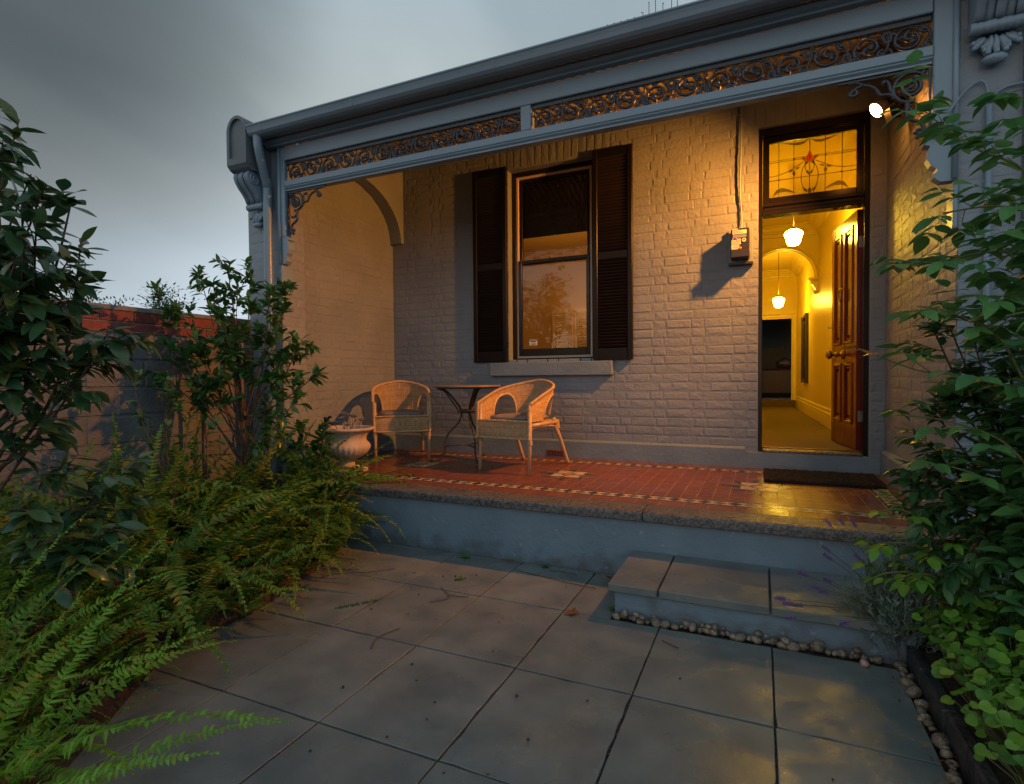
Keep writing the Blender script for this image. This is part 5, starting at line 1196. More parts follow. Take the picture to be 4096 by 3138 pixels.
# ---------------------------------------------------------------- bistro table
tb_ = thing('bistro_table', 'round table on three curved wrought iron legs between the wicker chairs', 'table', (-2.655, 4.79, FZ))
tx, ty = -2.655, 4.79
g = G(); g.lathe([(.31, FZ + .728), (.331, FZ + .729), (.335, FZ + .735), (.335, FZ + .742), (.329, FZ + .747), (.01, FZ + .748)], 56, (tx, ty, 0)); g.build('table_top', 'table_top', tb_)
g = G(); g.tube([(tx + .3 * math.cos(w), ty + .3 * math.sin(w), FZ + .722) for w in [2 * PI * i / 40 for i in range(40)]], .006, 6, closed=True); g.build('top_ring', 'iron', tb_)
for a in (216, 318, 88):
    c, s = math.cos(R(a)), math.sin(R(a))
    prof = [(.27, .718), (.235, .712), (.19, .68), (.12, .60), (.068, .52), (.058, .45), (.095, .37), (.175, .29), (.215, .21), (.222, .13), (.232, .07), (.27, .025), (.318, .014), (.345, .024)]
    g = G(); g.tube(smooth_path([(tx + r * c, ty + r * s, FZ + z) for r, z in prof], 5), .0095, 8); lg = g.build('leg', 'iron', tb_)
    g = G(); g.tube(smooth_path([(tx + r * c, ty + r * s, FZ + z) for r, z in [(.29, .716), (.22, .69), (.155, .60), (.10, .52), (.085, .47)]], 5), .0075, 7); g.build('upper_scroll', 'iron', lg)
    g = G(); g.blob((tx + .345 * c, ty + .345 * s, FZ + .0145), .015, .015, .014, 10, 7); g.build('foot', 'iron', lg)
    g = G(); g.tube([(tx + r * c, ty + r * s, FZ + .155) for r in (0, .08, .15, .222)], .0065, 7); g.blob((tx + .222 * c, ty + .222 * s, FZ + .155), .014, .014, .014, 10, 7); g.build('stretcher', 'iron', tb_)
g = G(); g.lathe([(.070, FZ + .478), (.074, FZ + .479), (.074, FZ + .507), (.070, FZ + .508)], 24, (tx, ty, 0)); g.build('collar', 'iron', tb_)

# ---------------------------------------------------------------- urn, succulents, hose
ux, uy = -3.25, 3.72
ur = thing('stone_urn', 'pale gadrooned stone urn on a square base at the verandah corner', 'urn', (ux, uy, FZ))
g = G(); q = G(); q.cbox(-.14, .14, -.14, .14, FZ + .001, FZ + .055, .010); rz = Matrix.Rotation(R(14), 3, 'Z'); g.add([rz @ p + Vector((ux, uy, 0)) for p in q.v], q.f); g.build('base', 'urn', ur)
prof = [(.10, .0555), (.112, .062), (.108, .075), (.082, .09), (.066, .112), (.070, .128), (.085, .135), (.135, .155), (.178, .188), (.200, .225), (.203, .25), (.193, .268), (.176, .285), (.170, .305), (.174, .33), (.190, .355), (.214, .375), (.236, .384), (.240, .394), (.236, .404), (.220, .407), (.206, .398), (.196, .375), (.19, .36), (.01, .355)]
g = G(); g.lathe([(r, FZ + z) for r, z in prof], 112, (ux, uy, 0), rib=lambda i, w: 1 + (.045 * (abs(math.cos(14 * w)) ** .6 - .5) if 7 <= i <= 9 else (.02 * (abs(math.cos(14 * w)) - .5) if i in (6, 10) else 0))); g.build('bowl', 'urn', ur)
g = G(); g.lathe([(.001, FZ + .372), (.10, FZ + .378), (.186, FZ + .366)], 24, (ux, uy, 0), caps=False); tag(g.build('urn_soil', 'soil', ur))
def leaf_g(L_, W_, seg=5, fold=.22, curl=.18, tip=1.0, wave=0.0, base=.06, bend=0.0):
    """leaf along +x, upper side +z, folded along its midrib; a few quads"""
    g = G(); vs = []
    for i in range(seg + 1):
        t = i / seg; w = W_ / 2 * max(.0, math.sin(PI * (t ** tip))) ** .85
        if i == 0: w = W_ * base
        if i == seg: w = W_ * .012
        x = L_ * t; z = -curl * L_ * t * t; y = bend * L_ * t * t
        vs += [(x, y - w, z + fold * w + wave * W_ * math.sin(5 * t)), (x, y, z), (x, y + w * .94, z + fold * w * .8 - wave * W_ * math.sin(5 * t + 1))]
    fs = []
    for i in range(seg): a = 3 * i; fs += [(a, a + 3, a + 4, a + 1), (a + 1, a + 4, a + 5, a + 2)]
    return g.add(vs, fs, True)
def aim(p, d, up=Vector((0, 0, 1)), roll=0, s=1):
    """matrix with local x along d and local z as near as can be to up"""
    x = Vector(d).normalized(); y = Vector(up).cross(x)
    if y.length < 1e-4: y = Vector((0, 1, 0)).cross(x)
    y.normalize(); z = x.cross(y)
    m = Matrix(((x.x, y.x, z.x, p[0]), (x.y, y.y, z.y, p[1]), (x.z, y.z, z.z, p[2]), (0, 0, 0, 1)))
    return m @ Matrix.Rotation(roll, 4, 'X') @ Matrix.Scale(s, 4)
sl = meshdata(leaf_g(.052, .032, 4, .35, -.15, .9), 'fleshy_leaf', 'leaf_succulent')
for k, (dx_, dy_, dz_, sc_) in enumerate([(.02, -.06, .08, 1), (.09, -.03, .11, 1.05), (.05, .04, .10, .9), (-.02, .0, .12, .95), (.14, .04, .07, 1), (.0, .10, .06, .8), (.10, -.10, .04, .85), (-.08, -.05, .05, .8)]):
    p0 = Vector((ux + dx_ * .7, uy + dy_ * .7, FZ + .374)); p1 = Vector((ux + dx_, uy + dy_, FZ + .385 + dz_))
    s_ = thing('succulent', 'dusty pink rosette succulent growing in the stone urn', 'succulent', p0, 'rosette succulents in the urn')
    g = G(); g.tube([p0 - Vector((0, 0, .01)), (p0 + p1) / 2 + Vector((.006, 0, 0)), p1], .005, 6); g.build('stem', 'leaf_succulent', s_)
    for i in range(13):
        a = i * 2.4; e = .15 + .09 * i; d = Vector((math.cos(a) * math.cos(e), math.sin(a) * math.cos(e), math.sin(e))); inst('fleshy_leaf', sl, s_, aim(p1, d, Vector((-math.cos(a) * math.sin(e), -math.sin(a) * math.sin(e), math.cos(e))), 0, sc_ * (1.05 - .03 * i)))
hn = thing('hose_nozzle', 'black and blue trigger spray nozzle standing behind the urn rim', 'hose nozzle', (-3.42, 3.66, FZ + .37))
hx_, hy_, hz_ = -3.415, 3.655, FZ + .375
g = G(); g.lathe([(.018, hz_), (.021, hz_ + .004), (.020, hz_ + .03), (.016, hz_ + .035)], 14, (hx_, hy_, 0)); g.build('tail', 'plastic_black', hn)
g = G(); g.lathe([(.0165, hz_ + .0352), (.021, hz_ + .038), (.021, hz_ + .056), (.0155, hz_ + .062)], 14, (hx_, hy_, 0)); g.build('collar', 'plastic_blue', hn)
g = G(); g.lathe([(.014, hz_ + .0622), (.013, hz_ + .10), (.016, hz_ + .103), (.016, hz_ + .115), (.008, hz_ + .12)], 14, (hx_, hy_, 0)); g.build('barrel', 'plastic_black', hn)
g = G(); g.tube(smooth_path([(hx_ + .012, hy_, hz_ + .075), (hx_ + .03, hy_, hz_ + .08), (hx_ + .032, hy_, hz_ + .105), (hx_ + .05, hy_, hz_ + .122), (hx_ + .066, hy_, hz_ + .115)], 4), .006, 6, oval=1.8); g.tube([(hx_ + .012, hy_, hz_ + .07), (hx_ + .06, hy_, hz_ + .07), (hx_ + .085, hy_, hz_ + .06)], .008, 6, oval=1.5); g.build('trigger', 'plastic_black', hn)
g = G(); g.tube(smooth_path([(-3.88, 3.44, .95), (-3.83, 3.42, .90), (-3.72, 3.46, .85), (-3.60, 3.55, .80), (-3.50, 3.62, .74), (-3.44, 3.655, .72), (-3.418, 3.657, .765), (-3.415, 3.655, FZ + .38)], 6), .009, 8)
tag(g.build('garden_hose', 'hose', None, origin=(-3.6, 3.5, .8)), 'green garden hose curving from the downpipe to the urn', 'hose')
sp_ = thing('garden_tap', 'dark standpipe tap beside the painted fence behind the shrub', 'tap', (-3.97, 2.93, 0))
g = G(); g.tube([(-3.97, 2.93, -.01), (-3.97, 2.93, 1.06)], .016, 10); g.build('standpipe', 'plastic_black', sp_)
g = G(); g.tube(smooth_path([(-3.97, 2.93, 1.06), (-3.97, 2.92, 1.09), (-3.955, 2.90, 1.105), (-3.935, 2.875, 1.095), (-3.93, 2.87, 1.06)], 4), .017, 10); g.build('spout', 'plastic_black', sp_)
g = G(); g.lathe([(.01, 1.11), (.01, 1.13), (.026, 1.132), (.026, 1.142), (.008, 1.146)], 12, (-3.955, 2.90, 0)); g.build('tap_handle', 'plastic_black', sp_)

# ---------------------------------------------------------------- left boundary wall
FX = -4.15; FT = 1.585
fence = thing('boundary_wall', 'dark grey painted block garden wall along the fern bed', 'wall', (FX, 1.5, 0))
g = G(); g.box(FX - .11, FX - .004, -2.5, 3.548, -.02, FT - .004); fb = g.build('wall_core', 'fence_grey', fence)
g = G(); k = 0; z = 0
def block_me(w, h, seed):
    q = random.Random(seed); j = lambda s=.003: q.uniform(-s, s); g = G(); e = .007
    vs = [(-.004, -w / 2, -h / 2), (-.004, w / 2, -h / 2), (-.004, w / 2, h / 2), (-.004, -w / 2, h / 2)] + [(.004 + j(.002), a * (w / 2 - e) + j(), b * (h / 2 - e) + j()) for a, b in ((-1, -1), (1, -1), (1, 1), (-1, 1))]
    g.add(vs, [(0, 1, 5, 4), (1, 2, 6, 5), (2, 3, 7, 6), (3, 0, 4, 7), (4, 5, 6, 7)]); return g
bms = [meshdata(block_me(.39, .185, i), 'block', 'fence_grey') for i in range(4)]
for r in range(8):
    y = -.6 + (.2 if r % 2 else 0)
    while y < 3.2:
        inst('block', bms[rnd.randrange(4)], fb, T(FX, y + .2, .098 + r * .198)); y += .4
g = G(); g.cbox(FX - .115, FX + .006, -2.5, 3.548, FT - .0035, FT + .004, .001); g.build('wall_top', 'fence_grey', fence)
# neighbour's red brick wall standing just behind it
rw = thing('red_brick_wall', 'weathered red brick wall rising behind the grey garden wall', 'wall', (-4.36, 1.5, 0))
g = G(); g.box(-4.50, -4.306, -1.5, 4.6, -.02, 1.752); rc = g.build('wall_core', 'mortar', rw)
def rb_me(w, h, seed):
    q = random.Random(seed); g = G(); g.cbox(-.01, .006 + q.uniform(-.002, .003), -w / 2, w / 2, -h / 2, h / 2, .004); return g
rms = [meshdata(rb_me(.226, .073, i), 'brick', 'brick_red') for i in range(3)]
stuff = G()
for r in range(21):
    z = .045 + r * .0833; y = -1.4 + (.118 if r % 2 else 0)
    while y < 4.4:
        if r >= 17 and 0.4 < y < 4.0: inst('brick', rms[rnd.randrange(3)], rc, T(-4.304, y + .118, z))
        else: stuff.cbox(-4.314, -4.298, y + .005, y + .231, z - .0365, z + .0365, .004)
        y += .2365
tag(stuff.build('brickwork', 'brick_red', rc, fix=False), kind='stuff')
g = G(); g.cbox(-4.515, -4.29, -1.5, 4.6, 1.7525, 1.79, .006); g.build('wall_capping', 'mortar', rw)

# ---------------------------------------------------------------- plants
def place_leaves(t, leaves, variants, mat, most=300, name='leaf'):
    """the leaves nearest the camera as single parts that share meshes, the rest joined"""
    mes = [meshdata(v, name, mat) for v in variants]
    leaves.sort(key=lambda l: (l[0].translation - EYE).length)
    rest = G()
    for i, (mw, k) in enumerate(leaves):
        if i < most: inst(name, mes[k % len(mes)], t, mw)
        else:
            v = variants[k % len(variants)]; rest.add([mw @ p for p in v.v], v.f, True)
    if rest.v: tag(rest.build('foliage', mat, t, fix=False), kind='stuff')
def rv(s=1.0): return Vector((rnd.uniform(-s, s), rnd.uniform(-s, s), rnd.uniform(-s, s)))
def twig_leaves(path, leaves, n, size, droop=.35, spread=1.0, start=.25, nv=4, whorl=False):
    m = len(path)
    for i in range(n):
        t = start + (1 - start) * (i + rnd.uniform(0, .6)) / n; t = min(t, 1); s = t * (m - 1); j = min(int(s), m - 2)
        p = path[j].lerp(path[j + 1], s - j); tg = (path[j + 1] - path[j]).normalized()
        side = tg.cross(Vector((0, 0, 1)))
        if side.length < .05: side = Vector((1, 0, 0))
        side.normalize(); a = (1 if i % 2 else -1) * rnd.uniform(.4, 1.1) * spread
        if whorl: q = Matrix.Rotation(rnd.uniform(0, 2 * PI), 3, tg); side = q @ side; a = abs(a)
        d = (tg * rnd.uniform(.4, .9) + side * a + Vector((0, 0, -droop * rnd.uniform(.4, 1.6))) + rv(.18)).normalized()
        upv = (Vector((0, 0, 1)) + rv(.45)).normalized()
        leaves.append((aim(p, d, upv, rnd.uniform(-.4, .4), size * rnd.uniform(.72, 1.15)), rnd.randrange(nv)))
def bush(t, base, fork, tips, leaves, size, stem_r=.014, twigs=4, per=7, tl=.16, droop=.35, mat='bark', bend=.06, main_leaves=5, nv=4, whorl=False):
    base = Vector(base); fork = Vector(fork)
    g = G(); g.tube(smooth_path([base, base.lerp(fork, .5) + rv(.02), fork], 4), [stem_r * (1.25 - .35 * i / 8) for i in range(9)], 8); tr = g.build('trunk', mat, t)
    for tip in tips:
        tip = Vector(tip); st0 = base.lerp(fork, rnd.uniform(.55, 1)); mid = st0.lerp(tip, .5) + rv(bend) + Vector((0, 0, -bend * .3))
        P = smooth_path([st0, mid, tip], 6); m = len(P)
        g = G(); g.tube(P, [stem_r * .55 * (1 - .75 * i / (m - 1)) for i in range(m)], 6); g.build('branch', mat, tr)
        twig_leaves(P, leaves, main_leaves, size, droop, 1, .5, nv, whorl)
        twig_leaves(P, leaves, 6, size * .9, droop * .6, .9, .93, nv, True)
        for k in range(twigs):
            gg = G()
            s = rnd.uniform(.45, .98) * (m - 1); j = min(int(s), m - 2); p = P[j].lerp(P[j + 1], s - j); tg = (P[j + 1] - P[j]).normalized()
            d = (tg * .6 + rv(.9) + Vector((0, 0, .15))).normalized(); e = p + d * tl * rnd.uniform(.5, 1.1)
            Q = smooth_path([p, p.lerp(e, .5) + rv(.012), e], 3); gg.tube(Q, [stem_r * .16, stem_r * .14, stem_r * .13, stem_r * .12, stem_r * .11, stem_r * .09, stem_r * .08][:len(Q)], 5)
            twig_leaves(Q, leaves, per, size, droop, 1, .2, nv, whorl)
            gg.build('twig', mat, tr)

# big camellia at the left edge
cam_v = [leaf_g(1, .46, 5, .20, .10, .92, .02, bend=.06), leaf_g(1, .40, 5, .38, .30, .95, .03, bend=-.08), leaf_g(1, .50, 5, .12, .20, .9, .04, bend=.03), leaf_g(1, .42, 5, .30, -.06, 1.0, .03, bend=-.04), leaf_g(.9, .44, 5, .45, .42, .9, .02, bend=.10), leaf_g(1.08, .40, 5, .16, .12, .95, .035)]
T1 = [(-2.56, 1.15, 2.3), (-2.45, 1.2, 2.22), (-2.34, 1.1, 2.07), (-2.38, 1.2, 2.0), (-2.31, 1.3, 1.93), (-2.2, 1.15, 1.90), (-2.23, 1.1, 1.84), (-2.35, 1.35, 1.79), (-2.24, 1.25, 1.68), (-2.14, 1.1, 1.77), (-2.36, 1.35, 1.62), (-2.30, 1.5, 1.42), (-2.36, 1.6, 1.40), (-2.27, 1.35, 1.32), (-2.36, 1.2, 1.30), (-2.40, 1.1, 1.24), (-2.36, 1.3, 1.22), (-2.30, 1.0, 1.51), (-2.28, 1.1, 1.54), (-2.34, 1.2, 1.44), (-2.36, 1.05, 1.41), (-2.5, 1.25, 1.95), (-2.5, 1.2, 1.7), (-2.55, 1.3, 1.5), (-2.6, 1.2, 2.1)]
T1 = [tuple(EYE + (Vector(p) - EYE) * .95 + Vector((-.14, -.02, .02))) for p in T1]
cm1 = thing('camellia_tree', 'dark glossy camellia tree reaching over the fern bed', 'tree', (-2.95, 1.1, 0)); lv1 = []
bush(cm1, (-2.95, 1.1, -.02), (-2.85, 1.12, 1.2), T1, lv1, .104, .017, 4, 7, .13, .6, nv=6, bend=.09)
place_leaves(cm1, lv1, cam_v, 'leaf_camellia')
cm2 = thing('low_camellia', 'low dark camellia with broad leaves growing among the ferns', 'shrub', (-2.75, 1.35, 0)); lv2 = []
bush(cm2, (-2.75, 1.35, -.02), (-2.72, 1.36, .5), [(-2.54, 1.5, .84), (-2.45, 1.3, .80), (-2.51, 1.5, .73), (-2.37, 1.3, .65), (-2.49, 1.15, .74), (-2.44, 1.1, .66), (-2.62, 1.3, .90), (-2.35, 1.2, .58)], lv2, .10, .014, 5, 7, .14, .5, nv=6)
place_leaves(cm2, lv2, cam_v, 'leaf_camellia')
# shrub by the downpipe
SH = [(-4.09, 3.0, 2.13), (-3.88, 3.1, 2.14), (-3.51, 3.0, 2.05), (-4.44, 2.9, 1.95), (-4.09, 2.8, 1.78), (-3.29, 3.1, 1.97), (-3.16, 3.0, 1.76), (-2.9, 2.9, 1.52), (-2.76, 2.9, 1.28), (-2.83, 2.8, 1.13), (-3.17, 2.9, 1.27), (-3.79, 2.9, 1.98), (-3.29, 2.8, 1.75), (-3.92, 2.8, 1.65), (-3.46, 2.7, 1.71), (-3.2, 2.9, 1.84), (-3.87, 2.7, 1.42), (-4.12, 2.7, 1.54), (-3.69, 2.8, 1.17), (-4.1, 2.7, 1.28), (-3.77, 3.1, 1.95), (-3.08, 3.0, 1.45), (-3.65, 2.9, 1.62), (-3.5, 2.85, 1.55)]
def inside(p):
    p = Vector(p)
    if p.x < -3.98: k = -3.98 / p.x; p = EYE + (p - EYE) * k
    return tuple(p)
sh = thing('leafy_shrub', 'bright green leafy shrub with reddish stems beside the downpipe', 'shrub', (-3.6, 2.95, 0)); lv3 = []
sh_v = [leaf_g(1, .46, 4, .22, .15, .85), leaf_g(1, .42, 4, .30, .25, .9), leaf_g(1, .5, 4, .15, .1, .85)]
bush(sh, (-3.6, 2.95, -.02), (-3.55, 2.95, 1.0), [inside(p) for p in SH], lv3, .078, .014, 9, 10, .115, .15, bend=.05, main_leaves=6, nv=3, whorl=True)
place_leaves(sh, lv3, sh_v, 'leaf_shrub')
sh2 = thing('young_shrub', 'small green shrub growing between the ferns and the grey wall', 'shrub', (-3.5, 2.35, 0)); lv4 = []
bush(sh2, (-3.5, 2.35, -.02), (-3.5, 2.35, .6), [(-3.6, 2.4, 1.25), (-3.35, 2.3, 1.15), (-3.75, 2.3, 1.1), (-3.45, 2.45, 1.0), (-3.2, 2.4, .95), (-3.65, 2.2, 1.3)], lv4, .066, .010, 3, 7, .12, .15, nv=3, whorl=True)
place_leaves(sh2, lv4, sh_v, 'leaf_shrub')
sh3 = thing('glossy_shrub', 'low glossy shrub pressing against the urn and verandah edge', 'shrub', (-3.05, 3.22, 0)); lv5 = []
bush(sh3, (-3.05, 3.22, -.02), (-3.08, 3.2, .35), [(-3.2, 3.3, .72), (-3.05, 3.25, .80), (-2.98, 3.2, .62), (-3.3, 3.25, .85), (-2.9, 3.2, .45), (-3.15, 3.1, .6), (-3.35, 3.15, .65), (-3.1, 3.3, .88)], lv5, .080, .010, 7, 9, .12, .15, nv=3, whorl=True)
place_leaves(sh3, lv5, sh_v, 'leaf_shrub')

# ---- sword ferns
def frond_g(L_, W_, e0, e1, n, seed, ragged=.12):
    q = random.Random(seed); g = G(); P = []; p = Vector((0, 0, 0)); m = 14; sw = q.uniform(-.35, .35)
    for i in range(m + 1):
        P.append(p.copy()); t = i / m; e = e0 + (e1 - e0) * t ** 1.2; h = sw * t * t
        p = p + Vector((math.cos(e) * math.cos(h), math.cos(e) * math.sin(h), math.sin(e))) * (L_ / m)
    g.tube(P, [.0028 * (1 - .7 * i / m) for i in range(m + 1)], 4, cap=False)
    for k in range(n):
        t = .10 + .89 * k / (n - 1); s = t * m; j = min(int(s), m - 1); a = P[j].lerp(P[j + 1], s - j); tg = (P[j + 1] - P[j]).normalized()
        side = Vector((0, 0, 1)).cross(tg)
        if side.length < .05: side = Vector((0, 1, 0))
        side.normalize(); up = tg.cross(side)
        pr = (min(1, .45 + t * 2.2) if t < .25 else 1) * (1 - max(0, t - .45) / .55 * .88) ; bw = L_ * .89 / n * .40
        for s_ in (1, -1):
            ln = W_ / 2 * pr * q.uniform(1 - ragged * 1.3, 1.08)
            if q.random() < ragged * .25: continue
            if q.random() < ragged * .3: ln *= .5
            d = (side * s_ + tg * q.uniform(.1, .5) + up * q.uniform(-.22 - 2 * ragged, .28 + ragged)).normalized(); c = a + d * ln
            r = up * (.002)
            v = [a - tg * bw * .9, a + tg * bw, a + d * ln * .55 + tg * bw * 1.05 + up * ln * .06, c - up * ln * .10 + tg * bw * .5, a + d * ln * .55 - tg * bw * .75 + up * ln * .06]
            if s_ < 0: v = v[::-1]
            g.add(v, [(0, 1, 2, 3, 4)], False)
    return g
fr_me = [meshdata(frond_g(.68 + .06 * (i % 5), .106 + .008 * (i % 3), R(72 - 5 * (i % 4)), R(-18 - 9 * (i % 5)), 42, 40 + i), 'frond', 'leaf_fern') for i in range(10)]
pale_me = [meshdata(frond_g(.62 + .07 * (i % 4), .088 + .008 * (i % 3), R(66 - 6 * (i % 4)), R(5 - 12 * (i % 4)), 36, 140 + i), 'frond', 'leaf_fern_pale') for i in range(7)]
fr_up = [meshdata(frond_g(.66, .095, R(82), R(40 - 10 * i), 44, 80 + i), 'frond', 'leaf_fern') for i in range(4)]
dry_me = [meshdata(frond_g(.6, .075, R(60), R(-40), 36, 90 + i), 'dry_frond', 'leaf_dry') for i in range(2)]
def fern(x, y, n, s, label, lean=None, ups=.15, z=-.01, dry=.10, pale=.06):
    f = thing('sword_fern', label, 'fern', (x, y, z), 'sword ferns in the garden bed')
    for i in range(n):
        a = 2 * PI * (i + rnd.uniform(-.35, .35)) / n
        if lean is not None and rnd.random() < .65: a = lean + rnd.uniform(-1.0, 1.0)
        u = rnd.random(); me = dry_me[rnd.randrange(2)] if u < dry else fr_up[rnd.randrange(4)] if u < dry + ups else pale_me[rnd.randrange(7)] if u > 1 - pale else fr_me[rnd.randrange(10)]
        k = 1.18 * s * rnd.uniform(.6, 1.2)
        mw = T(x + .04 * math.cos(a), y + .04 * math.sin(a), z) @ Matrix.Rotation(a, 4, 'Z') @ Matrix.Rotation(rnd.uniform(-.35, .25), 4, 'Y') @ Matrix.Rotation(rnd.uniform(-.5, .5), 4, 'X') @ Matrix.Scale(k, 4)
        inst('dry_frond' if u < dry else 'frond', me, f, mw)
def edge_x(y):
    pts = [(.6, -1.75), (1.0, -1.98), (1.2, -2.12), (1.56, -2.38), (2.17, -2.43), (2.79, -2.60), (3.37, -2.90)]
    for (a, b), (c, d) in zip(pts[:-1], pts[1:]):
        if a <= y <= c: return b + (d - b) * (y - a) / (c - a)
    return pts[0][1] if y < .6 else pts[-1][1]
rowname = {3.2: 'at the foot of the verandah wall', 2.9: 'below the leafy shrub', 2.6: 'beside the standpipe tap', 2.3: 'around the young shrub', 2.0: 'halfway along the bed', 1.7: 'behind the low camellia', 1.42: 'beside the low camellia', 1.1: 'under the camellia tree'}
placename = ['spilling over the paving', 'second in from the paving', 'third in from the paving', 'farthest from the paving']
lab = {'mid': 'arching green sword fern in the thick of the garden bed', 'edge': 'sword fern spilling its fronds over the paving edge', 'wall': 'upright sword fern against the grey garden wall', 'near': 'pale green sword fern leaning over the near end of the paving'}
for y, offs in ((3.2, (.10, .42, .80)), (2.9, (.12, .45, .85, 1.15)), (2.6, (.16, .5, .85, 1.2)), (2.3, (.16, .5, .85, 1.2)), (2.0, (.14, .45, .8, 1.2)), (1.7, (.14, .45, .8, 1.15)), (1.42, (.16, .48, .85)), (1.1, (.35, .70))):
    for i, o in enumerate(offs):
        yy = y + rnd.uniform(-.09, .09); xx = max(edge_x(yy) - o + rnd.uniform(-.05, .05), -3.95)
        fern(xx, yy, 17 if i < 2 else 14, (.60 if i == 0 else 1.05 + .10 * i) * (1.0 if y > 1.6 else .85), 'arching sword fern ' + rowname[y] + ', ' + placename[i], R(-35) if i == 0 else None, .05 if i == 0 else .22)
for x, y, sc_, lb in ((-3.12, 3.26, 1.0, 'upright sword fern hiding the foot of the urn'), (-2.92, 3.12, .9, 'bushy sword fern at the left end of the verandah riser'), (-3.3, 3.05, 1.15, 'tall sword fern between the urn and the leafy shrub'), (-2.75, 2.95, .75, 'broad sword fern nearest the riser on the paving side')): fern(x, y, 18, sc_, lb, None, .3)
for y in (.9, 1.35, 1.8, 2.25): fern(-3.92, y, 12, 1.2, lab['wall'], 0, .5)
nearlab = ['pale green sword fern in the middle of the clump at the path end', 'pale green sword fern beside the camellia tree trunk at the path end', 'pale green sword fern reaching out over the path-end slabs', 'pale green sword fern nearest the grey wall at the path end', 'smallest pale sword fern, farthest out on the path-end slabs']
# the clump at the near end of the path
for qi, (x, y, n, s, l) in enumerate(((-2.16, .84, 11, .80, .75), (-2.42, 1.0, 12, .85, .8), (-1.92, .58, 9, .80, .65), (-2.6, .86, 12, .9, .7), (-1.66, .46, 7, .66, .9))):
    fern(x, y, n, s, nearlab[qi], l, .12, -.01, .12, .75)
reach_me = [meshdata(frond_g(1.0, .085 + .014 * (i % 3), R(12 + 9 * (i % 4)), R(-12 - 9 * (i % 4)), 50 + 4 * i, 200 + i, ragged=.25), 'frond', 'leaf_fern_pale' if i % 3 else 'leaf_fern') for i in range(7)]
rf = thing('sword_fern', 'long-fronded pale sword fern stretching its tips out across the slabs', 'fern', (-1.85, .62, 0), 'sword ferns in the garden bed')
for i, tip in enumerate([(-1.458, 1.05, .407), (-1.198, 1.15, .313), (-1.0, 1.0, .295), (-1.807, 1.35, .747), (-1.865, 1.25, .707), (-1.659, 1.3, .372), (-1.903, 1.0, .542), (-1.66, .95, .414), (-1.888, 1.15, .546), (-1.105, .9, .283), (-1.501, 1.0, .28), (-1.72, 1.12, .33)]):
    b0 = Vector((-1.85 + .08 * math.sin(i * 2.1), .62 + .06 * math.cos(i * 1.7), .02 + .03 * (i % 3))); d = Vector(tip) - b0
    inst('frond', reach_me[i % 7], rf, aim(b0, d, Vector((0, 0, 1)) + rv(.35), rnd.uniform(-.3, .3), d.length))
rf2 = thing('sword_fern', 'long-fronded pale sword fern growing beneath the low camellia', 'fern', (-2.35, .9, 0), 'sword ferns in the garden bed')
for i, tip in enumerate([(-2.157, 1.0, .699), (-2.05, 1.25, .62), (-2.0, 1.35, .48), (-1.92, 1.3, .38), (-2.1, 1.5, .45), (-1.85, 1.1, .25), (-1.8, 1.25, .22), (-2.25, 1.4, .6), (-1.95, 1.0, .3), (-2.2, 1.2, .72)]):
    b0 = Vector((-2.35 + .07 * math.sin(i * 2.1), .86 + .06 * math.cos(i * 1.7), .02 + .03 * (i % 3))); d = Vector(tip) - b0
    inst('frond', reach_me[(i + 3) % 7], rf2, aim(b0, d, Vector((0, 0, 1)) + rv(.35), rnd.uniform(-.3, .3), d.length * 1.05))
# strappy grass tuft at the verandah foot
tf = thing('grass_tuft', 'tuft of thin arching strap leaves at the foot of the verandah wall', 'grass', (-2.98, 3.28, 0))
for i in range(26):
    a = rnd.uniform(0, 2 * PI); d = rnd.uniform(.06, .16); h = rnd.uniform(.08, .2); g = G()
    P = smooth_path([(-2.98, 3.28, 0), (-2.98 + .4 * d * math.cos(a), 3.28 + .4 * d * math.sin(a), h), (-2.98 + d * math.cos(a), 3.28 + d * math.sin(a), h * .8), (-2.98 + 1.4 * d * math.cos(a), 3.28 + 1.4 * d * math.sin(a), h * .3)], 3)
    g.tube(P, [.003 * (1.1 - i_ / len(P)) for i_ in range(len(P))], 4, cap=False, oval=.35); g.build('blade', 'leaf_lavender', tf)

# ---- far tree beyond the wall
ft = thing('garden_tree', 'dense green tree beyond the red brick wall', 'tree', (-12.2, 7.2, 0)); lf = []
g = G(); g.tube([(-12.2, 7.2, -.1), (-12.1, 7.2, 1.0), (-12.2, 7.25, 2.2)], [.16, .13, .08], 8); ftr = g.build('trunk', 'bark', ft)
for i in range(26):
    a = rnd.uniform(0, 2 * PI); c = Vector((-12.2 + 1.45 * math.cos(a) * rnd.uniform(.2, 1), 7.2 + 1.3 * math.sin(a) * rnd.uniform(.2, 1), rnd.uniform(1.2, 3.25) ))
    c.z = min(c.z, 3.35 - .25 * ((c.x + 12.2) ** 2 + (c.y - 7.2) ** 2)); g = G(); g.tube([(-12.2, 7.2, 1.1), (Vector((-12.2, 7.2, 1.5)) + c) / 2, c], [.05, .03, .012], 5); g.build('branch', 'bark', ftr)
    for k in range(170):
        d = rv(1).normalized() * rnd.uniform(.05, .40); lf.append((aim(c + d, (d + rv(.2)).normalized() + Vector((0, 0, .1)), Vector((0, 0, 1)) + rv(.5), 0, rnd.uniform(.07, .12)), 0))
place_leaves(ft, lf, [leaf_g(1, .4, 2, .2, .1)], 'leaf_far', 0)

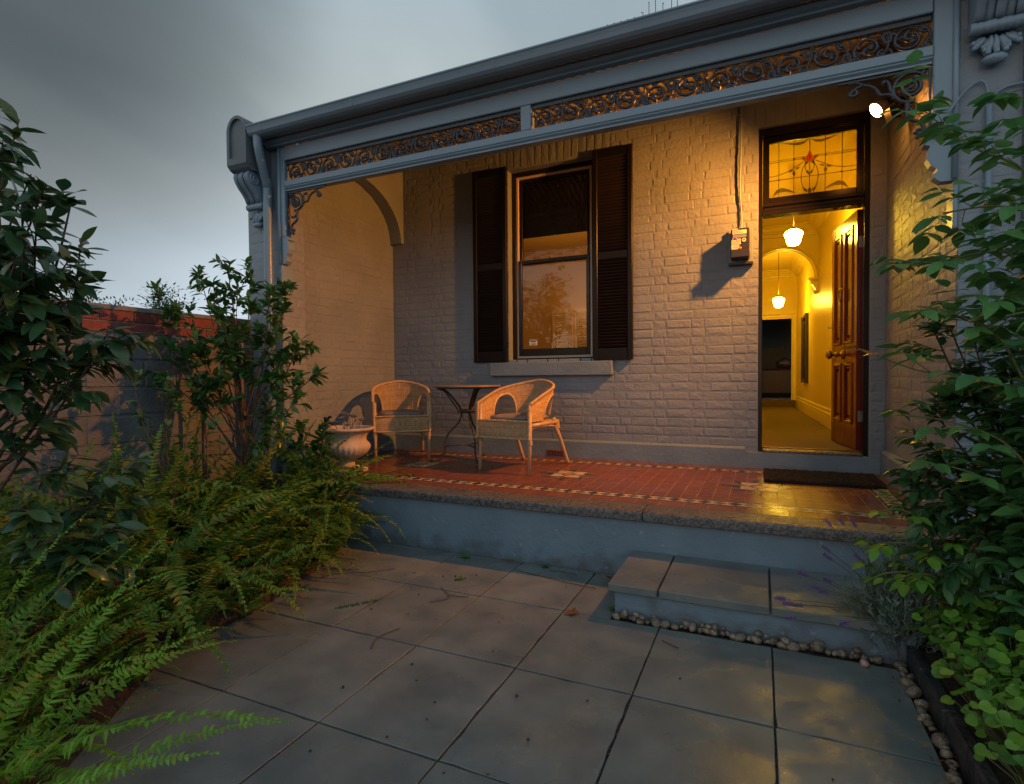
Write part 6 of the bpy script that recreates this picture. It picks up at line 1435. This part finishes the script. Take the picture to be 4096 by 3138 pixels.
# ---- right bed: rose, camellia, lavender, violets
def compound(p, d, leaves, size, n=5, nv=3):
    d = Vector(d).normalized(); side = d.cross(Vector((0, 0, 1))); side = side.normalized() if side.length > .05 else Vector((1, 0, 0))
    leaves.append((aim(p + d * size * 1.5, d + Vector((0, 0, -.35)) + rv(.15), Vector((0, 0, 1)) + rv(.4), 0, size * 1.1), rnd.randrange(nv)))
    for k in range((n - 1) // 2):
        q = p + d * size * (1.2 - .62 * k)
        for s in (1, -1): leaves.append((aim(q, d * .45 + side * s + Vector((0, 0, -.35)) + rv(.15), Vector((0, 0, 1)) + rv(.4), 0, size * (1 - .12 * k)), rnd.randrange(nv)))
rose_v = [leaf_g(1, .60, 5, .16, .16, .78, .012), leaf_g(1, .54, 5, .24, .26, .8, .015), leaf_g(1, .64, 5, .10, .10, .75, .012)]
def rose(name, label, base, canes, size, n=5, every=.085, mat='leaf_rose', red=True):
    t = thing(name, label, 'rose' if 'rose' in name else 'climber', base); lv = []; new = []
    for ci, cane in enumerate(canes):
        P = smooth_path(cane, 7); m = len(P); g = G(); g.tube(P, [.0065 * (1 - .6 * i / (m - 1)) for i in range(m)], 7); cn_ = g.build('cane', 'cane', t)
        L_ = 0; nxt = .1; sgn = 1; tot = sum((P[i + 1] - P[i]).length for i in range(m - 1)); gp = G()
        for i in range(m - 1):
            L_ += (P[i + 1] - P[i]).length
            if L_ > nxt:
                nxt += every * rnd.uniform(.7, 1.3); tg = (P[i + 1] - P[i]).normalized(); s = tg.cross(Vector((0, 0, 1))); s = s.normalized() if s.length > .1 else Vector((1, 0, 0))
                d = (tg * .45 + s * sgn + Vector((0, -.1, rnd.uniform(-.3, .45))) + rv(.3)).normalized(); sgn = -sgn; e = P[i] + d * size * 1.0
                gp.tube([P[i], e], .0016, 4, cap=False)
                compound(e - d * size * .4, d, new if (red and ci < 3 and tot - L_ < .055) else lv, size * rnd.uniform(.8, 1.15), n)
        if gp.v: tag(gp.build('leaf_stalk', 'cane', cn_), kind='stuff')
    place_leaves(t, lv, rose_v, mat)
    if new: place_leaves(t, new, rose_v, 'leaf_new', 300, 'young_leaf')
    return t
B = (.98, 2.62, -.01)
rose('climbing_rose', 'climbing rose with long green canes and red young leaves by the pier', B, [
    [B, (1.0, 2.6, .8), (1.0, 2.52, 1.6), (.84, 2.5, 1.92), (.70, 2.55, 2.06), (.58, 2.6, 2.22), (.49, 2.62, 2.36)],
    [B, (1.02, 2.55, .9), (.98, 2.45, 1.5), (.78, 2.5, 1.66), (.60, 2.6, 1.66), (.46, 2.68, 1.70)],
    [B, (.98, 2.55, .7), (.86, 2.45, 1.12), (.68, 2.5, 1.22), (.55, 2.6, 1.25), (.44, 2.7, 1.31)],
    [B, (.96, 2.5, .6), (.82, 2.5, .95), (.66, 2.6, 1.05), (.50, 2.68, 1.07)],
    [B, (1.0, 2.45, 1.0), (.98, 2.35, 1.75), (.84, 2.32, 2.0), (.78, 2.3, 2.16)],
    [B, (1.0, 2.5, 1.0), (.92, 2.45, 1.7), (.78, 2.5, 1.82), (.62, 2.58, 1.84)],
    [B, (.98, 2.4, .8), (.9, 2.3, 1.3), (.80, 2.28, 1.42), (.72, 2.3, 1.42)],
    [B, (.98, 2.5, .9), (.90, 2.45, 1.45), (.80, 2.45, 1.50), (.70, 2.5, 1.45)],
    [B, (.98, 2.4, .9), (.90, 2.35, 1.55), (.82, 2.35, 1.66), (.74, 2.4, 1.62)],
    [B, (.96, 2.5, .7), (.80, 2.5, 1.30), (.66, 2.55, 1.45), (.55, 2.62, 1.50)],
    [B, (.95, 2.5, .5), (.80, 2.55, .80), (.66, 2.6, .88), (.56, 2.66, .86)]], .078, 5, .07)
C = (.95, 2.98, -.01)
rose('wisteria_shoot', 'light green shoots with paired leaflets over the lavender', (.85, 2.95, -.01), [
    [(.85, 2.95, -.01), (.80, 2.9, .35), (.66, 2.82, .58), (.54, 2.8, .66), (.46, 2.8, .64)],
    [(.85, 2.95, -.01), (.78, 2.88, .3), (.62, 2.8, .50), (.50, 2.78, .52), (.41, 2.8, .48)],
    [(.85, 2.95, -.01), (.76, 2.86, .25), (.60, 2.76, .40), (.48, 2.74, .40), (.42, 2.74, .36)],
    [(.85, 2.95, -.01), (.76, 2.86, .25), (.66, 2.74, .40), (.56, 2.70, .42), (.5, 2.68, .38)]], .060, 7, .075, 'leaf_violet', False)
cr_ = thing('camellia_bush', 'dark glossy camellia bush in front of the right pier', 'shrub', (1.0, 2.95, 0)); lv6 = []
CR = [(.64, 2.8, 1.43), (.70, 2.8, 1.42), (.78, 2.8, 1.36), (.87, 2.7, 1.32), (.64, 2.8, 1.09), (.72, 2.8, 1.13), (.81, 2.75, 1.13), (.60, 2.9, .76), (.64, 2.85, .83), (.65, 2.85, .93), (.75, 2.8, .87), (.84, 2.7, .89), (.61, 2.85, .63), (.71, 2.8, .69), (.8, 2.7, .7), (.85, 2.6, .77), (.64, 2.8, .47), (.72, 2.7, .49), (.82, 2.65, .52), (.7, 2.75, .34), (.8, 2.7, .36), (.85, 2.6, .45), (.87, 2.7, 1.09), (.68, 2.75, .40), (.92, 2.6, .6), (.95, 2.7, .95), (.93, 2.6, 1.2), (.78, 2.85, .55), (.9, 2.8, .75), (.88, 2.65, .25), (1.0, 2.6, .4)]
bush(cr_, (1.0, 2.95, -.02), (.98, 2.92, .9), CR, lv6, .072, .016, 8, 10, .14, .35, bend=.03, main_leaves=6, nv=6)
place_leaves(cr_, lv6, cam_v, 'leaf_camellia_bush')
# lavender
la = thing('lavender_bush', 'grey green lavender bush with purple flower spikes beside the step', 'lavender', (.60, 2.93, 0))
g = G()
for i in range(420):
    a = rnd.uniform(0, 2 * PI); r = rnd.uniform(0, .20) ; p0 = Vector((.56 + r * .4 * math.cos(a), 2.90 + r * .4 * math.sin(a), 0.0)); p1 = Vector((.54 + 1.15 * r * math.cos(a), 2.86 + 1.0 * r * math.sin(a), .12 + rnd.uniform(.05, .36) * (1 - (r / .26) ** 2)))
    g.tube([p0, p0.lerp(p1, .6) + rv(.01), p1], .0011, 3, cap=False)
    for k in range(16):
        t = .45 + .55 * k / 15; p = p0.lerp(p1, t); d = ((p1 - p0).normalized() * .9 + rv(.8)).normalized(); s = d.cross(rv(1)).normalized() * .0021; e = p + d * rnd.uniform(.02, .034)
        g.add([p - s, p + s, e.lerp(p, .3) + s * 1.2, e, e.lerp(p, .3) - s * 1.2], [(0, 1, 2, 3, 4)])
tag(g.build('foliage', 'leaf_lavender', la, fix=False), kind='stuff')
for i, tip in enumerate([(.06, 2.6, .28), (.15, 2.7, .37), (.27, 2.9, .57), (.33, 2.95, .57), (.26, 2.85, .42), (.38, 2.95, .57), (.25, 2.75, .34), (.23, 2.7, .30), (.10, 2.6, .20), (.30, 2.6, .21), (.39, 2.9, .42), (.25, 2.8, .47), (.13, 2.66, .24), (.20, 2.72, .31), (.09, 2.63, .25)]):
    tip = Vector(tip); b0 = Vector((.58, 2.9, .12)); P = smooth_path([b0, b0.lerp(tip, .5) + Vector((0, 0, .03)), tip], 6)
    g = G(); g.tube(P, .0017, 4, cap=False); s_ = g.build('flower_stalk', 'cane', la)
    d = (P[-1] - P[-2]).normalized(); g = G()
    for k in range(30):
        t = (k // 6) / 5; c = tip - d * .045 * (1 - t) + d * .01; a = k * 2.1; o = (d.orthogonal().normalized() * math.cos(a) + d.cross(d.orthogonal().normalized()) * math.sin(a)) * .005
        g.blob(c + o, .0034, .0034, .0048, 5, 4, .3, None, k)
    g.build('flower_spike', 'flower', s_)
# violets
def heart_g(W_):
    g = G(); n = 14; vs = [(0, 0, 0)]
    for i in range(n + 1):
        a = -PI + 2 * PI * i / n; r = W_ * (.50 + .16 * math.cos(a)) * (1 - .55 * max(0, math.cos(a - PI)) ** 6)
        x = r * math.cos(a) + W_ * .25; y = r * math.sin(a) * 1.15
        vs.append((x, y, -.22 * (x * x + y * y) / W_ + .05 * W_ * math.sin(3 * a) + abs(y) * .18))
    g.add([(W_ * .1, 0, 0)] + vs[1:], [(0, i, i + 1) for i in range(1, n + 1)], True); return g
vi_v = [heart_g(1.0), heart_g(.96), heart_g(1.05)]; vms = [meshdata(v, 'leaf', 'leaf_violet') for v in vi_v]
k = 0
for iy in range(8):
    for ix in range(6):
        x = .655 + ix * .12 + rnd.uniform(-.04, .04); y = 1.86 + iy * .135 + rnd.uniform(-.04, .04)
        v = thing('violet_plant', 'bright green violet with heart shaped leaves beside the slate edging' if ix < 2 else 'bright green violet with heart shaped leaves deep in the bed', 'plant', (x, y, .09), 'violets by the edging' if ix < 2 else 'violets in the bed')
        g = G()
        for i in range(34):
            a = rnd.uniform(0, 2 * PI); r = rnd.uniform(.01, .13); h = rnd.uniform(.05, .17) * (1.3 - r * 4) + .04 + (.05 if ix > 1 else 0); p = Vector((x + r * math.cos(a), y + r * math.sin(a), .09 + h))
            g.tube([(x, y, .08), (Vector((x, y, .09)) + p) / 2 + Vector((0, 0, .02)), p], .0014, 4, cap=False)
            inst('leaf', vms[i % 3], v, aim(p, Vector((math.cos(a), math.sin(a), -.25)) + rv(.25), Vector((-.1, -.25, 1)) + rv(.3), rnd.uniform(-.3, .3), rnd.uniform(.024, .046)))
        tag(g.build('leaf_stalk', 'cane', v), kind='stuff')
g = G(); nxg, nyg = 18, 26; vs = []
for j in range(nyg + 1):
    for i in range(nxg + 1):
        x = .60 + 1.7 * i / nxg; y = 1.2 + 2.3 * j / nyg; vs.append((x, y, .07 + .03 * mnoise.noise(Vector((x * 5, y * 5, 0)))))
g.add(vs, [(j * (nxg + 1) + i, j * (nxg + 1) + i + 1, (j + 1) * (nxg + 1) + i + 1, (j + 1) * (nxg + 1) + i) for j in range(nyg) for i in range(nxg)], True)
tag(g.build('garden_bed', 'soil', None, fix=False), kind='structure')
g = G(); vs = []; nxg, nyg = 22, 40
for j in range(nyg + 1):
    for i in range(nxg + 1):
        y = .2 + 3.17 * j / nyg; x1 = edge_x(y) - .02; x = -4.14 + (x1 + 4.14) * i / nxg; vs.append((x, y, -.012 if i == nxg else .02 + .03 * mnoise.noise(Vector((x * 4, y * 4, 2))) + .012))
g.add(vs, [(j * (nxg + 1) + i, j * (nxg + 1) + i + 1, (j + 1) * (nxg + 1) + i + 1, (j + 1) * (nxg + 1) + i) for j in range(nyg) for i in range(nxg)], True)
tag(g.build('garden_bed', 'soil', None, fix=False), kind='structure')
# slate edging
ed = thing('slate_edging', 'dark wet slate edging strip along the right garden bed', 'edging', (.585, 2.4, 0))
ye = 1.5
while ye < 2.86:
    ln = rnd.uniform(.25, .42); g = G(); g.cbox(.565 + rnd.uniform(-.005, .005), .612, ye, min(ye + ln, 2.87) - .006, -.03, .095 + rnd.uniform(-.012, .012), .008); g.build('edging_slate', 'edging', ed); ye += ln

# ---------------------------------------------------------------- pebbles, litter
pb = []
for i in range(6):
    g = G(); g.blob((0, 0, 0), 1, .78 - .04 * i, .62, 10, 7, .22, None, i * 3.7); pb.append(meshdata(g, 'pebble', 'pebble'))
def pebble(x, y, z, s, label, group):
    o = bpy.data.objects.new('pebble', pb[rnd.randrange(6)]); COL.objects.link(o); o.location = (x, y, z); o.rotation_euler = (rnd.uniform(-.4, .4), rnd.uniform(-.4, .4), rnd.uniform(0, 6)); o.scale = (s,) * 3
    tag(o, label, 'pebble', group)
x = -.675
while x < .48:
    s = rnd.choice((.012, .016, .018, .022, .027, .031)) * rnd.uniform(.9, 1.1); pebble(x, 2.775 + rnd.uniform(-.018, .014), s * rnd.uniform(.15, .55), s, 'speckled river pebble in the gap below the step', 'pebbles below the step'); x += s * 1.35
    if rnd.random() < .35: pebble(x - s, 2.772 + rnd.uniform(-.02, .02), .030, s * .85, 'speckled river pebble in the gap below the step', 'pebbles below the step')
y = 1.55
while y < 2.78:
    s = rnd.choice((.012, .018, .022, .027, .033)) * rnd.uniform(.9, 1.1); pebble(.544 + rnd.uniform(-.014, .008), y, s * rnd.uniform(.1, .5), s, 'speckled river pebble along the slate edging', 'pebbles along the edging'); y += s * rnd.uniform(1.5, 2.3)
pebble(.40, 2.715, .012, .022, 'single pinkish pebble lying on the paving near the lavender', None)
pk = material('pink_stone', (0.42, 0.22, 0.20), 0.5, (0.5, 0.33, 0.3), 60)
last = [o for o in COL.objects if o.name.startswith('pebble')][-1]; last.data = last.data.copy(); last.data.materials[0] = pk
# fallen leaves, twigs and gum nuts on the slabs
def star_leaf(W_):
    g = G(); n = 20; vs = [(0, 0, 0)]
    for i in range(n):
        a = 2 * PI * i / n; r = W_ * (.55 + .45 * abs(math.cos(2.5 * a)) ** 1.5); vs.append((r * math.cos(a), r * math.sin(a), .12 * W_ * math.sin(3 * a) + .15 * r))
    g.add(vs, [(0, 1 + i, 1 + (i + 1) % n) for i in range(n)], True); g.tube([(-W_ * .5, 0, .01), (-W_ * 1.3, .1 * W_, .01), (-W_ * 1.9, .35 * W_, .012)], W_ * .03, 4); return g
slm = {m_: meshdata(star_leaf(1), 'fallen_leaf', m_) for m_ in ('leaf_dry', 'leaf_fresh')}
llm = meshdata(leaf_g(1, .4, 4, .4, .1), 'fallen_leaf', 'leaf_dry')
def litter(x, y, s, me, label, group=None, z=.004, tilt=.1):
    o = bpy.data.objects.new('fallen_leaf', me); COL.objects.link(o); o.location = (x, y, z + s * .12); o.rotation_euler = (rnd.uniform(-tilt, tilt), rnd.uniform(-tilt, tilt), rnd.uniform(0, 6)); o.scale = (s,) * 3; tag(o, label, 'leaf', group)
litter(-.80, 3.22, .062, slm['leaf_dry'], 'large curled brown leaf leaning beside the step', None, .02, .6)
litter(-.90, 2.72, .042, slm['leaf_dry'], 'brown lobed leaf lying across a paving joint')
litter(-1.86, 3.30, .045, slm['leaf_fresh'], 'green lobed leaf at the foot of the verandah wall')
litter(-1.68, 2.92, .030, slm['leaf_fresh'], 'small green leaf lying in the middle of a slab')
litter(-.715, 2.86, .032, slm['leaf_fresh'], 'green leaf at the corner of the painted step'); litter(-1.28, 3.33, .035, slm['leaf_fresh'], 'green leaf scrap against the verandah wall near the frond')
for i in range(14): litter(rnd.uniform(-2.75, -.9), rnd.uniform(2.3, 3.33), rnd.uniform(.010, .022), llm, 'tiny dry brown leaf scrap on the paving', 'dry leaf scraps on the paving', .003)
for i in range(40): litter(rnd.uniform(.46, .56), rnd.uniform(1.7, 2.8), rnd.uniform(.014, .03), llm, 'dry brown leaf scrap among the pebbles by the edging', 'leaf scraps by the edging', .02, .6)
for i in range(16): litter(rnd.uniform(-.6, .46), rnd.uniform(2.765, 2.795), rnd.uniform(.014, .024), llm, 'dry brown leaf scrap among the pebbles below the step', 'leaf scraps below the step', .018, .6)
for i in range(60):
    y = rnd.uniform(2.3, 3.3); litter(edge_x(y) + rnd.uniform(-.12, .10), y, rnd.uniform(.015, .035), llm, 'dry brown leaf scrap along the fern bed edge', 'leaf scraps by the fern bed', .012, .5)
g = frond_g(.2, .035, R(5), R(-3), 26, 5); me = meshdata(g, 'fallen_frond', 'leaf_dry')
o = bpy.data.objects.new('fallen_frond', me); COL.objects.link(o); o.location = (-1.60, 3.335, .012); o.rotation_euler = (.1, 0, R(-8)); tag(o, 'short brown fern frond lying against the verandah wall', 'frond')
def twig(pts, label, group=None, r=.0022):
    g = G(); g.tube(smooth_path([(a, b, .006) for a, b in pts], 5), r, 5); tag(g.build('fallen_twig', 'bark', None, origin=(pts[0][0], pts[0][1], 0)), label, 'twig', group)
twig([(-1.44, 3.20), (-1.25, 3.16), (-1.05, 3.12), (-.88, 3.10)], 'long thin twig lying on the slabs beside the step'); twig([(-1.23, 3.27), (-1.15, 3.285), (-1.05, 3.27)], 'short curved twig close to the verandah wall')
twig([(-1.66, 2.55), (-1.60, 2.62), (-1.62, 2.68), (-1.72, 2.76)], 'forked brown stalk on a middle slab'); twig([(-1.62, 2.68), (-1.55, 2.68), (-1.50, 2.70)], 'small side stalk touching the forked stalk')
twig([(-1.62, 2.00), (-1.66, 2.10), (-1.62, 2.22)], 'curved brown twig on a slab near a joint'); twig([(-.42, 2.60), (-.34, 2.555)], 'thin straight twig below the step pebbles')
twig([(-2.50, 2.62), (-2.42, 2.72), (-2.28, 2.80), (-2.16, 2.92)], 'long reddish runner stem crossing the paving edge')
nut = G(); nut.blob((0, 0, 0), 1, .9, .8, 7, 5, .3); nm_ = meshdata(nut, 'gum_nut', 'frame_dark')
for x, y in [(-1.37, 1.96), (-1.28, 1.86), (-1.13, 1.76), (-1.10, 1.66), (-.86, 1.92), (-.72, 1.70), (-1.17, 1.52), (-1.36, 1.36), (-1.52, 1.70), (-.9, 1.45), (-1.78, 2.62), (-1.70, 2.90), (-1.73, 2.95), (-1.66, 2.95), (-1.76, 2.88), (-1.80, 2.92), (-1.62, 3.02), (-1.9, 2.35), (-1.1, 2.2), (-.6, 2.0), (.2, 1.9), (-2.0, 2.9), (-.3, 2.3)]:
    o = bpy.data.objects.new('gum_nut', nm_); COL.objects.link(o); s = rnd.uniform(.0035, .006); o.location = (x, y, s * .75 + .002); o.rotation_euler = (0, 0, rnd.uniform(0, 6)); o.scale = (s,) * 3
    tag(o, 'small dark gum nut lying on the paving', 'seed', 'gum nuts on the paving')
mo = G()
for i in range(160):
    t = rnd.uniform(0, 1); x, y = -2.08 + .14 * t + rnd.uniform(-.01, .01), 2.28 + .20 * t * .9 + rnd.uniform(-.012, .012); d = rv(.5) + Vector((0, 0, 1)); mo.add([(x - .002, y, 0), (x + .002, y, 0), (x + d.x * .016, y + d.y * .016, rnd.uniform(.008, .02))], [(0, 1, 2)])
tag(mo.build('moss', 'leaf_fresh', None, fix=False), 'strip of bright moss in a paving joint', 'moss', kind='stuff')

gr = G()
for i in range(2600):
    if rnd.random() < .5: x = rnd.choice(PX[1:-1]) + rnd.gauss(0, .003); y = rnd.uniform(.9, 3.36)
    else: y = rnd.choice(PYS[1:5]) + rnd.gauss(0, .003); x = rnd.uniform(-2.5, .52)
    if y > 2.76 and x > -.70 or x < edge_x(max(.6, min(y, 3.36))) + .04: continue
    s = rnd.uniform(.001, .0035); z = -.010 + rnd.uniform(0, .009)
    gr.add([(x - s, y - s, z), (x + s, y - s * .6, z), (x + rnd.uniform(-s, s), y + s, z), (x, y, z + s * 1.2)], [(0, 1, 3), (1, 2, 3), (2, 0, 3)])
tag(gr.build('joint_grit', 'leaf_dry', paving, fix=False), kind='stuff')
for i in range(30): litter(rnd.uniform(-2.3, .4), rnd.choice(PYS[1:5]) + rnd.gauss(0, .01), rnd.uniform(.008, .016), llm, 'tiny brown leaf crumb caught in a paving joint', 'leaf crumbs in the joints', .001, .2)
def street_tree(x, y, h, label):
    t = thing('street_tree', label, 'tree', (x, y, 0)); lf = []
    g = G(); g.tube([(x, y, -.1), (x + .1, y, h * .3), (x, y + .1, h * .6)], [.22, .17, .10], 8); tr = g.build('trunk', 'bark', t)
    for i in range(30):
        a = rnd.uniform(0, 2 * PI); c = Vector((x + h * .32 * math.cos(a) * rnd.uniform(.1, 1), y + h * .3 * math.sin(a) * rnd.uniform(.1, 1), h * rnd.uniform(.42, 1)))
        g = G(); g.tube([(x, y, h * .35), (Vector((x, y, h * .5)) + c) / 2, c], [.07, .04, .015], 5); g.build('branch', 'bark', tr)
        for k in range(90):
            d = rv(1).normalized() * rnd.uniform(.1, h * .13); lf.append((aim(c + d, d + rv(.3), Vector((0, 0, 1)) + rv(.5), 0, rnd.uniform(.16, .28)), 0))
    place_leaves(t, lf, [leaf_g(1, .45, 2, .2, .1)], 'leaf_far', 0)
street_tree(-7.8, -9.0, 4.8, 'street tree across the road mirrored in the window glass'); street_tree(-5.6, -10.5, 3.6, 'smaller street tree across the road mirrored in the window')
